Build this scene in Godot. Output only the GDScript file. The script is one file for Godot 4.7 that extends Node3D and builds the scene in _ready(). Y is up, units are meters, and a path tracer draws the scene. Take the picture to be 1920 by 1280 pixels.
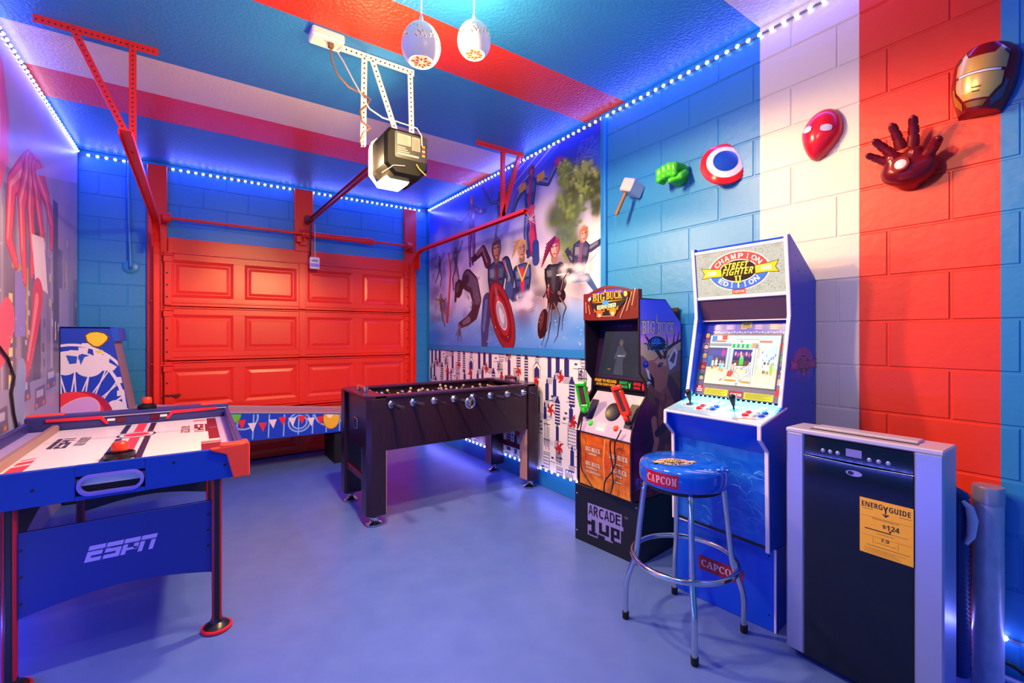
extends Node3D

# ---------------------------------------------------------------- mesh builder
class MB:
	var v := PackedVector3Array()
	var n := PackedVector3Array()
	var u := PackedVector2Array()
	var c := PackedColorArray()
	var t := Transform3D.IDENTITY
	var col := Color.WHITE

	func tint(s) -> MB:
		col = Color(s).srgb_to_linear()
		return self

	func at(tr: Transform3D) -> MB:
		t = tr
		return self

	func mv(p: Vector3) -> MB:
		t = Transform3D(Basis.IDENTITY, p)
		return self

	func tri(a: Vector3, b: Vector3, d: Vector3, na: Vector3, nb: Vector3, nd: Vector3, ua := Vector2.ZERO, ub := Vector2.ZERO, ud := Vector2.ZERO) -> void:
		var f := (b - a).cross(d - a)
		if f.length_squared() < 1e-18:
			return
		v.append(t * a)
		n.append((t.basis * na).normalized())
		u.append(ua)
		if f.dot(na + nb + nd) > 0.0:
			v.append(t * d); v.append(t * b)
			n.append((t.basis * nd).normalized()); n.append((t.basis * nb).normalized())
			u.append(ud); u.append(ub)
		else:
			v.append(t * b); v.append(t * d)
			n.append((t.basis * nb).normalized()); n.append((t.basis * nd).normalized())
			u.append(ub); u.append(ud)
		c.append(col); c.append(col); c.append(col)

	func ftri(a: Vector3, b: Vector3, d: Vector3, hint: Vector3) -> void:
		var f := (b - a).cross(d - a).normalized()
		if f.dot(hint) < 0.0:
			f = -f
		tri(a, b, d, f, f, f)

	# a bottom left, b bottom right, d top right, e top left
	func quad(a: Vector3, b: Vector3, d: Vector3, e: Vector3, hint: Vector3) -> void:
		var f := (d - a).cross(e - b).normalized()
		if f.dot(hint) < 0.0:
			f = -f
		tri(a, b, d, f, f, f, Vector2(0, 1), Vector2(1, 1), Vector2(1, 0))
		tri(a, d, e, f, f, f, Vector2(0, 1), Vector2(1, 0), Vector2(0, 0))

	func box(p: Vector3, s: Vector3, bev := 0.0) -> MB:
		var h := s * 0.5
		var b := minf(bev, minf(h.x, minf(h.y, h.z)) * 0.8)
		for i in 3:
			var j := (i + 1) % 3
			var k := (i + 2) % 3
			for sg in [-1.0, 1.0]:
				var nn := Vector3.ZERO
				nn[i] = sg
				var q := []
				for m in [[-1, -1], [1, -1], [1, 1], [-1, 1]]:
					var w := Vector3.ZERO
					w[i] = sg * h[i]
					w[j] = m[0] * (h[j] - b)
					w[k] = m[1] * (h[k] - b)
					q.append(p + w)
				quad(q[0], q[1], q[2], q[3], nn)
		if b > 0.0:
			for k in 3:
				var i := (k + 1) % 3
				var j := (k + 2) % 3
				for si in [-1.0, 1.0]:
					for sj in [-1.0, 1.0]:
						var q := []
						for e in [[0, -1], [0, 1], [1, 1], [1, -1]]:
							var w := Vector3.ZERO
							w[i] = si * (h[i] - (b if e[0] == 1 else 0.0))
							w[j] = sj * (h[j] - (b if e[0] == 0 else 0.0))
							w[k] = e[1] * (h[k] - b)
							q.append(p + w)
						var hn := Vector3.ZERO
						hn[i] = si
						hn[j] = sj
						quad(q[0], q[1], q[2], q[3], hn)
			for sx in [-1.0, 1.0]:
				for sy in [-1.0, 1.0]:
					for sz in [-1.0, 1.0]:
						var sv := Vector3(sx, sy, sz)
						ftri(p + sv * (h - Vector3(0, b, b)), p + sv * (h - Vector3(b, 0, b)), p + sv * (h - Vector3(b, b, 0)), sv)
		return self

	static func area(g: PackedVector2Array) -> float:
		var s := 0.0
		for i in g.size():
			s += g[i].cross(g[(i + 1) % g.size()])
		return s

	static func inset(g: PackedVector2Array, d: float) -> PackedVector2Array:
		var o := PackedVector2Array()
		var sg := signf(area(g))
		for i in g.size():
			var e0 := (g[i] - g[i - 1]).normalized()
			var e1 := (g[(i + 1) % g.size()] - g[i]).normalized()
			var n0 := Vector2(-e0.y, e0.x) * sg
			var n1 := Vector2(-e1.y, e1.x) * sg
			var m := (n0 + n1)
			var l := maxf(m.length_squared() * 0.5, 0.35)
			o.append(g[i] + m * d / l)
		return o

	# outline in local XY pulled along Z
	func prism(g: PackedVector2Array, z0: float, z1: float, bev := 0.0, caps := true) -> MB:
		var sg := signf(area(g))
		var m := g.size()
		var gi := inset(g, bev) if bev > 0.0 else g
		if caps:
			var idx := Geometry2D.triangulate_polygon(gi)
			for k in range(0, idx.size(), 3):
				for w in [[z1, 1.0], [z0, -1.0]]:
					var a := gi[idx[k]]
					var b := gi[idx[k + 1]]
					var d := gi[idx[k + 2]]
					var nn := Vector3(0, 0, w[1])
					tri(Vector3(a.x, a.y, w[0]), Vector3(b.x, b.y, w[0]), Vector3(d.x, d.y, w[0]), nn, nn, nn, a, b, d)
		for i in m:
			var j := (i + 1) % m
			var e := (g[j] - g[i]).normalized()
			var en := Vector2(e.y, -e.x) * sg
			var ep := (g[i] - g[i - 1]).normalized()
			var epn := Vector2(ep.y, -ep.x) * sg
			var ex := (g[(j + 1) % m] - g[j]).normalized()
			var exn := Vector2(ex.y, -ex.x) * sg
			var n0 := (en + epn).normalized() if en.dot(epn) > 0.8 else en
			var n1 := (en + exn).normalized() if en.dot(exn) > 0.8 else en
			var a0 := Vector3(n0.x, n0.y, 0)
			var a1 := Vector3(n1.x, n1.y, 0)
			var lo := z0 + bev
			var hi := z1 - bev
			tri(Vector3(g[i].x, g[i].y, lo), Vector3(g[j].x, g[j].y, lo), Vector3(g[j].x, g[j].y, hi), a0, a1, a1)
			tri(Vector3(g[i].x, g[i].y, lo), Vector3(g[j].x, g[j].y, hi), Vector3(g[i].x, g[i].y, hi), a0, a1, a0)
			if bev > 0.0:
				quad(Vector3(g[i].x, g[i].y, hi), Vector3(g[j].x, g[j].y, hi), Vector3(gi[j].x, gi[j].y, z1), Vector3(gi[i].x, gi[i].y, z1), Vector3(en.x, en.y, 1))
				quad(Vector3(g[i].x, g[i].y, lo), Vector3(g[j].x, g[j].y, lo), Vector3(gi[j].x, gi[j].y, z0), Vector3(gi[i].x, gi[i].y, z0), Vector3(en.x, en.y, -1))
		return self

	# flat filled outline facing +Z at height z
	func flat(g: PackedVector2Array, z := 0.0) -> MB:
		var idx := Geometry2D.triangulate_polygon(g)
		var nn := Vector3(0, 0, 1)
		for k in range(0, idx.size(), 3):
			var a := g[idx[k]]
			var b := g[idx[k + 1]]
			var d := g[idx[k + 2]]
			tri(Vector3(a.x, a.y, z), Vector3(b.x, b.y, z), Vector3(d.x, d.y, z), nn, nn, nn, a, b, d)
		return self

	func rect(x0: float, y0: float, x1: float, y1: float, z := 0.0) -> MB:
		quad(Vector3(x0, y0, z), Vector3(x1, y0, z), Vector3(x1, y1, z), Vector3(x0, y1, z), Vector3(0, 0, 1))
		return self

	# profile of (radius, y) spun round local Y
	func lathe(p: PackedVector2Array, seg := 24) -> MB:
		var m := p.size()
		var en := PackedVector2Array()
		for i in m - 1:
			var e := (p[i + 1] - p[i]).normalized()
			en.append(Vector2(e.y, -e.x))
		for i in m - 1:
			var n0 := en[i]
			var n1 := en[i]
			if i > 0 and en[i].dot(en[i - 1]) > 0.7:
				n0 = (en[i] + en[i - 1]).normalized()
			if i < m - 2 and en[i].dot(en[i + 1]) > 0.7:
				n1 = (en[i] + en[i + 1]).normalized()
			for s in seg:
				var a := TAU * s / seg
				var b := TAU * (s + 1) / seg
				var ca := Vector3(cos(a), 0, sin(a))
				var cb := Vector3(cos(b), 0, sin(b))
				var up := Vector3.UP
				var q0 := ca * p[i].x + up * p[i].y
				var q1 := cb * p[i].x + up * p[i].y
				var q2 := cb * p[i + 1].x + up * p[i + 1].y
				var q3 := ca * p[i + 1].x + up * p[i + 1].y
				tri(q0, q1, q2, ca * n0.x + up * n0.y, cb * n0.x + up * n0.y, cb * n1.x + up * n1.y)
				tri(q0, q2, q3, ca * n0.x + up * n0.y, cb * n1.x + up * n1.y, ca * n1.x + up * n1.y)
		return self

	func cyl(a: Vector3, b: Vector3, r: float, seg := 12) -> MB:
		return tube([a, b], r, seg)

	func tube(p: Array, rad, seg := 8, caps := true) -> MB:
		var m := p.size()
		var tg := []
		for i in m:
			tg.append(((p[mini(i + 1, m - 1)] as Vector3) - (p[maxi(i - 1, 0)] as Vector3)).normalized())
		var side: Vector3 = (tg[0] as Vector3).cross(Vector3.UP if absf(tg[0].y) < 0.9 else Vector3.RIGHT).normalized()
		var rings := []
		var nrm := []
		for i in m:
			side = (side - tg[i] * side.dot(tg[i])).normalized()
			var up: Vector3 = (tg[i] as Vector3).cross(side)
			var r: float = rad[i] if rad is Array else rad
			var ring := PackedVector3Array()
			var rn := PackedVector3Array()
			for s in seg:
				var a := TAU * s / seg
				var d := side * cos(a) + up * sin(a)
				ring.append(p[i] + d * r)
				rn.append(d)
			rings.append(ring)
			nrm.append(rn)
		for i in m - 1:
			for s in seg:
				var w := (s + 1) % seg
				tri(rings[i][s], rings[i][w], rings[i + 1][w], nrm[i][s], nrm[i][w], nrm[i + 1][w])
				tri(rings[i][s], rings[i + 1][w], rings[i + 1][s], nrm[i][s], nrm[i + 1][w], nrm[i + 1][s])
		if caps:
			for e in [0, m - 1]:
				var nn: Vector3 = -tg[0] if e == 0 else tg[e]
				for s in seg:
					tri(p[e], rings[e][s], rings[e][(s + 1) % seg], nn, nn, nn)
		return self

	# closed outline (side, up) swept along points lying in the plane across `side`
	func sweep(g: PackedVector2Array, p: Array, side: Vector3) -> MB:
		var m := p.size()
		var rings := []
		for i in m:
			var tg := ((p[mini(i + 1, m - 1)] as Vector3) - (p[maxi(i - 1, 0)] as Vector3)).normalized()
			var up := side.cross(tg).normalized()
			var ring := PackedVector3Array()
			for q in g:
				ring.append(p[i] + side * q.x + up * q.y)
			rings.append(ring)
		for i in m - 1:
			var mid := Vector3.ZERO
			var k := g.size()
			for s in k:
				var w := (s + 1) % k
				var e := (g[w] - g[s]).normalized()
				var o2 := Vector2(e.y, -e.x) * signf(area(g))
				var tg := ((p[i + 1] as Vector3) - (p[i] as Vector3)).normalized()
				var hint := side * o2.x + side.cross(tg).normalized() * o2.y
				quad(rings[i][s], rings[i][w], rings[i + 1][w], rings[i + 1][s], hint)
		var idx := Geometry2D.triangulate_polygon(g)
		for e in [0, m - 1]:
			var dirn: Vector3 = (p[0] - p[1]) if e == 0 else (p[m - 1] - p[m - 2])
			for q in range(0, idx.size(), 3):
				ftri(rings[e][idx[q]], rings[e][idx[q + 1]], rings[e][idx[q + 2]], dirn)
		return self

	func ball(p: Vector3, r: Vector3, seg := 14, ring := 8, lat0 := -PI / 2, lat1 := PI / 2) -> MB:
		for i in ring:
			var a := lerpf(lat0, lat1, float(i) / ring)
			var b := lerpf(lat0, lat1, float(i + 1) / ring)
			for s in seg:
				var e := TAU * s / seg
				var f := TAU * (s + 1) / seg
				var q := [Vector3(cos(a) * cos(e), sin(a), cos(a) * sin(e)), Vector3(cos(a) * cos(f), sin(a), cos(a) * sin(f)), Vector3(cos(b) * cos(f), sin(b), cos(b) * sin(f)), Vector3(cos(b) * cos(e), sin(b), cos(b) * sin(e))]
				var nn := []
				for w in q:
					nn.append((w / r).normalized())
				tri(p + q[0] * r, p + q[1] * r, p + q[2] * r, nn[0], nn[1], nn[2])
				tri(p + q[0] * r, p + q[2] * r, p + q[3] * r, nn[0], nn[2], nn[3])
		return self

	# smooth sheet from a grid of points (rows of equal length); outward by hint
	func sheet(rows: Array, hint: Vector3, flip := false) -> MB:
		var h := rows.size()
		var w: int = rows[0].size()
		var nn := []
		for i in h:
			var rn := PackedVector3Array()
			for j in w:
				var du: Vector3 = rows[i][mini(j + 1, w - 1)] - rows[i][maxi(j - 1, 0)]
				var dv: Vector3 = rows[mini(i + 1, h - 1)][j] - rows[maxi(i - 1, 0)][j]
				var q := du.cross(dv).normalized()
				if flip:
					q = -q
				if hint != Vector3.ZERO and q.dot(hint) < 0.0:
					q = -q
				rn.append(q)
			nn.append(rn)
		for i in h - 1:
			for j in w - 1:
				var ua := Vector2(float(j) / (w - 1), 1.0 - float(i) / (h - 1))
				var ub := Vector2(float(j + 1) / (w - 1), 1.0 - float(i) / (h - 1))
				var ud := Vector2(float(j + 1) / (w - 1), 1.0 - float(i + 1) / (h - 1))
				var ue := Vector2(float(j) / (w - 1), 1.0 - float(i + 1) / (h - 1))
				tri(rows[i][j], rows[i][j + 1], rows[i + 1][j + 1], nn[i][j], nn[i][j + 1], nn[i + 1][j + 1], ua, ub, ud)
				tri(rows[i][j], rows[i + 1][j + 1], rows[i + 1][j], nn[i][j], nn[i + 1][j + 1], nn[i + 1][j], ua, ud, ue)
		return self

	func mesh() -> ArrayMesh:
		var a := []
		a.resize(Mesh.ARRAY_MAX)
		a[Mesh.ARRAY_VERTEX] = v
		a[Mesh.ARRAY_NORMAL] = n
		a[Mesh.ARRAY_TEX_UV] = u
		a[Mesh.ARRAY_COLOR] = c
		var m := ArrayMesh.new()
		m.add_surface_from_arrays(Mesh.PRIMITIVE_TRIANGLES, a)
		return m

# ---------------------------------------------------------------- picture painter (flat print only)
class Pic:
	var im: Image
	var w: int
	var h: int
	var soft := {}

	func _init(ww: int, hh: int, base) -> void:
		w = ww
		h = hh
		im = Image.create(w, h, false, Image.FORMAT_RGBA8)
		im.fill(Color(base))

	func rect(x: float, y: float, ww: float, hh: float, k) -> void:
		im.fill_rect(Rect2i(int(x), int(y), int(ww), int(hh)), Color(k))

	func grad(stops: Array) -> void:
		for y in h:
			var f := float(y) / h
			for i in stops.size() - 1:
				if f >= stops[i][0] and f <= stops[i + 1][0]:
					im.fill_rect(Rect2i(0, y, w, 1), Color(stops[i][1]).lerp(Color(stops[i + 1][1]), (f - stops[i][0]) / (stops[i + 1][0] - stops[i][0])))

	func poly(p: Array, k) -> void:
		var kk := Color(k)
		var y0 := 1e9
		var y1 := -1e9
		for q in p:
			y0 = minf(y0, q.y)
			y1 = maxf(y1, q.y)
		for y in range(maxi(0, int(y0)), mini(h, int(y1) + 1)):
			var xs := []
			var yy := y + 0.5
			for i in p.size():
				var a: Vector2 = p[i]
				var b: Vector2 = p[(i + 1) % p.size()]
				if (a.y <= yy) != (b.y <= yy):
					xs.append(a.x + (yy - a.y) / (b.y - a.y) * (b.x - a.x))
			xs.sort()
			for i in range(0, xs.size() - 1, 2):
				var x0 := maxi(0, roundi(xs[i]))
				var x1 := mini(w, roundi(xs[i + 1]))
				if x1 > x0:
					im.fill_rect(Rect2i(x0, y, x1 - x0, 1), kk)

	func oval(x: float, y: float, rx: float, ry: float, k, rot := 0.0) -> void:
		var p := []
		for i in 28:
			p.append(Vector2(x, y) + Vector2(cos(TAU * i / 28) * rx, sin(TAU * i / 28) * ry).rotated(rot))
		poly(p, k)

	# tapered stroke along points
	func stroke(p: Array, r0: float, r1: float, k) -> void:
		for i in p.size() - 1:
			var a: Vector2 = p[i]
			var b: Vector2 = p[i + 1]
			var ra := lerpf(r0, r1, float(i) / (p.size() - 1))
			var rb := lerpf(r0, r1, float(i + 1) / (p.size() - 1))
			var d := (b - a).normalized().orthogonal()
			poly([a + d * ra, b + d * rb, b - d * rb, a - d * ra], k)
			if ra > 0.9:
				oval(a.x, a.y, ra, ra, k)
			if rb > 0.9:
				oval(b.x, b.y, rb, rb, k)

	# soft round dab of paint
	func dab(x: float, y: float, rx: float, ry: float, k, al := 0.6) -> void:
		var kk := Color(k)
		var key := [kk.to_html(false), snappedf(al, 0.05)]
		if not soft.has(key):
			var s := Image.create(32, 32, false, Image.FORMAT_RGBA8)
			for j in 32:
				for i in 32:
					var d := Vector2(i - 15.5, j - 15.5).length() / 15.5
					var f := clampf(1.0 - d, 0.0, 1.0)
					s.set_pixel(i, j, Color(kk.r, kk.g, kk.b, al * f * f * (3.0 - 2.0 * f)))
			soft[key] = s
		var b: Image = soft[key].duplicate()
		b.resize(maxi(2, int(rx * 2)), maxi(2, int(ry * 2)), Image.INTERPOLATE_BILINEAR)
		im.blend_rect(b, Rect2i(0, 0, b.get_width(), b.get_height()), Vector2i(int(x - rx), int(y - ry)))

	func tex(ww := 0, hh := 0) -> ImageTexture:
		if ww > 0:
			im.resize(ww, hh, Image.INTERPOLATE_CUBIC if ww > w else Image.INTERPOLATE_LANCZOS)
		return ImageTexture.create_from_image(im)

# ---------------------------------------------------------------- helpers
var used := {}
var mats := {}
var rng := RandomNumberGenerator.new()
var fonts := {}
var glyphs := {}

func numbered(s: String) -> String:
	used[s] = used.get(s, -1) + 1
	return s if used[s] == 0 else "%s_%03d" % [s, used[s]]

func mat(k, rough := 0.5, metal := 0.0, spec := 0.5) -> StandardMaterial3D:
	var key := [str(k), rough, metal, spec]
	if not mats.has(key):
		var m := StandardMaterial3D.new()
		if k is String and k == "vc":
			m.vertex_color_use_as_albedo = true
			m.albedo_color = Color.WHITE
		else:
			m.albedo_color = Color(k)
		m.roughness = rough
		m.metallic = metal
		m.metallic_specular = spec
		mats[key] = m
	return mats[key]

func glow(k, e: float) -> StandardMaterial3D:
	var m := StandardMaterial3D.new()
	m.albedo_color = Color(k)
	m.emission_enabled = true
	m.emission = Color(k)
	m.emission_energy_multiplier = e
	return m

func texmat(t: Texture2D, rough := 0.5, e := 0.0) -> StandardMaterial3D:
	var m := StandardMaterial3D.new()
	m.albedo_texture = t
	m.roughness = rough
	if e > 0.0:
		m.albedo_color = Color(0.1, 0.1, 0.1)
		m.emission_enabled = true
		m.emission = Color.WHITE
		m.emission_operator = BaseMaterial3D.EMISSION_OP_MULTIPLY
		m.emission_texture = t
		m.emission_energy_multiplier = e
	return m

func noise(freq: float, size := 512, oct := 4, kind := FastNoiseLite.TYPE_SIMPLEX_SMOOTH, sd := 1) -> NoiseTexture2D:
	var f := FastNoiseLite.new()
	f.noise_type = kind
	f.frequency = freq
	f.fractal_octaves = oct
	f.seed = sd
	var t := NoiseTexture2D.new()
	t.noise = f
	t.seamless = true
	t.width = size
	t.height = size
	return t

func bumpy(m: StandardMaterial3D, t: Texture2D, cm: float, scale: float) -> StandardMaterial3D:
	m.heightmap_enabled = true
	m.heightmap_texture = t
	m.heightmap_scale = cm
	m.uv1_triplanar = true
	m.uv1_world_triplanar = true
	m.uv1_scale = Vector3.ONE * scale
	return m

func thing(called: String, label: String, category: String, p := Vector3.ZERO, turn := 0.0, group := "") -> Node3D:
	var o := Node3D.new()
	o.name = numbered(called)
	o.position = p
	o.rotation.y = turn
	add_child(o, true)
	o.set_meta("label", label)
	o.set_meta("category", category)
	if group:
		o.set_meta("group", group)
	return o

func part(b: MB, called: String, m: Material, parent: Node3D, label := "") -> MeshInstance3D:
	var o := MeshInstance3D.new()
	o.name = called
	o.mesh = b.mesh()
	o.material_override = m
	parent.add_child(o, true)
	if label:
		o.set_meta("label", label)
	return o

func inst(ms: Mesh, called: String, m: Material, parent: Node3D, tr: Transform3D) -> MeshInstance3D:
	var o := MeshInstance3D.new()
	o.name = called
	o.mesh = ms
	o.material_override = m
	o.transform = tr
	parent.add_child(o, true)
	return o

func solo(b: MB, called: String, m: Material, label: String, category: String, p := Vector3.ZERO, turn := 0.0, group := "") -> MeshInstance3D:
	var o := part(b, numbered(called), m, self)
	o.position = p
	o.rotation.y = turn
	o.set_meta("label", label)
	o.set_meta("category", category)
	if group:
		o.set_meta("group", group)
	return o

func struct(b: MB, called: String, m: Material, label: String, category: String) -> MeshInstance3D:
	var o := part(b, called, m, self)
	o.set_meta("kind", "structure")
	o.set_meta("label", label)
	o.set_meta("category", category)
	return o

func V2(a: Array) -> PackedVector2Array:
	var p := PackedVector2Array()
	for i in range(0, a.size(), 2):
		p.append(Vector2(a[i], a[i + 1]))
	return p

func ell(x: float, y: float, rx: float, ry: float, a0 := 0.0, a1 := TAU, seg := 32) -> PackedVector2Array:
	var p := PackedVector2Array()
	var full := a1 - a0 > TAU - 0.01
	for i in (seg if full else seg + 1):
		var a := lerpf(a0, a1, float(i) / seg)
		p.append(Vector2(x + cos(a) * rx, y + sin(a) * ry))
	return p

func ringpoly(x: float, y: float, rx: float, ry: float, w: float, a0: float, a1: float, seg := 24) -> PackedVector2Array:
	var p := ell(x, y, rx, ry, a0, a1, seg)
	var q := ell(x, y, rx - w, ry - w, a0, a1, seg)
	q.reverse()
	p.append_array(q)
	return p

func rrect(x0: float, y0: float, x1: float, y1: float, r: float, seg := 4) -> PackedVector2Array:
	var p := PackedVector2Array()
	var q := [Vector2(x1 - r, y1 - r), Vector2(x0 + r, y1 - r), Vector2(x0 + r, y0 + r), Vector2(x1 - r, y0 + r)]
	for i in 4:
		for s in seg + 1:
			var a := PI / 2 * (i + float(s) / seg)
			p.append(q[i] + Vector2(cos(a), sin(a)) * r)
	return p

# triangles of flat lettering, unit cap height, left bottom at the origin
func glyph(s: String, bold := true, face := "Droid Sans") -> Array:
	var key := [s, bold, face]
	if not glyphs.has(key):
		if not fonts.has([bold, face]):
			var f := SystemFont.new()
			f.font_names = PackedStringArray([face])
			f.font_weight = 700 if bold else 400
			fonts[[bold, face]] = f
		var tm := TextMesh.new()
		tm.font = fonts[[bold, face]]
		tm.text = s
		tm.font_size = 64
		tm.pixel_size = 0.01
		tm.depth = 0.01
		tm.curve_step = 4.0
		var a := tm.get_mesh_arrays()
		var vs: PackedVector3Array = a[Mesh.ARRAY_VERTEX]
		var ns: PackedVector3Array = a[Mesh.ARRAY_NORMAL]
		var ix: PackedInt32Array = a[Mesh.ARRAY_INDEX] if a[Mesh.ARRAY_INDEX] != null else PackedInt32Array(range(vs.size()))
		var out := PackedVector2Array()
		var lo := Vector2(1e9, 1e9)
		var hi := -lo
		for k in range(0, ix.size(), 3):
			if ns[ix[k]].z > 0.5:
				for q in 3:
					var p := vs[ix[k + q]]
					out.append(Vector2(p.x, p.y))
					lo = lo.min(Vector2(p.x, p.y))
					hi = hi.max(Vector2(p.x, p.y))
		glyphs[key] = [out, lo, hi]
	return glyphs[key]

# lettering laid flat in local XY: fitted to the box (x, y, w, h); shear slants it
func text(b: MB, s: String, x: float, y: float, w: float, h: float, z := 0.0, bold := true, face := "Droid Sans", shear := 0.0) -> void:
	var g := glyph(s, bold, face)
	var p: PackedVector2Array = g[0]
	var lo: Vector2 = g[1]
	var sz: Vector2 = g[2] - g[1]
	if sz.y <= 0.0:
		return
	var sc := Vector2(w / sz.x, h / sz.y)
	if w <= 0.0:
		sc.x = sc.y
	var nn := Vector3(0, 0, 1)
	for k in range(0, p.size(), 3):
		var q := []
		for m in 3:
			var e := (p[k + m] - lo) * sc
			q.append(Vector3(x + e.x + e.y * shear, y + e.y, z))
		b.tri(q[0], q[1], q[2], nn, nn, nn)

# letters set one by one round an ellipse
func arc_text(b: MB, s: String, cx: float, cy: float, rx: float, ry: float, a0: float, a1: float, h: float, wd: float, z: float, outward := true) -> void:
	var keep := b.t
	for i in s.length():
		if s[i] == " ":
			continue
		var a := lerpf(a0, a1, (i + 0.5) / s.length())
		var d := Vector2(-sin(a) * rx, cos(a) * ry).normalized() * (-1.0 if outward else 1.0)
		var bs := Basis(Vector3(d.x, d.y, 0), Vector3(-d.y, d.x, 0), Vector3(0, 0, 1))
		b.t = keep * Transform3D(bs, Vector3(cx + cos(a) * rx, cy + sin(a) * ry, z))
		var ww := wd * (0.35 if s[i] == "I" else 1.0)
		text(b, s[i], -ww / 2, -h / 2, ww, h)
	b.t = keep

# ---------------------------------------------------------------- the place
const XL := -0.865
const XR := 2.52
const ZB := -5.58
const ZF := 0.95
const CEIL := 3.0
const BLUE := "2c88ce"
const RED := "ee3822"
const WHITE := "e4d8d0"
const LEDC := Color(0.30, 0.33, 1.0)
const WARM := Color(1.0, 0.83, 0.56)

var paint: StandardMaterial3D
var black: StandardMaterial3D
var chrome: StandardMaterial3D
var redm: StandardMaterial3D
var printm: StandardMaterial3D

func _ready() -> void:
	rng.seed = 7
	var cam := Camera3D.new()
	cam.name = "camera"
	cam.projection = Camera3D.PROJECTION_FRUSTUM
	cam.near = 0.05
	cam.far = 60.0
	cam.size = 2.0 * 0.05 * 640.0 / 850.0
	cam.frustum_offset = Vector2(0, -13.0 / 850.0 * 0.05)
	cam.position = Vector3(0, 1.33, 0)
	cam.rotation.y = -atan2(594.0, 850.0)
	add_child(cam)
	cam.current = true
	var we := WorldEnvironment.new()
	we.name = "surroundings"
	var env := Environment.new()
	env.background_mode = Environment.BG_COLOR
	env.background_color = Color(0, 0, 0)
	env.tonemap_mode = Environment.TONE_MAPPER_LINEAR
	env.tonemap_exposure = 0.9
	env.sdfgi_enabled = true
	env.ssao_enabled = true
	env.ssil_enabled = true
	we.environment = env
	add_child(we)

	paint = bumpy(mat("vc", 0.42), noise(0.02, 512, 5), 0.09, 1.6)
	paint = paint.duplicate()
	mats.clear()
	black = mat("131318", 0.45)
	chrome = mat("d8dade", 0.12, 1.0)
	redm = mat("ec2c1c", 0.35)
	printm = mat("vc", 0.35)
	room()
	walls()
	leds()
	garage_door()
	opener()
	pendants()
	murals()
	air_hockey()
	skee()
	foosball()
	hunt_cabinet()
	fight_cabinet()
	stool()
	aircon()
	bollard()
	wall_props()

func light_omni(called: String, p: Vector3, k: Color, e: float, size := 0.03) -> void:
	var l := OmniLight3D.new()
	l.name = called
	l.position = p
	l.light_color = k
	l.light_energy = e
	l.light_size = size
	l.omni_range = 12.0
	l.omni_attenuation = 2.0
	l.shadow_enabled = true
	add_child(l, true)

func light_spot(called: String, p: Vector3, to: Vector3, k: Color, e: float, ang: float, size := 0.03) -> void:
	var l := SpotLight3D.new()
	l.name = called
	l.light_color = k
	l.light_energy = e
	l.light_size = size
	l.spot_range = 12.0
	l.spot_attenuation = 2.0
	l.spot_angle = ang
	l.spot_angle_attenuation = 0.12
	l.shadow_enabled = true
	add_child(l, true)
	l.look_at_from_position(p, to, Vector3.UP if absf((to - p).normalized().y) < 0.95 else Vector3.BACK)

func light_area(called: String, p: Vector3, to: Vector3, k: Color, e: float, sx: float, sy: float) -> void:
	var l := AreaLight3D.new()
	l.name = called
	l.light_color = k
	l.light_energy = e
	l.area_size = Vector2(sx, sy)
	l.area_normalize_energy = true
	l.area_range = 12.0
	l.area_attenuation = 2.0
	l.shadow_enabled = true
	add_child(l, true)
	l.look_at_from_position(p, to, Vector3.UP if absf((to - p).normalized().y) < 0.95 else Vector3.BACK)

func room() -> void:
	var b := MB.new().tint("8e98c8")
	b.box(Vector3((XL + XR) / 2, -0.1, (ZB + ZF) / 2), Vector3(XR - XL + 0.4, 0.2, ZF - ZB + 0.4))
	var fm := mat("8f9acb", 0.33)
	fm = bumpy(fm.duplicate(), noise(0.012, 512, 5, FastNoiseLite.TYPE_SIMPLEX_SMOOTH, 4), 0.12, 0.9)
	var nt := noise(0.01, 512, 5, FastNoiseLite.TYPE_SIMPLEX_SMOOTH, 9)
	var ramp := Gradient.new()
	ramp.set_color(0, Color("526dc2"))
	ramp.set_color(1, Color("5c77cb"))
	nt.color_ramp = ramp
	fm.albedo_texture = nt
	fm.albedo_color = Color.WHITE
	struct(b, "floor", fm, "smooth painted grey blue concrete garage floor", "floor")
	# ceiling with painted stripes running across the room
	b = MB.new().tint(BLUE)
	b.box(Vector3((XL + XR) / 2, CEIL + 0.11, (ZB + ZF) / 2), Vector3(XR - XL + 0.4, 0.18, ZF - ZB + 0.4))
	var st := [[ZF, BLUE], [-0.35, RED], [-0.8, WHITE], [-1.25, BLUE], [-2.2, RED], [-2.6, BLUE], [-3.5, WHITE], [-4.0, RED], [-4.47, BLUE], [ZB, BLUE]]
	for i in st.size() - 1:
		b.tint(st[i][1])
		b.quad(Vector3(XL - 0.2, CEIL, st[i + 1][0]), Vector3(XR + 0.2, CEIL, st[i + 1][0]), Vector3(XR + 0.2, CEIL, st[i][0]), Vector3(XL - 0.2, CEIL, st[i][0]), Vector3.DOWN)
	var cm := bumpy(mat("vc", 0.4).duplicate(), noise(0.05, 512, 3, FastNoiseLite.TYPE_SIMPLEX, 3), 0.3, 1.4)
	struct(b, "ceiling", cm, "textured ceiling painted blue with red and white stripes", "ceiling")

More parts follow.
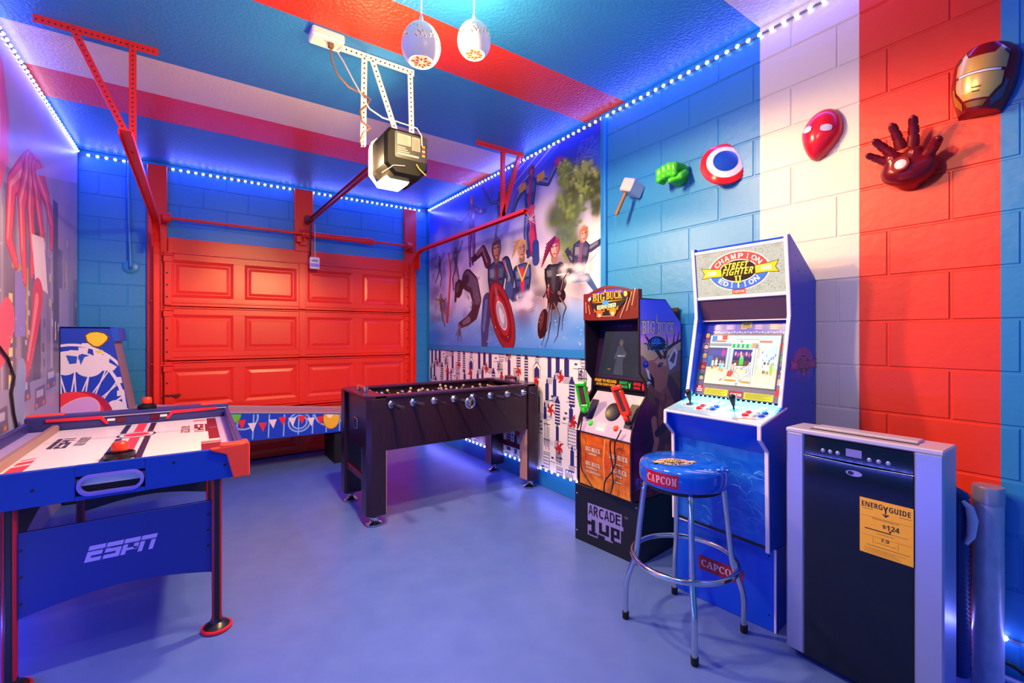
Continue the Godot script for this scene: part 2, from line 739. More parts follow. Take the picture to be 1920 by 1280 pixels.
# block wall: u runs along the wall, slices = [[u_end, colour], ...]
func block_wall(parent: Node3D, o: Vector3, ud: Vector3, nd: Vector3, u0: float, u1: float, y0: float, y1: float, odd: float, even: float, slices: Array, skip: Callable) -> void:
	var bev := 0.004
	var gap := 0.0035
	for k in range(-1, 15):
		var a := maxf(y0, 0.169 + 0.2032 * k)
		var e := minf(y1, 0.169 + 0.2032 * (k + 1))
		if e - a < 0.02:
			continue
		a += gap
		e -= gap
		var f: float = odd if posmod(k, 2) == 1 else even
		var q := f + ceilf((u0 - f) / 0.397 - 1.0) * 0.397
		while q < u1:
			var s := maxf(q, u0) + gap
			var w := minf(q + 0.397, u1) - gap
			q += 0.397
			if w - s < 0.03 or skip.call(s, w, a, e):
				continue
			var b := MB.new()
			var out := rng.randf_range(0.0034, 0.0048)
			var P := func(u: float, y: float, n: float) -> Vector3: return o + ud * u + Vector3(0, y, 0) + nd * n
			var prev := -1e9
			for sl in slices:
				var g := maxf(s, prev)
				var h := minf(w, sl[0])
				prev = sl[0]
				if h - g < 0.0005:
					continue
				b.tint(sl[1])
				var gi := g + (bev if g == s else 0.0)
				var hi := h - (bev if h == w else 0.0)
				b.quad(P.call(gi, a + bev, out), P.call(hi, a + bev, out), P.call(hi, e - bev, out), P.call(gi, e - bev, out), nd)
				b.quad(P.call(g, a, 0.0), P.call(h, a, 0.0), P.call(hi, a + bev, out), P.call(gi, a + bev, out), nd + Vector3.DOWN)
				b.quad(P.call(g, e, 0.0), P.call(h, e, 0.0), P.call(hi, e - bev, out), P.call(gi, e - bev, out), nd + Vector3.UP)
				if g == s:
					b.quad(P.call(g, a, 0.0), P.call(gi, a + bev, out), P.call(gi, e - bev, out), P.call(g, e, 0.0), nd - ud)
				if h == w:
					b.quad(P.call(h, a, 0.0), P.call(hi, a + bev, out), P.call(hi, e - bev, out), P.call(h, e, 0.0), nd + ud)
			part(b, "block", paint, parent)

func walls() -> void:
	# right wall; its face is at XR, blocks stand 5 mm proud
	var stripes := [[-1.25, BLUE], [-0.80, WHITE], [-0.35, RED], [9.0, BLUE]]
	var b := MB.new()
	b.tint(BLUE).box(Vector3(XR + 0.105, CEIL / 2, (ZB + ZF) / 2), Vector3(0.19, CEIL, ZF - ZB + 0.4))
	var prev := ZB - 0.2
	for s in stripes:
		b.tint(s[1])
		var z1 := minf(s[0], ZF + 0.2)
		b.quad(Vector3(XR + 0.005, 0, prev), Vector3(XR + 0.005, 0, z1), Vector3(XR + 0.005, CEIL, z1), Vector3(XR + 0.005, CEIL, prev), Vector3.LEFT)
		prev = z1
	var wr := struct(b, "wall_right", paint, "painted concrete block wall with white and red upright stripes", "wall")
	block_wall(wr, Vector3(XR + 0.005, 0, 0), Vector3(0, 0, 1), Vector3.LEFT, ZB, ZF, 0.0, CEIL, -1.487, -1.68, stripes,
		func(s, w, a, e): return w < -2.44 and s > -5.45 and a > 0.17)
	# back wall round the door opening
	b = MB.new().tint(BLUE)
	b.box(Vector3((XL - 0.2 - 0.3) / 2, CEIL / 2, ZB - 0.105), Vector3(-0.3 - XL + 0.2, CEIL, 0.2))
	b.box(Vector3((2.28 + XR + 0.2) / 2, CEIL / 2, ZB - 0.105), Vector3(XR + 0.2 - 2.28, CEIL, 0.2))
	b.box(Vector3(0.99, (2.2 + CEIL) / 2, ZB - 0.105), Vector3(2.58, CEIL - 2.2, 0.2))
	var wb := struct(b, "wall_back", paint, "blue painted concrete block wall round the red garage door", "wall")
	block_wall(wb, Vector3(0, 0, ZB - 0.005), Vector3(1, 0, 0), Vector3(0, 0, 1), XL, XR, 0.0, CEIL, 0.269, 0.068, [[9.0, BLUE]],
		func(s, w, a, e): return (e < 2.2 and s > -0.42 and w < 2.4) or (a < 2.39 and a > 2.1 and s > -0.3 and w < 2.2))
	b = MB.new().tint(BLUE)
	b.box(Vector3(0.99, 2.30, ZB + 0.002), Vector3(2.45, 0.19, 0.014), 0.004)
	part(b, "lintel_render", paint, wb)
	b = MB.new().tint(BLUE)
	b.box(Vector3(XL - 0.1, CEIL / 2, (ZB + ZF) / 2), Vector3(0.2, CEIL, ZF - ZB + 0.4))
	struct(b, "wall_left", paint, "long side wall behind the city mural", "wall")
	b = MB.new().tint(BLUE)
	b.box(Vector3((XL + XR) / 2, CEIL / 2, ZF + 0.1), Vector3(XR - XL + 0.4, CEIL, 0.2))
	struct(b, "wall_front", paint, "plain blue wall behind the viewer", "wall")
	# trims round the mural
	b = MB.new()
	b.box(Vector3(XR - 0.014, 1.17, -3.95), Vector3(0.03, 0.062, 3.06), 0.004)
	struct(b, "trim_1", mat("1c80d0", 0.4), "blue chair rail between the mural and the patterned wallpaper", "chair rail")
	b = MB.new()
	b.box(Vector3(XR - 0.012, 1.49, -2.388), Vector3(0.028, 2.94, 0.05), 0.005)
	b.box(Vector3(XR - 0.020, 1.49, -2.375), Vector3(0.020, 2.94, 0.012), 0.004)
	struct(b, "trim_2", mat("1c84d4", 0.4), "upright blue moulding at the right edge of the mural", "trim")
	b = MB.new()
	b.box(Vector3(XR - 0.012, 0.072, -3.95), Vector3(0.024, 0.145, 3.1), 0.004)
	struct(b, "baseboard_right", mat("1c80d0", 0.4), "blue baseboard under the patterned wallpaper", "baseboard")

func leds() -> void:
	var eb := MB.new()
	eb.ball(Vector3.ZERO, Vector3.ONE * 0.009, 8, 4, 0.0)
	eb.mv(Vector3(0, -0.001, 0)).lathe(V2([0.0, -0.002, 0.011, -0.002, 0.011, 0.001, 0.0, 0.001]), 8)
	var dot := eb.mesh()
	var hot := glow(Color(0.72, 0.74, 1.0), 26.0)
	var tape := mat("6a6a80", 0.5)
	# y, from, to, outward, label
	var runs := [
		[Vector3(XL + 0.01, 2.955, -5.52), Vector3(XL + 0.01, 2.955, 0.6), Vector3(1, 0, 0), "led strip light along the top of the purple city mural", 0.0],
		[Vector3(XL + 0.04, 2.955, ZB + 0.012), Vector3(XR - 0.04, 2.955, ZB + 0.012), Vector3(0, 0, 1), "led strip light along the wall top above the garage door", 0.0],
		[Vector3(XR - 0.01, 2.955, -5.52), Vector3(XR - 0.01, 2.955, 0.6), Vector3(-1, 0, 0), "led strip light along the wall top above the painted figure mural", 0.0],
		[Vector3(XR - 0.032, 0.158, -5.50), Vector3(XR - 0.032, 0.158, -2.42), Vector3(-1, 0, 0), "led strip light on the baseboard under the patterned wallpaper", 1.0],
		[Vector3(XL + 0.022, 0.16, -3.15), Vector3(XL + 0.022, 0.16, 0.3), Vector3(1, 0, 0), "led strip light low on the city mural behind the air hockey table", 1.0],
		[Vector3(XR - 0.012, 0.185, -0.62), Vector3(XR - 0.012, 0.185, 0.3), Vector3(-1, 0, 0), "short led strip light low on the wall behind the metal post", 2.0]]
	for r in runs:
		var o := thing("led_strip", r[3], "light strip", r[0])
		var d: Vector3 = r[1] - r[0]
		var L := d.length()
		var b := MB.new()
		b.box(d / 2, Vector3(0.004, 0.010, 0.004) + (d / L).abs() * L)
		part(b, "tape", tape, o)
		var bs := Basis(Quaternion(Vector3.UP, r[2]))
		var step: float = [0.0615, 0.078, 0.0625][int(r[4])]
		var k := int(L / step)
		for i in k:
			var at: Vector3 = d / L * (i + 0.5) * step
			if (r[0] + at).z > -0.2 and r[4] < 2.0:
				break
			inst(dot, "led", hot, o, Transform3D(bs, at + r[2] * 0.004))
		var seg := maxi(1, roundi(L / 1.2))
		for i in seg:
			var c: Vector3 = r[0] + d * (i + 0.5) / seg + r[2] * 0.022
			light_area("led_light", c, c + r[2] + Vector3(0, -1.0 if r[4] < 1.0 else 0.0, 0), LEDC, (0.46 if r[4] < 1.0 else 0.34 if r[0].x < 0.0 else 0.16) * L / seg, L / seg, 0.012)

func holes(o: Node3D, pts: Array, nd: Vector3, r: float, m: Material, called := "holes") -> void:
	var b := MB.new()
	for p in pts:
		b.cyl(p - nd * 0.002, p + nd * 0.0008, r, 8)
	part(b, called, m, o)

func garage_door() -> void:
	var dz := -5.515
	var d := Node3D.new()
	d.name = "door_1"
	add_child(d)
	d.set_meta("kind", "structure")
	d.set_meta("label", "red sectional garage door with raised rectangular panels")
	d.set_meta("category", "garage door")
	var x0 := -0.245
	var x1 := 2.235
	var hh := 0.5325
	var cols := [[-0.19, 0.325], [0.425, 0.925], [1.035, 1.535], [1.645, 2.16]]
	var dark := mat("3a0808", 0.6)
	for s in 4:
		var y0 := 0.012 + hh * s
		var y1 := y0 + hh - 0.012
		var b := MB.new()
		# skin with openings for the raised panels
		var py0 := y0 + 0.09
		var py1 := y1 - 0.075
		b.box(Vector3((x0 + x1) / 2, (y0 + py0) / 2, dz), Vector3(x1 - x0, py0 - y0, 0.03), 0.004)
		b.box(Vector3((x0 + x1) / 2, (y1 + py1) / 2, dz), Vector3(x1 - x0, y1 - py1, 0.03), 0.004)
		var px := x0
		for c in cols + [[x1, x1]]:
			b.box(Vector3((px + c[0]) / 2, (py0 + py1) / 2, dz), Vector3(c[0] - px, py1 - py0 + 0.004, 0.03))
			px = c[1]
		b.box(Vector3((x0 + x1) / 2, (py0 + py1) / 2, dz - 0.025), Vector3(x1 - x0, py1 - py0 + 0.02, 0.015))
		var sec := part(b, "door_section", redm, d)
		for c in cols:
			b = MB.new()
			var A := [c[0], py0, c[1], py1]
			var zz := [dz + 0.0149, dz + 0.002, dz + 0.002, dz + 0.010]
			var ins := [0.0, 0.028, 0.034, 0.062]
			for q in 3:
				var i0: float = ins[q]
				var i1: float = ins[q + 1]
				var P := [Vector3(A[0] + i0, A[1] + i0, zz[q]), Vector3(A[2] - i0, A[1] + i0, zz[q]), Vector3(A[2] - i0, A[3] - i0, zz[q]), Vector3(A[0] + i0, A[3] - i0, zz[q])]
				var Q := [Vector3(A[0] + i1, A[1] + i1, zz[q + 1]), Vector3(A[2] - i1, A[1] + i1, zz[q + 1]), Vector3(A[2] - i1, A[3] - i1, zz[q + 1]), Vector3(A[0] + i1, A[3] - i1, zz[q + 1])]
				for k in 4:
					b.quad(P[k], P[(k + 1) % 4], Q[(k + 1) % 4], Q[k], Vector3(0, 0, 1))
			b.rect(A[0] + 0.062, A[1] + 0.062, A[2] - 0.062, A[3] - 0.062, dz + 0.010)
			part(b, "raised_panel", redm, sec)
		# folded lips at the joints
		b = MB.new()
		b.box(Vector3((x0 + x1) / 2, y1 - 0.004, dz + 0.022), Vector3(x1 - x0, 0.016, 0.022), 0.004)
		b.box(Vector3((x0 + x1) / 2, y0 + 0.034, dz + 0.018), Vector3(x1 - x0, 0.014, 0.012), 0.004)
		part(b, "joint_lip", redm, sec)
		# end and centre stiles
		b = MB.new()
		for x in [x0 + 0.03, x1 - 0.03]:
			b.box(Vector3(x, (y0 + y1) / 2, dz + 0.021), Vector3(0.058, hh - 0.03, 0.014), 0.003)
		b.box(Vector3(0.982, (y0 + y1) / 2, dz + 0.021), Vector3(0.07, hh - 0.03, 0.014), 0.003)
		part(b, "stile", redm, sec)
		var hp := []
		for x in [x0 + 0.022, x1 - 0.022]:
			for k in 4:
				hp.append(Vector3(x, y0 + 0.085 + 0.115 * k, dz + 0.0285))
		holes(sec, hp, Vector3(0, 0, 1), 0.009, dark, "stile_holes")
		b = MB.new()
		for x in [x0 + 0.03, x1 - 0.03]:
			b.box(Vector3(x, y1 - 0.06, dz + 0.033), Vector3(0.075, 0.07, 0.012), 0.003)
			b.cyl(Vector3(x - 0.05, y1 - 0.03, dz + 0.05), Vector3(x + 0.05, y1 - 0.03, dz + 0.05), 0.008, 8)
			b.cyl(Vector3(x - 0.06 * signf(0.98 - x), y1 - 0.03, dz + 0.05), Vector3(x - 0.045 * signf(0.98 - x), y1 - 0.03, dz + 0.05), 0.022, 12)
		part(b, "roller_hinge", redm, sec)
	# lock bar on the second section
	var b2 := MB.new()
	b2.box(Vector3(x0 + 0.06, 0.74, dz + 0.034), Vector3(0.14, 0.018, 0.012), 0.003)
	b2.cyl(Vector3(x0 + 0.11, 0.74, dz + 0.03), Vector3(x0 + 0.11, 0.74, dz + 0.055), 0.014, 10)
	part(b2, "lock_bar", mat("5a1010", 0.5), d)
	# timber jambs, header and centre pad
	var k := [["trim_3", Vector3(-0.30, 1.483, ZB + 0.022), Vector3(0.153, 2.966, 0.044), "red left door jamb board rising to the led strip"],
		["trim_4", Vector3(2.276, 1.471, ZB + 0.022), Vector3(0.158, 2.942, 0.044), "red right door jamb board beside the mural corner"],
		["trim_5", Vector3(1.004, 2.61, ZB + 0.03), Vector3(0.194, 0.70, 0.06), "red centre board above the door that holds the opener rail"],
		["trim_6", Vector3(0.99, 2.2, ZB + 0.025), Vector3(2.42, 0.155, 0.05), "red header board across the top of the door"]]
	for q in k:
		var b := MB.new()
		b.box(q[1], q[2], 0.006)
		struct(b, q[0], redm, q[3], "board")
	# torsion shaft with its spring and brackets
	var ts := thing("torsion_shaft", "red torsion shaft with spring tube across the top of the garage door", "door spring", Vector3(0.99, 2.445, -5.43))
	var b := MB.new()
	b.cyl(Vector3(-1.235, 0, 0), Vector3(1.25, 0, 0), 0.0145, 14)
	part(b, "shaft", redm, ts)
	b = MB.new()
	b.cyl(Vector3(0.08, 0, 0), Vector3(0.72, 0, 0), 0.032, 18)
	for x in [0.72, 0.66]:
		b.cyl(Vector3(x, 0, 0), Vector3(x + 0.05, 0, 0), 0.037, 18)
	part(b, "spring_tube", redm, ts)
	b = MB.new()
	b.box(Vector3(0.0, -0.02, -0.045), Vector3(0.07, 0.20, 0.012), 0.003)
	b.box(Vector3(0.0, -0.02, -0.02), Vector3(0.012, 0.12, 0.07), 0.003)
	b.cyl(Vector3(-0.03, 0, 0), Vector3(0.06, 0, 0), 0.042, 16)
	b.box(Vector3(-0.05, -0.06, -0.02), Vector3(0.05, 0.07, 0.02), 0.004)
	part(b, "centre_bracket", redm, ts)
	for s in [-1.0, 1.0]:
		b = MB.new()
		b.box(Vector3(s * 1.262, -0.01, -0.03), Vector3(0.012, 0.10, 0.10), 0.003)
		b.box(Vector3(s * 1.29, -0.01, -0.078), Vector3(0.07, 0.10, 0.012), 0.003)
		part(b, "end_bracket", redm, ts)
		b = MB.new()
		b.cyl(Vector3(s * 1.19, 0, 0), Vector3(s * 1.245, 0, 0), 0.045, 20)
		b.cyl(Vector3(s * 1.183, 0, 0), Vector3(s * 1.19, 0, 0), 0.052, 20)
		part(b, "cable_drum", redm, ts)
	# curved tracks and their angle iron hangers
	var prof := V2([-0.028, -0.014, 0.028, -0.014, 0.028, 0.014, 0.024, 0.014, 0.024, -0.010, -0.024, -0.010, -0.024, 0.014, -0.028, 0.014])
	for s in 2:
		var left := s == 0
		var x := -0.292 if left else 2.255
		var o := thing("door_track", "red curved door track under the left ceiling hanger" if left else "red curved door track in front of the mural", "track", Vector3(x, 0, -5.44), 0.0, "")
		var pts := [Vector3(0, 0.0, 0), Vector3(0, 1.0, 0), Vector3(0, 2.0, 0)]
		var R := 0.33
		for i in range(1, 10):
			var a := PI / 2 * i / 9.0
			pts.append(Vector3(0, 2.03 + sin(a) * R, R - cos(a) * R))
		pts.append(Vector3(0, 2.36, 1.4))
		pts.append(Vector3(0, 2.36, 2.42))
		b = MB.new()
		b.sweep(prof, pts, Vector3(1, 0, 0))
		part(b, "rail", redm, o)
		b = MB.new()
		var sx := -1.0 if left else 1.0
		for y in [0.45, 1.05, 1.65, 2.2]:
			b.box(Vector3(sx * 0.012, y, -0.055), Vector3(0.05, 0.05, 0.085), 0.004)
			b.cyl(Vector3(sx * 0.03, y, -0.02), Vector3(sx * 0.05, y, -0.02), 0.008, 6)
		part(b, "jamb_bracket", redm, o)
		b = MB.new()
		b.box(Vector3(sx * 0.03, 2.25, 0.12), Vector3(0.006, 0.22, 0.10), 0.002)
		part(b, "flag_bracket", redm, o)
		# hanger
		var hx := Vector3(x, 0, -3.36)
		var top := [-0.40, 0.115] if left else [-0.275, 0.225]
		var h := thing("track_hanger", "red perforated angle iron hanger holding the left door track" if left else "red perforated angle iron hanger holding the right door track", "bracket", hx)
		b = MB.new()
		var cx: float = (top[0] + top[1]) / 2
		var lw: float = top[1] - top[0]
		b.box(Vector3(cx, 2.979, 0.0), Vector3(lw, 0.042, 0.003))
		b.box(Vector3(cx, 2.9985, -0.018), Vector3(lw, 0.003, 0.036))
		var ca := part(b, "ceiling_angle", redm, h)
		var hp := []
		for i in int(lw / 0.024):
			hp.append(Vector3(top[0] + 0.012 + 0.024 * i, 2.976, 0.0015))
		holes(ca, hp, Vector3(0, 0, 1), 0.0045, dark)
		for leg in 2:
			var a := Vector3(0, 2.985, 0.004) if leg == 0 else (Vector3(-0.25, 2.985, 0.004) if left else Vector3(0.19, 2.985, 0.004))
			var e := Vector3(0.0 if leg == 0 else -0.012 * -sx * -1.0, 2.37, 0.004)
			var dv := (e - a)
			var bs := Basis(dv.normalized().cross(Vector3(0, 0, 1)).normalized(), dv.normalized(), Vector3(0, 0, 1))
			bs.x = bs.y.cross(bs.z)
			b = MB.new().at(Transform3D(bs, (a + e) / 2))
			b.box(Vector3.ZERO, Vector3(0.034, dv.length(), 0.003))
			b.box(Vector3(0.0155, 0, -0.014), Vector3(0.003, dv.length(), 0.030))
			var lg := part(b, "strut", redm, h)
			hp = []
			var kk := int(dv.length() / 0.026)
			for i in kk:
				hp.append(a + dv * ((i + 0.5) / kk) + Vector3(0, 0, 0.0015 + 0.0001))
			holes(lg, hp, Vector3(0, 0, 1), 0.0045, dark)
	# blue conduit on the back wall
	var pl := thing("conduit", "blue painted conduit pipe with round flange on the back wall", "pipe", Vector3(-0.505, 1.97, -5.545))
	b = MB.new()
	b.tube([Vector3(0.0, 1.03, -0.005), Vector3(-0.008, 0.8, 0), Vector3(-0.005, 0.4, 0), Vector3(0.005, 0.1, 0), Vector3(0.008, 0.0, 0)], 0.0125, 10)
	part(b, "pipe", mat(BLUE, 0.35), pl)
	b = MB.new().at(Transform3D(Basis(Vector3(1, 0, 0), PI / 2), Vector3(0.008, 0.0, -0.028)))
	b.lathe(V2([0.0, 0.012, 0.03, 0.011, 0.06, 0.004, 0.064, 0.0]), 24)
	b.mv(Vector3.ZERO)
	b.tube([Vector3(0.008, 0.0, 0), Vector3(0.008, -0.015, -0.01), Vector3(0.008, -0.018, -0.025)], 0.016, 10)
	part(b, "flange", mat(BLUE, 0.35), pl)

func opener() -> void:
	var o := thing("garage_door_opener", "black ceiling hung garage door opener with lit lens and dark red rail", "door opener", Vector3(1.03, 2.28, -2.72))
	var body := mat("0c0c10", 0.55, 0.0, 0.25)
	# housing: an octagon in XY pulled along Z
	var b := MB.new()
	var g := V2([-0.12, 0.06, -0.06, 0.0, 0.10, 0.0, 0.155, 0.06, 0.155, 0.235, 0.12, 0.28, -0.09, 0.28, -0.12, 0.24])
	b.prism(g, -0.14, 0.12, 0.018)
	part(b, "housing", body, o)
	# back plate with labels, facing the room
	b = MB.new().mv(Vector3(0, 0, 0.1205))
	b.tint("1a1a20").flat(rrect(-0.06, 0.105, 0.145, 0.262, 0.012), 0.001)
	b.tint("8f887c").rect(-0.045, 0.185, 0.04, 0.248, 0.002)
	b.tint("7d766c").rect(0.046, 0.165, 0.10, 0.248, 0.002)
	b.tint("8f887c").rect(-0.045, 0.125, 0.09, 0.135, 0.002)
	for i in 6:
		b.tint("3c3a3a").rect(-0.040, 0.190 + 0.009 * i, 0.030 - 0.006 * (i % 3), 0.193 + 0.009 * i, 0.003)
		b.rect(0.050, 0.172 + 0.011 * i, 0.094 - 0.005 * (i % 2), 0.175 + 0.011 * i, 0.003)
	for i in 3:
		b.tint("8f887c").rect(-0.045, 0.142 + 0.012 * i, 0.03 - 0.012 * i, 0.147 + 0.012 * i, 0.002)
	for i in 5:
		b.tint(["a8862c", "801c14", "9c9890", "801c14", "a8862c"][i]).rect(0.112, 0.140 + 0.014 * i, 0.130, 0.150 + 0.014 * i, 0.003)
	part(b, "label_plate", printm, o)
	b = MB.new().tint("9a9aa4").rect(0, 0, 1, 1)
	# lit lens wrapping the left side and the underside
	var lens := glow(Color(1.0, 0.93, 0.78), 3.0)
	b = MB.new()
	var gl := V2([-0.150, 0.24, -0.165, 0.21, -0.165, 0.05, -0.09, -0.028, 0.05, -0.028, 0.062, -0.004, -0.062, -0.004, -0.125, 0.06, -0.125, 0.24])
	b.prism(V2([-0.128, 0.24, -0.134, 0.21, -0.134, 0.05, -0.085, -0.004, -0.118, 0.06, -0.118, 0.24]), -0.145, -0.115, 0.004)
	b.prism(V2([-0.100, 0.0, -0.085, -0.022, 0.05, -0.022, 0.062, -0.002, -0.062, -0.002, -0.080, 0.012]), -0.13, 0.05, 0.006)
	part(b, "lamp_lens", lens, o, "glowing cream lamp lens")
	b = MB.new()
	b.prism(V2([-0.130, 0.25, -0.092, 0.288, -0.09, 0.28, -0.120, 0.24, -0.120, 0.06, -0.130, 0.06]), -0.112, -0.100, 0.003)
	part(b, "lens_rim", mat("c8c6c0", 0.3), o)
	b = MB.new().mv(Vector3(0, 0, 0))
	b.tube([Vector3(-0.13, 0.0, 0.1), Vector3(-0.07, 0.05, 0.125), Vector3(0.0, 0.06, 0.125)], 0.003, 6)
	part(b, "case_seam", mat("8d8d96", 0.4), o)
	# antenna wire
	b = MB.new()
	b.tube([Vector3(0.075, 0.085, 0.123), Vector3(0.085, 0.055, 0.14), Vector3(0.11, 0.03, 0.15), Vector3(0.125, 0.02, 0.15)], 0.003, 6)
	part(b, "antenna", mat("c9a63a", 0.5), o)
	# rail to the door with trolley, arm, release cord and tag
	b = MB.new()
	var ra := Vector3(0.0, 0.235, -0.14)
	var rb := Vector3(0.0, 0.31, -2.76)
	var dv := rb - ra
	b.at(Transform3D(Basis(Vector3(1, 0, 0), dv.normalized().cross(Vector3(1, 0, 0)).normalized() * -1.0, -dv.normalized()).orthonormalized(), (ra + rb) / 2))
	b.box(Vector3(0, -0.01, 0), Vector3(0.012, 0.035, dv.length()), 0.002)
	b.box(Vector3(0, 0.008, 0), Vector3(0.04, 0.006, dv.length()), 0.002)
	b.box(Vector3(0, -0.027, 0), Vector3(0.03, 0.005, dv.length()), 0.002)
	part(b, "rail", mat("7c1216", 0.4), o)
	b = MB.new()
	b.box(Vector3(0.0, 0.30, -2.60), Vector3(0.055, 0.04, 0.14), 0.006)
	b.box(Vector3(0.0, 0.33, -2.72), Vector3(0.06, 0.08, 0.05), 0.004)
	part(b, "trolley", mat("5a1014", 0.4), o)
	b = MB.new()
	b.tube([Vector3(0.012, 0.27, -2.62), Vector3(0.012, -0.06, -2.66), Vector3(0.01, -0.10, -2.70)], 0.009, 8)
	part(b, "door_arm", mat("18181c", 0.4), o)
	b = MB.new()
	b.cyl(Vector3(0.045, 0.28, -2.60), Vector3(0.05, -0.10, -2.60), 0.003, 6)
	part(b, "release_cord", mat("d9c8d8", 0.6), o)
	b = MB.new()
	b.tint("e6e2ee").box(Vector3(0.045, -0.165, -2.60), Vector3(0.10, 0.125, 0.012), 0.003)
	b.tint("9a86e0").rect(0.0, -0.21, 0.09, -0.17, -2.5935)
	b.tint("4a4a52").rect(0.01, -0.15, 0.08, -0.14, -2.5935)
	b.rect(0.02, -0.135, 0.075, -0.128, -2.5935)
	part(b, "hang_tag", printm, o)
	# white angle iron frame on the ceiling
	var white := mat("efece6", 0.4)
	var dark := mat("1a1916", 0.7)
	var f := thing("opener_frame", "white perforated angle iron frame carrying the door opener", "bracket", Vector3(0.9, 2.47, -2.70))
	b = MB.new()
	b.box(Vector3(-0.012, 0.508, 0), Vector3(0.49, 0.040, 0.003))
	b.box(Vector3(-0.012, 0.527, -0.018), Vector3(0.49, 0.003, 0.036))
	var ca := part(b, "ceiling_angle", white, f)
	var hp := []
	for i in 17:
		hp.append(Vector3(-0.24 + 0.0285 * i, 0.508, 0.0015))
	holes(ca, hp, Vector3(0, 0, 1), 0.005, dark)
	for q in [[Vector3(-0.080, 0.505, 0.004), Vector3(-0.088, -0.02, 0.004)], [Vector3(-0.035, 0.505, 0.004), Vector3(0.115, 0.10, 0.004)], [Vector3(0.205, 0.505, 0.004), Vector3(0.215, 0.10, 0.004)]]:
		var dd: Vector3 = q[1] - q[0]
		var y := dd.normalized()
		b = MB.new().at(Transform3D(Basis(y.cross(Vector3(0, 0, 1)), y, Vector3(0, 0, 1)), (q[0] + q[1]) / 2))
		b.box(Vector3.ZERO, Vector3(0.034, dd.length(), 0.003))
		b.box(Vector3(-0.0155, 0, -0.014), Vector3(0.003, dd.length(), 0.030))
		var lg := part(b, "strut", white, f)
		hp = []
		var kk := int(dd.length() / 0.028)
		for i in kk:
			hp.append(q[0] + dd * ((i + 0.5) / kk) + Vector3(0, 0, 0.0016))
		holes(lg, hp, Vector3(0, 0, 1), 0.005, dark)
	# outlet box and cords
	var p := thing("ceiling_outlet", "white ceiling outlet plate with brown cord plugged in", "outlet", Vector3(0.60, 2.975, -2.66), 0.0)
	b = MB.new()
	b.box(Vector3(0, 0.0, 0), Vector3(0.17, 0.05, 0.11), 0.008)
	part(b, "box", white, p)
	b = MB.new()
	b.box(Vector3(0.02, -0.035, 0.01), Vector3(0.03, 0.03, 0.03), 0.006)
	part(b, "plug", mat("7a5a38", 0.5), p)
	b = MB.new()
	b.tube([Vector3(0.62, 2.93, -2.65), Vector3(0.625, 2.86, -2.65), Vector3(0.655, 2.79, -2.65), Vector3(0.72, 2.745, -2.66), Vector3(0.80, 2.74, -2.678), Vector3(0.85, 2.72, -2.678), Vector3(0.83, 2.68, -2.678), Vector3(0.79, 2.64, -2.68), Vector3(0.80, 2.58, -2.68), Vector3(0.85, 2.55, -2.68), Vector3(0.81, 2.52, -2.68), Vector3(0.79, 2.46, -2.68), Vector3(0.80, 2.43, -2.68)], 0.0055, 8)
	solo(b, "power_cord", mat("8a6540", 0.5), "brown power cord looping from the ceiling outlet round the white frame", "cord")
	b = MB.new()
	b.tube([Vector3(0.665, 2.94, -2.69), Vector3(0.69, 2.88, -2.66), Vector3(0.74, 2.78, -2.64), Vector3(0.79, 2.70, -2.635), Vector3(0.83, 2.64, -2.63), Vector3(0.90, 2.60, -2.61), Vector3(0.95, 2.59, -2.595), Vector3(0.975, 2.59, -2.59), Vector3(1.02, 2.585, -2.585), Vector3(1.10, 2.578, -2.58), Vector3(1.13, 2.54, -2.58), Vector3(1.135, 2.48, -2.585)], 0.004, 8)
	solo(b, "bell_wire", mat("e4d2c0", 0.5), "thin pale wire running from the ceiling down to the opener", "wire")
	light_spot("opener_light_low", Vector3(0.92, 2.235, -2.66), Vector3(0.92, 0.0, -2.66), WARM, 4.2, 88.0, 0.05)
	light_omni("opener_light_side", Vector3(0.845, 2.36, -2.70), WARM, 0.9, 0.05)

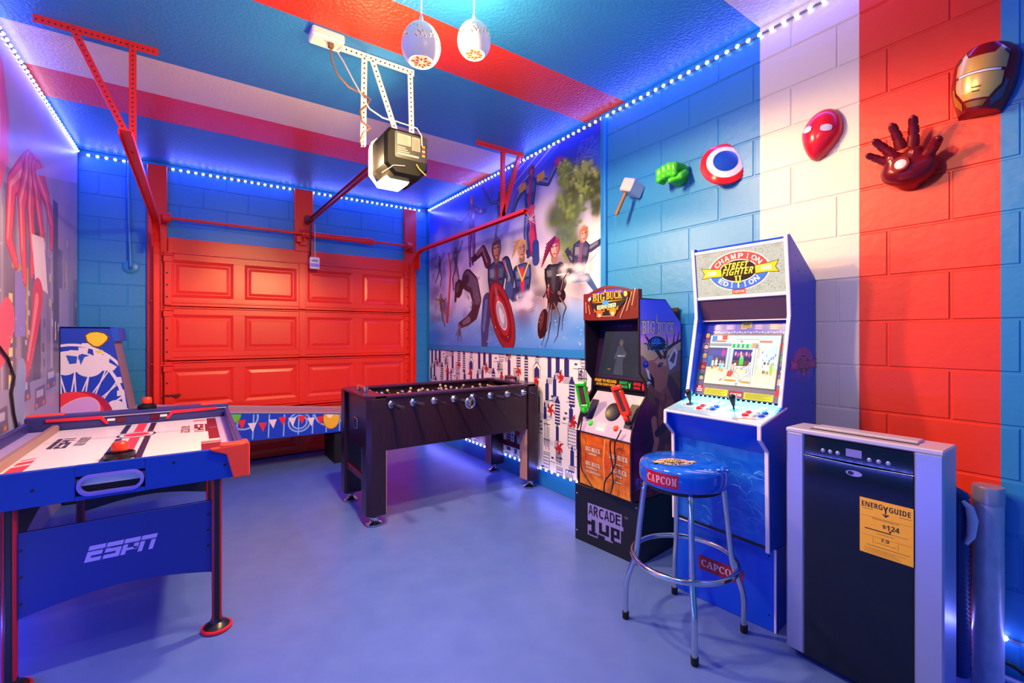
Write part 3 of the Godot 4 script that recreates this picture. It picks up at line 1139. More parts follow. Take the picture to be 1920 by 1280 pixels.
func pendants() -> void:
	var cord := mat("f4efe8", 0.35)
	var shade := mat("f6f2ec", 0.3).duplicate()
	shade.emission_enabled = true
	shade.emission = Color(1.0, 0.86, 0.72)
	shade.emission_energy_multiplier = 0.05
	for i in 3:
		var p: Vector3 = [Vector3(0.80, 2.58, -1.83), Vector3(1.075, 2.715, -1.85), Vector3(0.80, 2.50, -0.85)][i]  # third lamp is added out of view to fill light from the front
		var r: float = [0.083, 0.078, 0.083][i]
		var o := thing("pendant_lamp", ["white egg shaped pendant lamp, the lower of the two, on a white cord", "white egg shaped pendant lamp, the higher of the two, nearer the block wall", "added white pendant lamp hanging out of view close to the viewer, for fill light"][i], "pendant lamp", p)
		var pr := PackedVector2Array()
		for k in 17:
			var a := lerpf(1.47, -0.93, k / 16.0)
			pr.append(Vector2(cos(a) * r * (1.0 - 0.08 * sin(a)), sin(a) * r * 1.14))
		var rev := pr.duplicate()
		rev.reverse()
		for q in rev:
			pr.append(q * 0.965)
		var b := MB.new()
		pr.reverse()
		b.lathe(pr, 32)
		part(b, "shade", shade, o)
		# cut leaf pattern: raised sprigs on the shade
		b = MB.new()
		for c in [[0.45, 0.2], [0.9, 0.45], [1.3, 0.1], [2.4, 0.5], [3.0, 0.15], [-0.3, 0.45], [2.0, 0.0]]:
			for k in 5:
				var th: float = c[0] + (k - 2) * 0.11
				var la: float = c[1] + (k % 2) * 0.16 - 0.05 * absf(k - 2)
				var d := Vector3(cos(la) * cos(th), sin(la) * 1.14, cos(la) * sin(th)) * r * (1.0 - 0.08 * sin(la))
				b.at(Transform3D(Basis(Quaternion(Vector3.UP, d.normalized())), d))
				b.ball(Vector3.ZERO, Vector3(0.0035, 0.0008, 0.010), 6, 2)
		part(b, "leaf_cutouts", mat("8d8078", 0.6), o)
		b = MB.new()
		var low := PackedVector2Array()
		low.append(Vector2(0.0, -r * 0.90))
		low.append(Vector2(r * 0.56, -r * 0.865))
		b.lathe(low, 28)
		b.tint("ffffff")
		part(b, "diffuser", glow(Color(1.0, 0.80, 0.62), 0.9), o)
		b = MB.new()
		for k in 13:
			var a := TAU * k / 13
			var rr := r * (0.42 if k % 2 == 0 else 0.25)
			b.at(Transform3D(Basis(Vector3.UP, a), Vector3(cos(-a) * rr, -r * 0.91, sin(-a) * rr)))
			b.ball(Vector3.ZERO, Vector3(0.012, 0.002, 0.005), 8, 4)
		part(b, "petal_glow_paint", mat("e8623c", 0.5), o)  # orange colour stands for warm light through the cut flower
		b = MB.new()
		b.lathe(V2([0.0, r * 1.02, 0.012, r * 1.03, 0.010, r * 1.14 + 0.012, 0.006, r * 1.14 + 0.03, 0.0, r * 1.14 + 0.03]), 14)
		part(b, "cap", cord, o)
		b = MB.new()
		b.cyl(Vector3(0, r * 1.14 + 0.02, 0), Vector3(0, CEIL - p.y - 0.02, 0), 0.004, 8)
		part(b, "cord", mat("f0ece8", 0.5), o)
		b = MB.new()
		b.mv(Vector3(0, CEIL - p.y, 0)).lathe(V2([0.0, -0.03, 0.03, -0.026, 0.05, -0.004, 0.05, 0.0]), 20)
		part(b, "canopy", mat("f0ece8", 0.5), o)
		light_spot("pendant_light", p + Vector3(0, -r * 0.97, 0), p + Vector3(0, -2, 0), WARM, [2.9, 2.9, 1.1][i], 89.0, 0.035)
		light_omni("pendant_bulb", p, WARM, [0.7, 0.7, 0.25][i], 0.04)

# a person painted with a few strokes, nobody in particular: joints in picture pixels
func paint_person(p: Pic, head: Vector2, s0: float, skin, hair, suit, suit2, limbs: Array, chest: Vector2, hip: Vector2, big := 1.0) -> void:
	var s := s0 * big
	var f := 0.62 if big > 1.2 else 1.0
	var dk := Color(suit).darkened(0.5)
	var lt := Color(suit).lightened(0.3)
	if big > 1.2:
		p.dab(chest.x, chest.y + s * 0.4, s * 2.6, s * 3.0, Color(suit).darkened(0.3), 0.45)
		p.dab(hip.x, hip.y + s, s * 1.8, s * 2.2, Color(suit2).darkened(0.4), 0.4)
	for l in limbs:
		var k := Color(suit if l[3] == 0 else suit2)
		p.stroke(l[0], s * l[1] * 1.15 * f, s * l[2] * 1.15 * f, k.darkened(0.5))
		p.stroke(l[0], s * l[1] * 0.88 * f, s * l[2] * 0.88 * f, k)
		for w in [[-0.30, -0.36, 0.26, 0.30], [0.22, 0.20, 0.22, -0.25], [-0.05, 0.0, 0.10, 0.45]]:
			var hi := []
			for q in l[0]:
				hi.append(q + Vector2(s * l[1] * f * w[0], s * l[1] * f * w[1]))
			p.stroke(hi, s * l[1] * w[2] * f, s * l[2] * w[2] * f, k.lightened(w[3]) if w[3] > 0.0 else k.darkened(-w[3]))
		var e: Vector2 = l[0][l[0].size() - 1]
		var d: Vector2 = (e - l[0][l[0].size() - 2]).normalized()
		p.oval(e.x, e.y, s * l[2] * 1.35 * f, s * l[2] * 1.2 * f, k.darkened(0.35))
		for j in 4:
			p.stroke([e, e + d.rotated((j - 1.5) * 0.35) * s * l[2] * 2.1 * f], s * l[2] * 0.45 * f, s * l[2] * 0.3 * f, k.darkened(0.25))
	var ax := (hip - chest)
	var o := ax.orthogonal().normalized()
	var W := 0.92 if big > 1.2 else 1.1
	p.poly([chest - ax * 0.62 + o * s * 0.4, chest - ax * 0.42 + o * s * 1.1 * W, chest + ax * 0.1 + o * s * 1.1 * W, hip + o * s * 0.7 * W, hip - o * s * 0.7 * W, chest + ax * 0.1 - o * s * 1.1 * W, chest - ax * 0.42 - o * s * 1.15 * W, chest - ax * 0.62 - o * s * 0.4], dk)
	p.poly([chest - ax * 0.56 + o * s * 0.36, chest - ax * 0.36 + o * s * 1.0 * W, chest + ax * 0.1 + o * s * 0.9 * W, hip + o * s * 0.55 * W, hip - o * s * 0.5 * W, chest + ax * 0.1 - o * s * 0.9 * W, chest - ax * 0.36 - o * s * 1.0 * W, chest - ax * 0.56 - o * s * 0.36], suit)
	p.poly([chest - ax * 0.45 + o * s * 0.2, chest + ax * 0.4 + o * s * 0.18, hip, chest + ax * 0.4 - o * s * 0.28, chest - ax * 0.45 - o * s * 0.26], suit2)
	for sd in [-1.0, 1.0]:
		p.poly([chest + o * sd * s * 0.25, chest - ax * 0.32 + o * sd * s * 0.3, chest - ax * 0.30 + o * sd * s * 0.8, chest + ax * 0.05 + o * sd * s * 0.7], lt if sd < 0 else Color(suit).lightened(0.12))
		p.stroke([chest + ax * 0.12 + o * sd * s * 0.7, chest + ax * 0.16 + o * sd * s * 0.2], s * 0.07, s * 0.03, dk)
		p.stroke([chest + ax * 0.45 + o * sd * s * 0.55, hip + o * sd * s * 0.45], s * 0.09, s * 0.05, dk)
	p.dab(chest.x - s * 0.3, chest.y - s * 0.2, s * 0.5, s * 0.7, lt, 0.6)
	# head
	var nk := head.lerp(chest - ax * 0.5, 0.6)
	p.stroke([head, nk], s * 0.30, s * 0.36, Color(skin).darkened(0.35))
	p.oval(head.x, head.y - s * 0.06, s * 0.56, s * 0.74, hair)
	p.poly([head + Vector2(-s * 0.38, -s * 0.35), head + Vector2(s * 0.42, -s * 0.35), head + Vector2(s * 0.44, s * 0.15), head + Vector2(s * 0.22, s * 0.62), head + Vector2(-s * 0.06, s * 0.66), head + Vector2(-s * 0.34, s * 0.25)], skin)
	p.poly([head + Vector2(s * 0.08, -s * 0.3), head + Vector2(s * 0.42, -s * 0.35), head + Vector2(s * 0.44, s * 0.15), head + Vector2(s * 0.22, s * 0.62), head + Vector2(s * 0.10, s * 0.6), head + Vector2(s * 0.16, s * 0.15)], Color(skin).darkened(0.3))
	p.poly([head + Vector2(-s * 0.55, s * 0.05), head + Vector2(-s * 0.5, -s * 0.55), head + Vector2(s * 0.0, -s * 0.84), head + Vector2(s * 0.52, -s * 0.55), head + Vector2(s * 0.5, -s * 0.1), head + Vector2(s * 0.3, -s * 0.32), head + Vector2(-s * 0.3, -s * 0.28)], hair)
	p.stroke([head + Vector2(-s * 0.4, -s * 0.5), head + Vector2(s * 0.0, -s * 0.72), head + Vector2(s * 0.3, -s * 0.58)], s * 0.07, s * 0.04, Color(hair).lightened(0.3))
	for sd in [-1.0, 1.0]:
		p.stroke([head + Vector2(sd * s * 0.10, -s * 0.10), head + Vector2(sd * s * 0.32, -s * 0.13)], s * 0.05, s * 0.03, Color(hair).darkened(0.4))
		p.oval(head.x + sd * s * 0.19, head.y + s * 0.0, s * 0.09, s * 0.045, "f4ece8")
		p.oval(head.x + sd * s * 0.19, head.y + s * 0.0, s * 0.045, s * 0.045, "241a1c")
	p.poly([head + Vector2(0, -s * 0.05), head + Vector2(s * 0.10, s * 0.26), head + Vector2(-s * 0.06, s * 0.26)], Color(skin).darkened(0.15))
	p.stroke([head + Vector2(-s * 0.10, s * 0.42), head + Vector2(s * 0.16, s * 0.41)], s * 0.05, s * 0.03, Color(0.5, 0.16, 0.16))

func heroes_picture() -> Texture2D:
	var r := RandomNumberGenerator.new()
	r.seed = 21
	var S := 2.0
	var p := Pic.new(2000, 1200, "b9b2e4")
	p.grad([[0.0, "2748c8"], [0.16, "3a62dc"], [0.34, "8f9be6"], [0.5, "d8cdea"], [0.68, "d9d3ee"], [0.84, "7fa6ea"], [1.0, "3f83e4"]])
	for i in 60:
		p.dab(r.randf_range(700, 2050), r.randf_range(220, 900), r.randf_range(120, 330), r.randf_range(90, 240), "f4eaee", 0.35)
	for i in 40:
		p.dab(r.randf_range(-50, 700), r.randf_range(250, 900), r.randf_range(80, 260), r.randf_range(80, 200), ["cbb8e6", "b59ae0", "ded2f0"][i % 3], 0.4)
	for i in 26:
		p.dab(r.randf_range(1250, 2050), r.randf_range(-40, 150), r.randf_range(100, 260), r.randf_range(60, 130), ["2130a0", "3c2a9c", "2a4ad0"][i % 3], 0.5)
	for i in 26:
		p.dab(r.randf_range(-50, 650), r.randf_range(-40, 260), r.randf_range(100, 220), r.randf_range(60, 150), ["2a5ae4", "4a54dc", "2f78ea"][i % 3], 0.5)
	for i in 30:
		p.dab(r.randf_range(-50, 2050), r.randf_range(1020, 1240), r.randf_range(120, 280), r.randf_range(50, 110), ["3f8cea", "2f78de", "6fa6f0"][i % 3], 0.5)
	for i in 9:
		p.stroke([Vector2(1150 + i * 22, 120 + i * 9), Vector2(1500 + i * 40, -40)], 2, 5, Color("cfd2f6") if i % 3 == 0 else Color("5a62d8"))
	for i in 46:
		p.dab(r.randf_range(0, 700), r.randf_range(300, 1000), r.randf_range(40, 130), r.randf_range(50, 150), ["4c3c78", "6a4a90", "3a3468"][i % 3], 0.32)
	for i in 30:
		p.dab(r.randf_range(850, 1250), r.randf_range(60, 520), r.randf_range(40, 120), r.randf_range(50, 140), ["3c4a90", "5a4488", "6a78c0"][i % 3], 0.32)
	for i in 24:
		p.dab(r.randf_range(1300, 1760), r.randf_range(640, 1000), r.randf_range(40, 110), r.randf_range(40, 120), ["5a3c60", "7a6490", "42304c"][i % 3], 0.3)
	# little far figures at the left
	var K := func(x, y): return Vector2(x, y) * S
	paint_person(p, K.call(100, 232), 17, "8a6a70", "2a2438", "3a3a66", "27264a", [[[K.call(96, 246), K.call(78, 270), K.call(62, 262)], 0.5, 0.3, 0], [[K.call(106, 246), K.call(126, 236), K.call(136, 215)], 0.5, 0.3, 0], [[K.call(98, 275), K.call(80, 310), K.call(60, 330)], 0.6, 0.35, 1], [[K.call(104, 275), K.call(118, 318), K.call(106, 350)], 0.6, 0.35, 1]], K.call(100, 250), K.call(101, 275), 1.45)
	paint_person(p, K.call(240, 220), 19, "6c5c74", "26202e", "4a4a78", "6d2030", [[[K.call(230, 240), K.call(200, 262), K.call(190, 290)], 0.55, 0.35, 0], [[K.call(250, 238), K.call(276, 222), K.call(290, 196)], 0.55, 0.35, 0], [[K.call(238, 285), K.call(214, 330), K.call(222, 372)], 0.7, 0.4, 1], [[K.call(246, 285), K.call(262, 330), K.call(250, 360)], 0.7, 0.4, 0]], K.call(240, 246), K.call(242, 288), 1.45)
	p.stroke([K.call(180, 225), K.call(196, 300), K.call(180, 420), K.call(166, 500)], 9, 22, "b03a48")
	p.stroke([K.call(176, 230), K.call(190, 300), K.call(172, 420)], 4, 8, "e87a7a")
	paint_person(p, K.call(112, 392), 16, "a07858", "5a3c1c", "8a6018", "3a2618", [[[K.call(106, 404), K.call(82, 410), K.call(64, 404)], 0.45, 0.3, 0], [[K.call(118, 404), K.call(138, 420), K.call(150, 410)], 0.45, 0.3, 1], [[K.call(114, 434), K.call(138, 462), K.call(176, 476)], 0.6, 0.35, 0], [[K.call(110, 434), K.call(128, 490), K.call(146, 520)], 0.6, 0.35, 1]], K.call(110, 410), K.call(112, 434), 1.45)
	for i in 5:
		p.stroke([K.call(112, 402), K.call(40 + i * 14, 340 + i * 22)], 1.2, 1.0, "8f86b4")
	# purple figure high at the left, arms out
	p.dab(740, 250, 170, 170, "9a4ae0", 0.6)
	paint_person(p, K.call(360, 52), 26, "d8a090", "a8402c", "5a3cae", "7a2a8c", [[[K.call(340, 88), K.call(285, 112), K.call(228, 92)], 0.7, 0.5, 0], [[K.call(384, 88), K.call(420, 110), K.call(446, 112)], 0.7, 0.5, 0], [[K.call(352, 160), K.call(346, 230), K.call(350, 290)], 0.85, 0.4, 1], [[K.call(370, 160), K.call(378, 230), K.call(370, 285)], 0.85, 0.4, 1]], K.call(362, 104), K.call(362, 160), 1.75)
	p.dab(748, 226, 34, 40, "ffeaff", 0.9)
	p.dab(846, 214, 26, 26, "ffd0ff", 0.8)
	# dark figure behind the hanger with both hands up
	paint_person(p, K.call(545, 78), 22, "5c4050", "241820", "2c2c58", "40224a", [[[K.call(530, 100), K.call(492, 96), K.call(440, 28)], 0.55, 0.35, 0], [[K.call(560, 98), K.call(592, 70), K.call(614, 20)], 0.55, 0.35, 0], [[K.call(540, 150), K.call(520, 210), K.call(530, 250)], 0.7, 0.4, 1]], K.call(546, 112), K.call(544, 150), 1.45)
	# blue figure with one arm raised
	paint_person(p, K.call(717, 52), 30, "a84870", "4c1c3c", "2c4c96", "b03050", [[[K.call(684, 86), K.call(640, 120), K.call(618, 160)], 0.8, 0.5, 0], [[K.call(748, 88), K.call(794, 108), K.call(836, 64)], 0.75, 0.45, 0], [[K.call(700, 180), K.call(690, 240), K.call(700, 300)], 0.9, 0.5, 0]], K.call(710, 112), K.call(704, 185), 1.75)
	p.poly([K.call(650, 82), K.call(688, 74), K.call(690, 98), K.call(654, 106)], "c99a40")
	p.poly([K.call(742, 72), K.call(776, 66), K.call(780, 90), K.call(744, 94)], "c99a40")
	p.oval(1674, 132, 26, 22, "a02c5c")
	for i in 4:
		p.stroke([Vector2(1674, 132), Vector2(1650 + i * 20, 92 + absf(i - 1.5) * 10)], 7, 5, "b03a66")
	# rolling green smoke in the upper right
	for q in [[1728, 200, 80, 84], [1790, 300, 150, 170], [1760, 430, 150, 160], [1860, 260, 120, 120], [1930, 330, 90, 120], [1970, 440, 70, 90], [1730, 560, 120, 130], [1800, 640, 90, 120], [1640, 430, 100, 110]]:
		p.dab(q[0], q[1], q[2] * 1.2, q[3] * 1.2, "4a5a20", 0.95)
	for i in 240:
		var a := r.randf() * TAU
		var c: Array = [[1728, 200, 60, 64], [1790, 320, 120, 140], [1750, 450, 130, 130], [1880, 280, 100, 100], [1950, 380, 60, 110], [1740, 570, 90, 110]][i % 6]
		var x: float = c[0] + cos(a) * c[2] * sqrt(r.randf())
		var y: float = c[1] + sin(a) * c[3] * sqrt(r.randf())
		p.dab(x, y, r.randf_range(18, 46), r.randf_range(14, 40), ["7e9a36", "96b046", "5c7428", "a8be58", "3c4a1c", "6a8430"][i % 6], 0.75)
		if i % 3 == 0:
			p.dab(x - 10, y - 12, 14, 10, "dfe6a8", 0.55)
	# fair haired figure with the red raised arm
	p.stroke([K.call(728, 300), K.call(722, 235), K.call(718, 185)], 40, 26, "8c1830")
	p.stroke([K.call(726, 290), K.call(718, 235), K.call(715, 190)], 26, 16, "d83040")
	for i in 5:
		p.stroke([K.call(718, 182), K.call(706 + i * 6, 158 + absf(i - 2) * 4)], 11, 8, "e04a50")
	p.stroke([K.call(738, 330), K.call(736, 282)], 34, 32, "2a3c8a")
	for i in 22:
		p.stroke([K.call(716 + r.randf_range(-6, 6), 200), K.call(716 + r.randf_range(-44, 50), r.randf_range(140, 260))], 2.0, 0.6, ["f8e0c8", "f0c8b0"][i % 2])
	paint_person(p, K.call(668, 284), 46, "c89078", "d0a060", "2e4690", "c8283c", [[[K.call(640, 352), K.call(628, 420)], 0.6, 0.5, 0]], K.call(672, 372), K.call(676, 440), 1.85)
	p.stroke([K.call(646, 340), K.call(670, 385), K.call(704, 330)], 7, 6, "e8b040")
	for i in 9:
		p.stroke([K.call(664, 256), K.call(628 - i * 1.5, 250 + i * 7)], 8, 3, ["d8b070", "b08040"][i % 2])
	for i in 30:
		p.dab(1350 + r.randf_range(-80, 80), 880 + r.randf_range(-30, 70), 60, 40, "cfc6ea", 0.5)
	# red haired figure in black
	paint_person(p, K.call(822, 306), 44, "d8a090", "a01c34", "24222e", "3a3a48", [[[K.call(800, 366), K.call(826, 384), K.call(878, 384)], 0.55, 0.42, 0], [[K.call(846, 366), K.call(858, 410), K.call(846, 436)], 0.55, 0.42, 1]], K.call(820, 386), K.call(818, 440), 1.85)
	for i in 8:
		p.stroke([K.call(822, 278), K.call(786 - i * 3, 290 + i * 9)], 12, 4, ["8a1830", "5c1030"][i % 2])
	p.rect(1690, 748, 60, 40, "0c0c14")
	p.rect(1660, 768, 100, 8, "d8d8e4")
	# archer at the right edge
	paint_person(p, K.call(938, 288), 34, "dca88c", "b87848", "3a3a58", "6c4a6c", [[[K.call(930, 326), K.call(962, 330), K.call(998, 318)], 0.55, 0.4, 0], [[K.call(920, 330), K.call(894, 350), K.call(880, 330)], 0.5, 0.4, 0]], K.call(926, 340), K.call(916, 400), 1.75)
	p.stroke([K.call(1000, 322), K.call(980, 350), K.call(940, 375), K.call(890, 392)], 3, 2, "6a9ad8")
	p.stroke([K.call(900, 400), K.call(950, 405), K.call(986, 448)], 30, 12, "3a5a94")
	for i in 24:
		p.dab(1800 + r.randf_range(-100, 120), 760 + r.randf_range(-30, 60), 60, 34, "e9e0f0", 0.5)
	# the crouching dark figure
	p.stroke([K.call(330, 348), K.call(372, 370), K.call(398, 430), K.call(380, 480), K.call(330, 505), K.call(272, 520)], 84, 26, "30243c")
	p.stroke([K.call(330, 340), K.call(378, 366), K.call(402, 430)], 50, 36, "54486a")
	p.stroke([K.call(322, 345), K.call(280, 372), K.call(246, 360), K.call(236, 420)], 40, 18, "2a2034")
	p.stroke([K.call(340, 500), K.call(300, 512)], 24, 18, "6a607e")
	p.oval(528, 752, 60, 74, "1e1828", 0.3)
	p.oval(508, 742, 18, 42, "4e4460", 0.4)
	for i in 4:
		p.stroke([K.call(272, 520), K.call(240 + i * 14, 562 + (i % 2) * 20)], 10, 4, "2a2234")
		p.stroke([K.call(270, 518), K.call(242 + i * 14, 555)], 3, 2, "9088a6")
	for i in 14:
		p.dab(r.randf_range(620, 830), r.randf_range(680, 1000), 30, 22, "6c6088", 0.5)
	# central runner with a big round plate
	p.stroke([K.call(470, 440), K.call(452, 530), K.call(450, 600)], 66, 40, "28407e")
	p.stroke([K.call(462, 440), K.call(444, 540)], 20, 14, "4a6ab4")
	paint_person(p, K.call(525, 262), 56, "c08468", "4a3020", "2a3c70", "582430", [[[K.call(470, 300), K.call(440, 250), K.call(384, 272)], 0.6, 0.36, 1], [[K.call(580, 320), K.call(606, 370), K.call(590, 420)], 0.72, 0.5, 0]], K.call(524, 356), K.call(520, 440), 1.85)
	p.stroke([K.call(560, 300), K.call(590, 350)], 6, 5, "c03848")
	p.oval(1196, 820, 44, 60, "2a4a8c")
	var A := -1.13
	for q in [[262, 124, "4c1018"], [252, 116, "8c2030"], [200, 90, "6c1424"], [150, 66, "9c2434"], [110, 48, "c8c4dc"], [100, 43, "8a86a8"], [60, 26, "b8b4d0"]]:
		p.oval(1112, 984, q[0], q[1], q[2], -A)
	for i in 12:
		p.dab(1040 + i * 8, 800 + i * 22, 26, 44, "f4e8f4", 0.22)
	# giant winged ant
	for i in 14:
		p.stroke([K.call(800, 452), K.call(690 + i * 3, 430 + i * 11)], 1.6, 0.8, "c8a8b8")
		p.stroke([K.call(850, 440), K.call(900 + i * 4, 400 + i * 5)], 1.4, 0.8, "d8c0d0")
	p.oval(1540, 1050, 44, 92, "1c1218", 0.25)
	p.oval(1530, 1030, 16, 60, "5a2a30", 0.25)
	p.oval(1628, 920, 46, 50, "241a22", 0.3)
	p.oval(1694, 890, 44, 40, "181218", 0.5)
	p.oval(1684, 876, 16, 12, "6a5a6a", 0.5)
	for q in [[Vector2(1640, 930), Vector2(1690, 1010), Vector2(1670, 1120), Vector2(1640, 1160)], [Vector2(1620, 940), Vector2(1610, 1040), Vector2(1590, 1130), Vector2(1560, 1190)], [Vector2(1600, 930), Vector2(1580, 1080), Vector2(1520, 1190)], [Vector2(1690, 900), Vector2(1740, 960), Vector2(1716, 1010), Vector2(1706, 1090)], [Vector2(1700, 860), Vector2(1720, 800), Vector2(1756, 760)]]:
		p.stroke(q, 7, 2, "2a1c22")
		p.stroke([q[0] + Vector2(-3, 0), q[1] + Vector2(-3, 0)], 2, 2, "a08080")
	paint_person(p, K.call(796, 412), 15, "c89880", "30202c", "3a1c28", "c02838", [[[K.call(790, 424), K.call(776, 442)], 0.4, 0.3, 0], [[K.call(802, 424), K.call(818, 440)], 0.4, 0.3, 0]], K.call(796, 428), K.call(796, 452), 1.20)
	for i in 60:
		p.dab(r.randf_range(20, 1980), r.randf_range(980, 1190), r.randf_range(3, 9), r.randf_range(4, 12), "eaf0ff", 0.8)
	for i in 26:
		p.stroke([Vector2(1800 + r.randf_range(0, 180), r.randf_range(60, 200)), Vector2(1810 + r.randf_range(0, 180), r.randf_range(60, 200))], 0.8, 0.6, "7a86e0")
	return p.tex(1500, 900)

func city_picture() -> Texture2D:
	var r := RandomNumberGenerator.new()
	r.seed = 5
	var p := Pic.new(1400, 1148, "9d94ae")
	p.grad([[0.0, "b3a6ba"], [0.3, "a79cb6"], [0.55, "8d86a8"], [0.75, "9a96b8"], [1.0, "a9acd0"]])
	# towers
	for i in 34:
		var x := r.randf_range(0, 1400)
		var w := r.randf_range(40, 120)
		var y := r.randf_range(160, 520)
		var c := Color(["6c6684", "7d779a", "5c5878", "8a84a8", "a29ab8"][i % 5])
		p.rect(x, y, w, 760 - y + r.randf_range(0, 60), c)
		p.rect(x, y, 6, 760 - y, c.lightened(0.2))
		for k in 12:
			if r.randf() < 0.45:
				p.rect(x + 8 + r.randf_range(0, maxf(w - 30, 2)), y + 14 + r.randf_range(0, 400), 12, 22, ["e6cf8c", "d9cfe4", "5a5474"][r.randi() % 3])
	for i in 7:
		p.rect(700, 540 + i * 30, 26, 20, "ead79a")
		p.rect(816 + (i % 2) * 24, 500 + i * 24, 14, 12, "c8bce8")
	p.rect(720, 470, 120, 12, "c9a84a")
	p.rect(826, 480, 14, 160, "c9a84a")
	p.rect(742, 486, 80, 150, "8f86d2")
	for i in 5:
		p.rect(560 + i * 3, 520 + i * 44, 18, 34, "e4cc86")
	p.poly([Vector2(880, 380), Vector2(950, 360), Vector2(950, 760), Vector2(880, 800)], "524e74")
	p.rect(1230, 400, 16, 90, "d8bc70")
	p.rect(1010, 300, 10, 480, "6f6ab0")
	for i in 90:
		p.dab(r.randf_range(0, 1400), r.randf_range(0, 560), r.randf_range(30, 140), r.randf_range(40, 150), ["b6a8be", "8f88aa", "a89cc0", "746e96"][i % 4], 0.3)
	# street
	p.poly([Vector2(0, 760), Vector2(1400, 740), Vector2(1400, 1148), Vector2(0, 1148)], "9a98be")
	for i in 40:
		p.dab(r.randf_range(0, 1400), r.randf_range(770, 1140), r.randf_range(60, 180), r.randf_range(14, 40), ["b4b4d8", "8784ac", "c4c0de"][i % 3], 0.5)
	for q in [[760, 740], [900, 770], [600, 790], [1010, 730]]:
		p.poly([Vector2(q[0], q[1]), Vector2(q[0] + 90, q[1] - 6), Vector2(q[0] + 100, q[1] + 50), Vector2(q[0] - 6, q[1] + 54)], "6c6a90")
		p.rect(q[0] + 10, q[1] + 6, 66, 18, "b8b6dc")
		p.oval(q[0] + 14, q[1] + 44, 9, 6, "f07a50")
		p.oval(q[0] + 78, q[1] + 42, 9, 6, "f07a50")
	# long red drooping petals, a hanging bloom, and red ribbons
	var pet := [[Vector2(830, 225), Vector2(720, 300), Vector2(700, 420), Vector2(750, 470)], [Vector2(850, 215), Vector2(790, 320), Vector2(800, 430), Vector2(815, 500)], [Vector2(875, 215), Vector2(860, 320), Vector2(880, 420), Vector2(870, 480)], [Vector2(900, 220), Vector2(930, 300), Vector2(960, 360), Vector2(950, 410)], [Vector2(930, 215), Vector2(1010, 260), Vector2(1060, 320), Vector2(1060, 380)]]
	p.oval(925, 215, 70, 46, "e06a90")
	for q in pet:
		p.stroke(q, 38, 16, "b83a58")
		p.stroke(q, 30, 12, "e45c72")
		p.stroke([q[0] + Vector2(-8, 6), q[1] + Vector2(-8, 0), q[2] + Vector2(-6, 0)], 8, 4, "f79a98")
	p.poly([Vector2(870, 380), Vector2(980, 372), Vector2(1020, 520), Vector2(900, 500)], "e9d8e0")
	p.stroke([Vector2(925, 530), Vector2(900, 600), Vector2(860, 680), Vector2(790, 760)], 46, 12, "d84a66")
	p.stroke([Vector2(915, 540), Vector2(884, 610), Vector2(840, 690)], 16, 6, "f08a94")
	p.stroke([Vector2(790, 720), Vector2(770, 800), Vector2(750, 900)], 34, 40, "8aa0d0")
	p.stroke([Vector2(690, 600), Vector2(660, 660), Vector2(610, 700)], 50, 20, "d8607c")
	p.stroke([Vector2(600, 110), Vector2(640, 170), Vector2(650, 240), Vector2(620, 320)], 80, 30, "e0607c")
	p.stroke([Vector2(590, 110), Vector2(630, 170), Vector2(636, 240)], 30, 10, "f59aa0")
	# a search light beam
	p.poly([Vector2(905, 212), Vector2(1400, 20), Vector2(1400, 110), Vector2(908, 222)], "b9a8e2")
	for i in 20:
		p.dab(1000 + i * 20, 185 - i * 7.5, 60, 30, "d6c8f4", 0.35)
	for i in 30:
		p.dab(r.randf_range(600, 1350), r.randf_range(400, 760), 4, 4, "ffffff", 0.9)
	return p.tex(1050, 861)

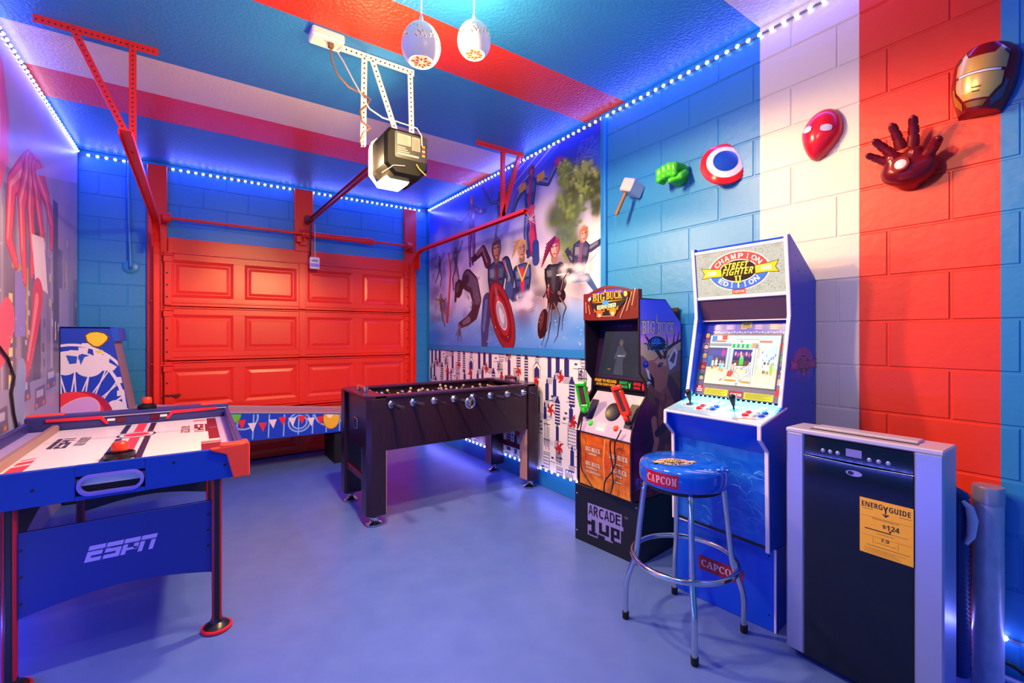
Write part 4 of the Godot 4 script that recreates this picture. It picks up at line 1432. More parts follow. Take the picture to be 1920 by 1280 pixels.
func wallpaper_picture() -> Texture2D:
	var r := RandomNumberGenerator.new()
	r.seed = 33
	var W := 1024
	var p := Pic.new(W, W, "f1ecf3")
	var ink := "2a2f78"
	var dark := "1c1c40"
	# columns of sketched towers that repeat at the edges
	for cx in 8:
		var x0 := cx * 128
		var y := r.randi_range(0, 100)
		var first := y
		while y < first + W - 60:
			var w := r.randi_range(66, 104)
			var h := r.randi_range(110, 200)
			var x := x0 + r.randi_range(-30, 40)
			var kind := [0, 1, 2, 3, 4, 1, 4][r.randi_range(0, 6)] as int
			for yo in [0, -W]:
				var yy: int = y + yo
				if kind == 0:
					p.poly([Vector2(x, yy + h), Vector2(x, yy + 40), Vector2(x + w / 2.0, yy), Vector2(x + w, yy + 40), Vector2(x + w, yy + h)], dark)
					p.poly([Vector2(x + 4, yy + h), Vector2(x + 4, yy + 43), Vector2(x + w / 2.0, yy + 9), Vector2(x + w - 4, yy + 43), Vector2(x + w - 4, yy + h)], "f1ecf3")
					p.poly([Vector2(x + 14, yy + h), Vector2(x + 14, yy + 62), Vector2(x + w / 2.0, yy + 36), Vector2(x + w - 14, yy + 62), Vector2(x + w - 14, yy + h)], ink if r.randf() < 0.4 else "f1ecf3")
					p.rect(x + w / 2 - 1, yy + 40, 3, h - 40, dark)
				elif kind == 1:
					p.rect(x, yy, w * 0.6, h, ink)
					p.poly([Vector2(x, yy), Vector2(x + w * 0.3, yy - 50), Vector2(x + w * 0.6, yy)], ink)
					for k in 7:
						p.rect(x + 3, yy + 10 + k * 22, w * 0.6 - 6, 8, "f1ecf3")
				elif kind == 2:
					for k in 6:
						p.rect(x + k * w / 6.0, yy + (k % 2) * 22, 7, h - 20, dark if k % 2 else ink)
					p.rect(x, yy, w, 6, dark)
					p.rect(x, yy + h * 0.6, w, 6, dark)
				elif kind == 3:
					p.rect(x, yy, w, h, dark)
					p.rect(x + 5, yy + 5, w - 10, h - 5, "f1ecf3")
					for a in 4:
						for e in 6:
							p.rect(x + 9 + a * (w - 14) / 4.0, yy + 12 + e * 24, 11, 14, "5a54a0")
				else:
					p.rect(x + 8, yy, w * 0.5, h * 0.8, ink)
					p.rect(x + 8 + w * 0.15, yy - 30, w * 0.2, 34, ink)
					p.rect(x, yy + h * 0.8, w, 4, dark)
					for k in 5:
						p.rect(x - 8, yy + h * 0.8 + 10 + k * 9, w * 0.8, 4, "4a4680")
			y += h + r.randi_range(6, 22)
	for i in 26:
		var x := r.randf_range(0, W)
		var y := r.randf_range(0, W)
		p.oval(x, y, 16, 8, ink)
		p.rect(x - 30, y + 30, r.randf_range(30, 70), 4, dark)
	# red paper darts and scraps tumbling between the towers
	var at := [[90, 90], [330, 60], [560, 150], [820, 70], [200, 310], [450, 380], [700, 300], [930, 360], [80, 560], [330, 620], [590, 560], [840, 600], [180, 830], [440, 860], [690, 810], [930, 880]]
	for q in at:
		var a := r.randf_range(0, TAU)
		var c := Vector2(q[0], q[1])
		for k in 5:
			var d := Vector2.from_angle(a + k * 1.3)
			var e := c + d * r.randf_range(26, 58)
			p.stroke([c, c.lerp(e, 0.6) + d.orthogonal() * 10, e], 13, 5, ["b01c20", "d42a26", "8c1218"][k % 3])
		p.oval(c.x, c.y, 22, 17, "d42a26", a)
		p.stroke([c + Vector2(-12, -8), c + Vector2(12, 8)], 3, 3, "3c0c14")
	return p.tex()

func sheet_on_wall(p: Vector3, ud: Vector3, w: float, h: float, nd: Vector3, th: float, rep := Vector2.ONE) -> MB:
	# a thin panel lying on a wall: p is its lower left corner seen from the room
	var b := MB.new()
	var c := [p, p + ud * w, p + ud * w + Vector3(0, h, 0), p + Vector3(0, h, 0)]
	b.quad(c[0] + nd * th, c[1] + nd * th, c[2] + nd * th, c[3] + nd * th, nd)
	for i in b.u.size():
		b.u[i] = Vector2(b.u[i].x, b.u[i].y - 1.0) * rep + Vector2(0, 1)
	for i in 4:
		var j := (i + 1) % 4
		b.quad(c[i], c[j], c[j] + nd * th, c[i] + nd * th, ((c[i] + c[j]) / 2 - (c[0] + c[2]) / 2))
	return b

func murals() -> void:
	var m := texmat(heroes_picture(), 0.28)
	solo(sheet_on_wall(Vector3(XR - 0.003, 1.203, -5.48), Vector3(0, 0, 1), 3.065, 1.765, Vector3.LEFT, 0.006), "mural", m, "painted mural of leaping figures, green smoke and a giant ant", "mural")
	m = texmat(city_picture(), 0.4)
	solo(sheet_on_wall(Vector3(XL + 0.002, 0.002, -1.9), Vector3(0, 0, -1), 3.6, 2.95, Vector3.RIGHT, 0.006), "city_mural", m, "hazy purple city street mural with red petals on the long left wall", "mural")
	m = texmat(wallpaper_picture(), 0.4)
	m.texture_repeat = true
	solo(sheet_on_wall(Vector3(XR - 0.003, 0.147, -5.48), Vector3(0, 0, 1), 3.08, 0.990, Vector3.LEFT, 0.004, Vector2(2.6, 0.84)), "wallpaper", m, "white wallpaper of sketched navy towers with red scraps below the chair rail", "wallpaper")
	# loose black cord down the city mural
	var b := MB.new()
	b.tube([Vector3(XL + 0.018, 1.30, -3.2), Vector3(XL + 0.018, 1.27, -3.50), Vector3(XL + 0.018, 1.20, -3.64), Vector3(XL + 0.018, 1.09, -3.745), Vector3(XL + 0.018, 1.0, -3.70), Vector3(XL + 0.018, 0.88, -3.74), Vector3(XL + 0.018, 0.80, -3.79), Vector3(XL + 0.018, 0.68, -3.77), Vector3(XL + 0.018, 0.4, -3.76), Vector3(XL + 0.022, 0.012, -3.74)], 0.007, 8)
	solo(b, "hanging_cable", black, "black power cord hanging down the city mural beside the air hockey table", "cord")

func face(b: MB, o: Vector3, xd: Vector3, yd: Vector3) -> MB:
	b.t = Transform3D(Basis(xd, yd, xd.cross(yd)), o)
	return b

# the slanted four letter sports mark: letters cut by one bar
func sports_mark(b: MB, x: float, y: float, w: float, h: float, z: float) -> void:
	var lw := w / 4.25
	var S := func(px: float, py: float) -> Vector2: return Vector2(x + px + py * 0.28, y + py)
	for i in 4:
		var o := i * lw * 1.08
		var R := func(ax: float, ay: float, bx: float, by: float) -> void:
			b.flat(PackedVector2Array([S.call(o + ax * lw, ay * h), S.call(o + bx * lw, ay * h), S.call(o + bx * lw, by * h), S.call(o + ax * lw, by * h)]), z)
		R.call(0.0, 0.72, 1.0, 1.0)
		match i:
			0:
				R.call(0.0, 0.0, 0.3, 0.64)
				R.call(0.3, 0.38, 0.92, 0.64)
				R.call(0.3, 0.0, 0.95, 0.24)
			1:
				R.call(0.0, 0.38, 0.3, 0.64)
				R.call(0.3, 0.38, 1.0, 0.60)
				R.call(0.7, 0.0, 1.0, 0.38)
				R.call(0.0, 0.0, 0.7, 0.24)
			2:
				R.call(0.0, 0.0, 0.3, 0.64)
				R.call(0.7, 0.30, 1.0, 0.64)
				R.call(0.3, 0.24, 0.95, 0.40)
			3:
				R.call(0.0, 0.0, 0.3, 0.64)
				R.call(0.7, 0.0, 1.0, 0.64)

func air_hockey() -> void:
	var navy := mat("14288c", 0.4)
	var rail := mat("31307c", 0.4)
	var orange := mat("f5452c", 0.35)
	var o := thing("air_hockey_table", "blue air hockey table with white playfield and orange red corner guards", "game table", Vector3(-0.31, 0, -3.13))
	var zf := 0.71
	var zr := -0.62
	# front end board with its puck return slot
	var b := MB.new().mv(Vector3(0, 0, zf))
	var slot := rrect(-0.065, 0.700, 0.130, 0.772, 0.035, 6)
	var outer := V2([-0.50, 0.682, 0.50, 0.682, 0.50, 0.817, 0.036, 0.817])
	# board built round the slot: left, right, above, below
	b.box(Vector3(-0.2865, 0.7495, -0.012), Vector3(0.427, 0.135, 0.024), 0.002)
	b.box(Vector3(0.3195, 0.7495, -0.012), Vector3(0.361, 0.135, 0.024), 0.002)
	b.box(Vector3(0.033, 0.796, -0.012), Vector3(0.212, 0.042, 0.024))
	b.box(Vector3(0.033, 0.690, -0.012), Vector3(0.212, 0.016, 0.024))
	var fb := part(b, "front_board", mat("0b38b4", 0.4), o)
	b = MB.new().mv(Vector3(0, 0, zf + 0.001))
	var ro := rrect(-0.070, 0.694, 0.136, 0.778, 0.041, 8)
	var ri := rrect(-0.058, 0.706, 0.124, 0.766, 0.029, 8)
	for i in ro.size():
		var j := (i + 1) % ro.size()
		b.quad(Vector3(ro[i].x, ro[i].y, 0.004), Vector3(ro[j].x, ro[j].y, 0.004), Vector3(ri[j].x, ri[j].y, 0.006), Vector3(ri[i].x, ri[i].y, 0.006), Vector3(0, 0, 1))
		b.quad(Vector3(ro[i].x, ro[i].y, -0.002), Vector3(ro[j].x, ro[j].y, -0.002), Vector3(ro[j].x, ro[j].y, 0.004), Vector3(ro[i].x, ro[i].y, 0.004), Vector3(ro[i].x - 0.033, ro[i].y - 0.736, 0))
		b.quad(Vector3(ri[i].x, ri[i].y, -0.03), Vector3(ri[j].x, ri[j].y, -0.03), Vector3(ri[j].x, ri[j].y, 0.006), Vector3(ri[i].x, ri[i].y, 0.006), -Vector3(ri[i].x - 0.033, ri[i].y - 0.736, 0))
	part(b, "slot_ring", mat("7f74e8", 0.35), fb)
	b = MB.new().mv(Vector3(0.033, 0.742, zf - 0.0365)).box(Vector3.ZERO, Vector3(0.23, 0.13, 0.024))
	part(b, "slot_pocket", mat("07050a", 0.7), fb)  # near-black colour carries the shade inside the slot
	holes(o, [Vector3(-0.19, 0.745, zf), Vector3(0.235, 0.782, zf), Vector3(0.42, 0.742, zf)], Vector3(0, 0, 1), 0.006, black, "board_screws")
	# long side boards
	for sx in [-0.488, 0.488]:
		b = MB.new().box(Vector3(sx, 0.75, 0.045), Vector3(0.024, 0.135, zf - zr - 0.03), 0.003)
		part(b, "side_board", rail, o)
	# gutters beside the field, inner wooden rails
	for q in [[0.449, 0.054], [-0.43, 0.092]]:
		b = MB.new().box(Vector3(q[0], 0.752, 0.04), Vector3(q[1], 0.022, 1.28))
		part(b, "gutter", mat("b6a2d0", 0.4), o)
	b = MB.new()
	b.box(Vector3(-0.365, 0.775, 0.04), Vector3(0.035, 0.045, 1.28), 0.008)
	part(b, "wooden_rail", mat("9a7a72", 0.45), o)
	b = MB.new().box(Vector3(-0.01, 0.705, 0.05), Vector3(0.96, 0.05, 1.28))
	part(b, "table_bed", mat("0c0c14", 0.6), o)
	# playfield with its print
	b = MB.new()
	b.box(Vector3(0.037, 0.746, 0.04), Vector3(0.77, 0.028, 1.30))
	var pf := part(b, "playfield", mat("f2e9e8", 0.22), o)
	b = MB.new()
	face(b, Vector3(0, 0.7604, 0), Vector3(1, 0, 0), Vector3(0, 0, -1))
	# x as the room, y away from the viewer
	var zc := 0.21
	for s in [[-0.045, 0.028, "23284e"], [0.015, 0.045, "f03c48"], [0.078, 0.028, "3c1c30"]]:
		for q in [[-0.66, zc - 0.075], [zc + 0.075, 0.60]]:
			b.tint(s[2]).rect(s[0], q[0], s[0] + s[1], q[1])
	b.tint("23284e").flat(ell(0.037, zc, 0.088, 0.088), 0.0003)
	b.tint("f2e9e8").flat(ell(0.037, zc, 0.076, 0.076), 0.0006)
	b.tint("e83440").flat(ell(0.037, zc, 0.058, 0.058), 0.0009)
	b.tint("b79ac8").rect(-0.34, zc - 0.004, -0.052, zc + 0.004, 0.0002)
	b.rect(0.126, zc - 0.004, 0.42, zc + 0.004, 0.0002)
	b.tint("e83440")
	for q in [[-0.335, -0.62, 0.055, 0.30], [-0.335, -0.29, 0.05, 0.06], [-0.335, -0.20, 0.045, 0.02]]:
		b.flat(V2([q[0], q[1], q[0] + q[2], q[1] + 0.03, q[0] + q[2], q[1] + q[3] + 0.03, q[0], q[1] + q[3]]))
	b.tint("2a2a3c").rect(0.335, 0.005 - 0.20, 0.425, 0.012 - 0.20)
	b.tint("e83440").rect(0.335, -0.24, 0.425, -0.21)
	b.tint("2a2a3c").rect(0.335, -0.256, 0.425, -0.248)
	b.tint("7c1820").rect(0.335, -0.60, 0.425, -0.262)
	b.tint("7c1820").rect(0.372, -0.15, 0.424, 0.585)
	b.tint("e83440").rect(0.30, 0.50, 0.365, 0.52)
	b.rect(0.30, 0.53, 0.365, 0.55)
	var keep := b.t
	for s in [[-0.205, 0.02, -1.0, "2c2038"], [0.285, 0.38, 1.0, "7c1820"]]:
		var bs := Basis(Vector3(0, s[2] * -1.0, 0), Vector3(s[2], 0, 0), Vector3(0, 0, 1))
		b.t = keep * Transform3D(bs, Vector3(s[0], s[1], 0))
		b.tint(s[3])
		sports_mark(b, 0.0 if s[2] > 0 else 0.0, 0.02, 0.27, 0.075, 0.0002)
		text(b, "AIR HOCKEY", 0.03, -0.045, 0.24, 0.045, 0.0002)
	b.t = keep
	part(b, "field_print", printm, pf)
	# far end panel with trim bars and score windows
	b = MB.new()
	b.box(Vector3(0.0, 0.79, zr - 0.02), Vector3(1.0, 0.11, 0.03), 0.006)
	b.box(Vector3(0.04, 0.832, zr - 0.09), Vector3(0.92, 0.016, 0.11), 0.004)
	var fp := part(b, "far_panel", rail, o)
	for s in [-1.0, 1.0]:
		b = MB.new()
		var x0 := 0.175 if s > 0 else -0.175
		var x1 := 0.42
		b.mv(Vector3(0.02 if s < 0 else 0.0, 0, zr - 0.006))
		var g := V2([s * 0.15, 0.775, s * 0.165, 0.775, s * 0.19, 0.808, s * 0.43, 0.812, s * 0.43, 0.83, s * 0.18, 0.828])
		b.prism(g, 0.0, 0.012, 0.002)
		part(b, "trim_bar", mat("d6203a", 0.35), fp)
		b = MB.new()
		b.box(Vector3(s * 0.085 + 0.01, 0.795, zr - 0.004), Vector3(0.044, 0.036, 0.006), 0.002)
		part(b, "score_window", mat("5c0c30", 0.2), fp)
		b = MB.new()
		b.box(Vector3(s * 0.13 + 0.01, 0.799, zr - 0.004), Vector3(0.036, 0.014, 0.004))
		part(b, "maker_label", mat("eee6ee", 0.4), fp)
	b = MB.new()
	b.box(Vector3(0.04, 0.822, zr + 0.0), Vector3(0.90, 0.005, 0.01))
	part(b, "panel_edge", mat("a9a2c8", 0.3), fp)
	# corner guards
	for sx in [-1.0, 1.0]:
		for sz in [1.0, -1.0]:
			b = MB.new()
			var zz := zf if sz > 0 else zr - 0.1
			var g := V2([0.50, 0.832, 0.366, 0.824, 0.366, 0.814, 0.425, 0.79, 0.452, 0.678, 0.50, 0.683])
			if sz < 0:
				g = V2([0.50, 0.85, 0.34, 0.846, 0.355, 0.83, 0.50, 0.83])
			for i in g.size():
				g[i].x *= sx
			b.mv(Vector3(0, 0, zz)).prism(g, -0.012, 0.014, 0.004)
			if sz > 0:
				var h := V2([0.014, 0.832, -0.13, 0.824, -0.07, 0.79, -0.045, 0.678, 0.014, 0.683])
				b.t = Transform3D(Basis(Vector3(0, 0, 1), Vector3(0, 1, 0), Vector3(-1, 0, 0)), Vector3(sx * 0.505, 0, zz))
				b.prism(h, -0.012, 0.012, 0.004)
				b.t = Transform3D(Basis.IDENTITY, Vector3(0, 0, zz))
				b.box(Vector3(sx * 0.452, 0.829, -0.02), Vector3(0.10, 0.012, 0.065), 0.004)
			else:
				b.box(Vector3(sx * 0.42, 0.846, 0.03), Vector3(0.16, 0.014, 0.07), 0.005)
			part(b, "corner_guard", orange, o)
	# legs
	for sx in [-0.255, 0.39]:
		for sz in [zf - 0.03, zr + 0.02]:
			b = MB.new()
			b.box(Vector3(sx, 0.365, sz), Vector3(0.038, 0.65, 0.036), 0.005)
			var lg := part(b, "leg", mat("b8102c", 0.35), o)
			b = MB.new()
			b.box(Vector3(sx, 0.365, sz + 0.010), Vector3(0.021, 0.648, 0.022), 0.003)
			part(b, "leg_strip", black, lg)
			b = MB.new().mv(Vector3(sx, 0, sz))
			b.lathe(V2([0.0, 0.0, 0.058, 0.0, 0.062, 0.006, 0.060, 0.014, 0.052, 0.016]), 28)
			part(b, "foot_rim", mat("d8182c", 0.35), lg)
			b = MB.new().mv(Vector3(sx, 0, sz))
			b.lathe(V2([0.054, 0.012, 0.045, 0.024, 0.026, 0.034, 0.022, 0.05, 0.0, 0.05]), 24)
			part(b, "foot_cup", mat("1c1c22", 0.3), lg)
	# end panels between the legs, arched below
	for sz in [zf - 0.035, zr + 0.025]:
		var g := PackedVector2Array([Vector2(0.372, 0.585), Vector2(-0.24, 0.585), Vector2(-0.24, 0.262)])
		for i in range(1, 13):
			var f := i / 12.0
			g.append(Vector2(-0.24 + 0.612 * f, 0.262 + 0.045 * sin(PI * f)))
		b = MB.new().mv(Vector3(0, 0, sz)).prism(g, -0.008, 0.008, 0.002)
		var ep := part(b, "end_panel", navy if sz > 0 else mat("0a0c1e", 0.5), o)  # far panel painted darker for the shade under the table
		if sz > 0:
			b = MB.new().tint("a79cf4")
			b.mv(Vector3(0, 0, sz + 0.0084))
			sports_mark(b, -0.052, 0.424, 0.215, 0.062, 0.0)
			part(b, "panel_lettering", printm, ep)
			var hp := []
			for i in 3:
				hp.append(Vector3(0.358, 0.545 - 0.07 * i - 0.02, sz + 0.008))
				hp.append(Vector3(-0.226, 0.52 - 0.10 * i, sz + 0.008))
			holes(ep, hp, Vector3(0, 0, 1), 0.006, black, "panel_screws")
	# side rails low between the legs
	for sx in [-0.255, 0.39]:
		b = MB.new()
		var g := PackedVector2Array([Vector2(0.66, 0.66), Vector2(-0.58, 0.66), Vector2(-0.58, 0.50)])
		for i in range(1, 13):
			var f := i / 12.0
			g.append(Vector2(-0.58 + 1.24 * f, 0.50 + 0.10 * sin(PI * f)))
		b.t = Transform3D(Basis(Vector3(0, 0, 1), Vector3(0, 1, 0), Vector3(-1, 0, 0)), Vector3(sx, 0, 0))
		b.prism(g, -0.008, 0.008)
		part(b, "side_apron", mat("0b0d18", 0.5), o)
	# the two strikers
	for q in [[Vector3(-0.285, 0.7605, -2.755), 0.056, "red and black air hockey striker lying at the near edge of the white playfield"], [Vector3(-0.262, 0.8405, -3.845), 0.05, "red and black striker resting on the far ledge of the air hockey table"]]:
		var s := thing("striker", q[2], "striker", q[0], 0.0, "")
		var r: float = q[1]
		b = MB.new()
		b.lathe(V2([0.0, 0.0, r, 0.0, r * 1.03, 0.006, r, 0.026, r * 0.88, 0.028, r * 0.82, 0.016, r * 0.5, 0.014]), 30)
		part(b, "base", mat("1b1418", 0.3), s)
		b = MB.new()
		b.lathe(V2([r * 0.52, 0.012, r * 0.5, 0.04, 0.0, 0.042]), 24)
		part(b, "neck", mat("16141a", 0.3), s)
		b = MB.new()
		b.lathe(V2([0.0, 0.036, r * 0.52, 0.036, r * 0.56, 0.042, r * 0.54, 0.066, r * 0.42, 0.075, 0.0, 0.077]), 24)
		part(b, "knob", mat("ff3a1e", 0.35), s)

func skee() -> void:
	var o := thing("ball_rolling_game", "blue carnival printed ball rolling game with long ramp before the garage door", "arcade game", Vector3(0.27, 0, -5.1))
	var side := mat("1a3fc8", 0.4)
	var grey := mat("9b8c94", 0.5)
	var zf := 0.25
	var prof := V2([-1.122, 0.35, -0.70, 0.35, 1.13, 0.325, 1.13, 0.50, -0.71, 0.685, -0.83, 1.39, -1.122, 1.39])
	var b: MB
	for z in [zf - 0.016, -zf]:
		b = MB.new()
		b.prism(prof, z, z + 0.016, 0.002)
		part(b, "side_panel", side, o)
	b = MB.new()
	var ang := atan2(0.50 - 0.685, 1.13 + 0.71)
	var bs := Basis(Vector3(0, 0, 1), ang)
	b.t = Transform3D(bs, Vector3(0.21, 0.587, 0))
	b.box(Vector3(0, 0.0, 0), Vector3(1.85, 0.012, 2 * zf - 0.03))
	b.box(Vector3(0, 0.006, zf - 0.02), Vector3(1.85, 0.016, 0.03), 0.004)
	b.box(Vector3(0, 0.006, -zf + 0.02), Vector3(1.85, 0.016, 0.03), 0.004)
	part(b, "ramp", mat("a89ca4", 0.4), o)
	b = MB.new()
	var a2 := atan2(1.39 - 0.685, -0.83 + 0.71)
	b.t = Transform3D(Basis(Vector3(0, 0, 1), a2), Vector3(-0.775, 1.03, 0))
	b.box(Vector3(0, -0.0, 0), Vector3(0.70, 0.012, 2 * zf - 0.03))
	part(b, "target_face", grey, o)
	b = MB.new()
	b.t = Transform3D(Basis(Vector3(0, 0, 1), a2 - PI / 2), Vector3(-0.818, 1.345, 0))
	b.box(Vector3(0.012, -0.02, 0), Vector3(0.045, 0.11, 2 * zf), 0.004)
	part(b, "header", mat("1c55d0", 0.4), o)
	b = MB.new().box(Vector3(-0.976, 1.385, 0), Vector3(0.29, 0.012, 2 * zf))
	part(b, "top_board", side, o)
	for q in [[0.98, 0.15, 0.33], [-0.92, 0.38, 0.35]]:
		b = MB.new().box(Vector3(q[0], q[2] / 2, 0), Vector3(q[1], q[2], 2 * zf - 0.06), 0.006)
		part(b, "stand", mat("0a0a10", 0.6), o)
	# print on the near side panel
	var W := "ecdff4"
	b = MB.new().mv(Vector3(0, 0, zf + 0.0006))
	var clipw := V2([-1.12, 0.36, -0.65, 0.36, -0.715, 0.69, -0.832, 1.385, -1.12, 1.385])
	var clips := [clipw]
	var lay := [0.0]
	var hold := [b]
	var put := func(k: String, g: PackedVector2Array, z: float) -> void:
		hold[0].tint(k)
		lay[0] += 0.000008
		z += lay[0]
		for r in Geometry2D.intersect_polygons(g, clips[0]):
			hold[0].flat(r, z)
	var cx := -1.06
	var cy := 0.66
	for i in 26:
		var a := -0.5 + PI * 1.1 * i / 25.0
		var c2 := a + (0.10 if i % 2 == 0 else -0.10)
		var p0 := Vector2(cx + cos(a) * 0.20, cy + sin(a) * 0.20)
		var p1 := Vector2(cx + cos(c2) * 0.38, cy + sin(c2) * 0.50)
		var n2 := (p1 - p0).normalized().orthogonal() * 0.0045
		put.call(W, PackedVector2Array([p0 + n2, p1 + n2, p1 - n2, p0 - n2]), 0.0002)
	put.call(W, ringpoly(cx, cy, 0.335, 0.545, 0.022, -0.4, PI, 30), 0.0003)
	put.call(W, ringpoly(cx, cy, 0.42, 0.60, 0.020, -0.4, PI, 30), 0.0003)
	put.call(W, V2([-1.12, 1.04, -0.81, 1.04, -0.79, 1.07, -0.85, 1.115, -1.12, 1.115]), 0.0004)
	put.call(W, ell(-0.955, 1.08, 0.085, 0.085), 0.0004)
	put.call(W, ell(-1.09, 1.10, 0.07, 0.085), 0.0004)
	put.call(W, V2([-1.0, 1.235, -0.925, 1.235, -0.925, 1.262, -1.0, 1.262]), 0.0004)
	for q in [[-0.99, 1.18], [-0.905, 1.16], [-0.86, 1.12], [-1.04, 1.16]]:
		put.call(W, V2([q[0] - 0.018, q[1] - 0.05, q[0] + 0.014, q[1] - 0.05, q[0] + 0.03, q[1] + 0.045, q[0] - 0.03, q[1] + 0.05]), 0.0004)
	put.call("2a55d2", V2([-1.07, 1.10, -1.03, 1.105, -1.025, 1.16, -1.09, 1.17]), 0.0006)
	put.call("2a55d2", V2([-1.005, 1.09, -0.985, 1.15, -0.955, 1.165, -1.0, 1.18, -1.02, 1.16]), 0.0006)
	put.call(W, V2([-0.80, 0.93, -0.735, 0.94, -0.735, 0.985, -0.80, 0.985]), 0.0004)
	put.call(W, V2([-0.79, 0.83, -0.715, 0.84, -0.715, 0.885, -0.79, 0.875]), 0.0004)
	put.call(W, ell(-0.80, 0.70, 0.07, 0.10), 0.0004)
	put.call("b8214c", ell(-1.01, 0.66, 0.20, 0.225), 0.0008)
	put.call("f2384c", ell(-1.06, 0.66, 0.20, 0.225), 0.0010)
	var pk := ell(0, 0, 0.115, 0.19)
	for i in pk.size():
		pk[i] = pk[i].rotated(-0.65) + Vector2(-1.045, 0.665)
	put.call("f0b8c8", MB.inset(pk, -0.008), 0.0012)
	put.call("d9a4ea", pk, 0.0014)
	put.call("6a4a1c", V2([-0.985, 1.325, -0.955, 1.352, -0.91, 1.358, -0.865, 1.345, -0.838, 1.315, -0.842, 1.285, -0.875, 1.245, -0.90, 1.225, -0.935, 1.232, -0.975, 1.275]), 0.0008)
	put.call("f8d43c", V2([-0.976, 1.322, -0.952, 1.343, -0.91, 1.349, -0.868, 1.337, -0.847, 1.312, -0.852, 1.287, -0.880, 1.252, -0.902, 1.235, -0.930, 1.240, -0.966, 1.278]), 0.0010)
	put.call("f8d43c", V2([-0.925, 1.198, -0.89, 1.205, -0.872, 1.188, -0.90, 1.178]), 0.0010)
	part(b, "wheel_print", printm, o)
	b = MB.new().mv(Vector3(0, 0, zf + 0.0006))
	hold[0] = b
	# print on the ramp side: bunting, rings and balloons
	var top := func(x: float) -> float: return 0.685 - (x + 0.71) * 0.1005
	clips[0] = V2([-0.64, 0.37, 1.12, 0.335, 1.12, 0.492, -0.64, 0.668])
	for i in 9:
		var x := -0.1 + i * 0.13
		put.call("8fb4f4", V2([x, 0.3, x + 0.012, 0.3, x + 0.03, 0.7, x + 0.018, 0.7]), 0.0002)
	for q in [[0.57, 0.47, 0.105], [0.57, 0.47, 0.075], [0.86, 0.55, 0.16], [0.10, 0.56, 0.12]]:
		for k in 2:
			put.call("8fb4f4", ringpoly(q[0], q[1], q[2], q[2] * 0.95, 0.016, PI * k, PI * (k + 1), 16), 0.0004)
	for i in 9:
		var x := 0.08 + i * 0.085
		var y: float = top.call(x) - 0.075 - 0.03 * sin(i * 1.1) + (0.05 if i > 5 else 0.0)
		put.call("e8303c" if i % 2 == 0 else "f0dff0", V2([x - 0.036, y + 0.012, x + 0.036, y + 0.010, x + 0.006, y - 0.075]), 0.0006)
	for q in [[0.02, 0.60, 0.055, 0.075, "6cc23c", "3f8c24"], [-0.045, 0.555, 0.04, 0.065, "f4d8e0", "e02848"], [0.87, 0.475, 0.075, 0.10, "f6bc34", "b87c18"], [1.08, 0.46, 0.06, 0.035, "e84466", "a81838"]]:
		put.call(q[5], ell(q[0], q[1], q[2] * 1.1, q[3] * 1.08), 0.0008)
		put.call(q[4], ell(q[0], q[1], q[2], q[3]), 0.0010)
		put.call("f8ecc8", ell(q[0] - q[2] * 0.2, q[1] + q[3] * 0.45, q[2] * 0.4, q[3] * 0.4), 0.0012)
	part(b, "bunting_print", printm, o)

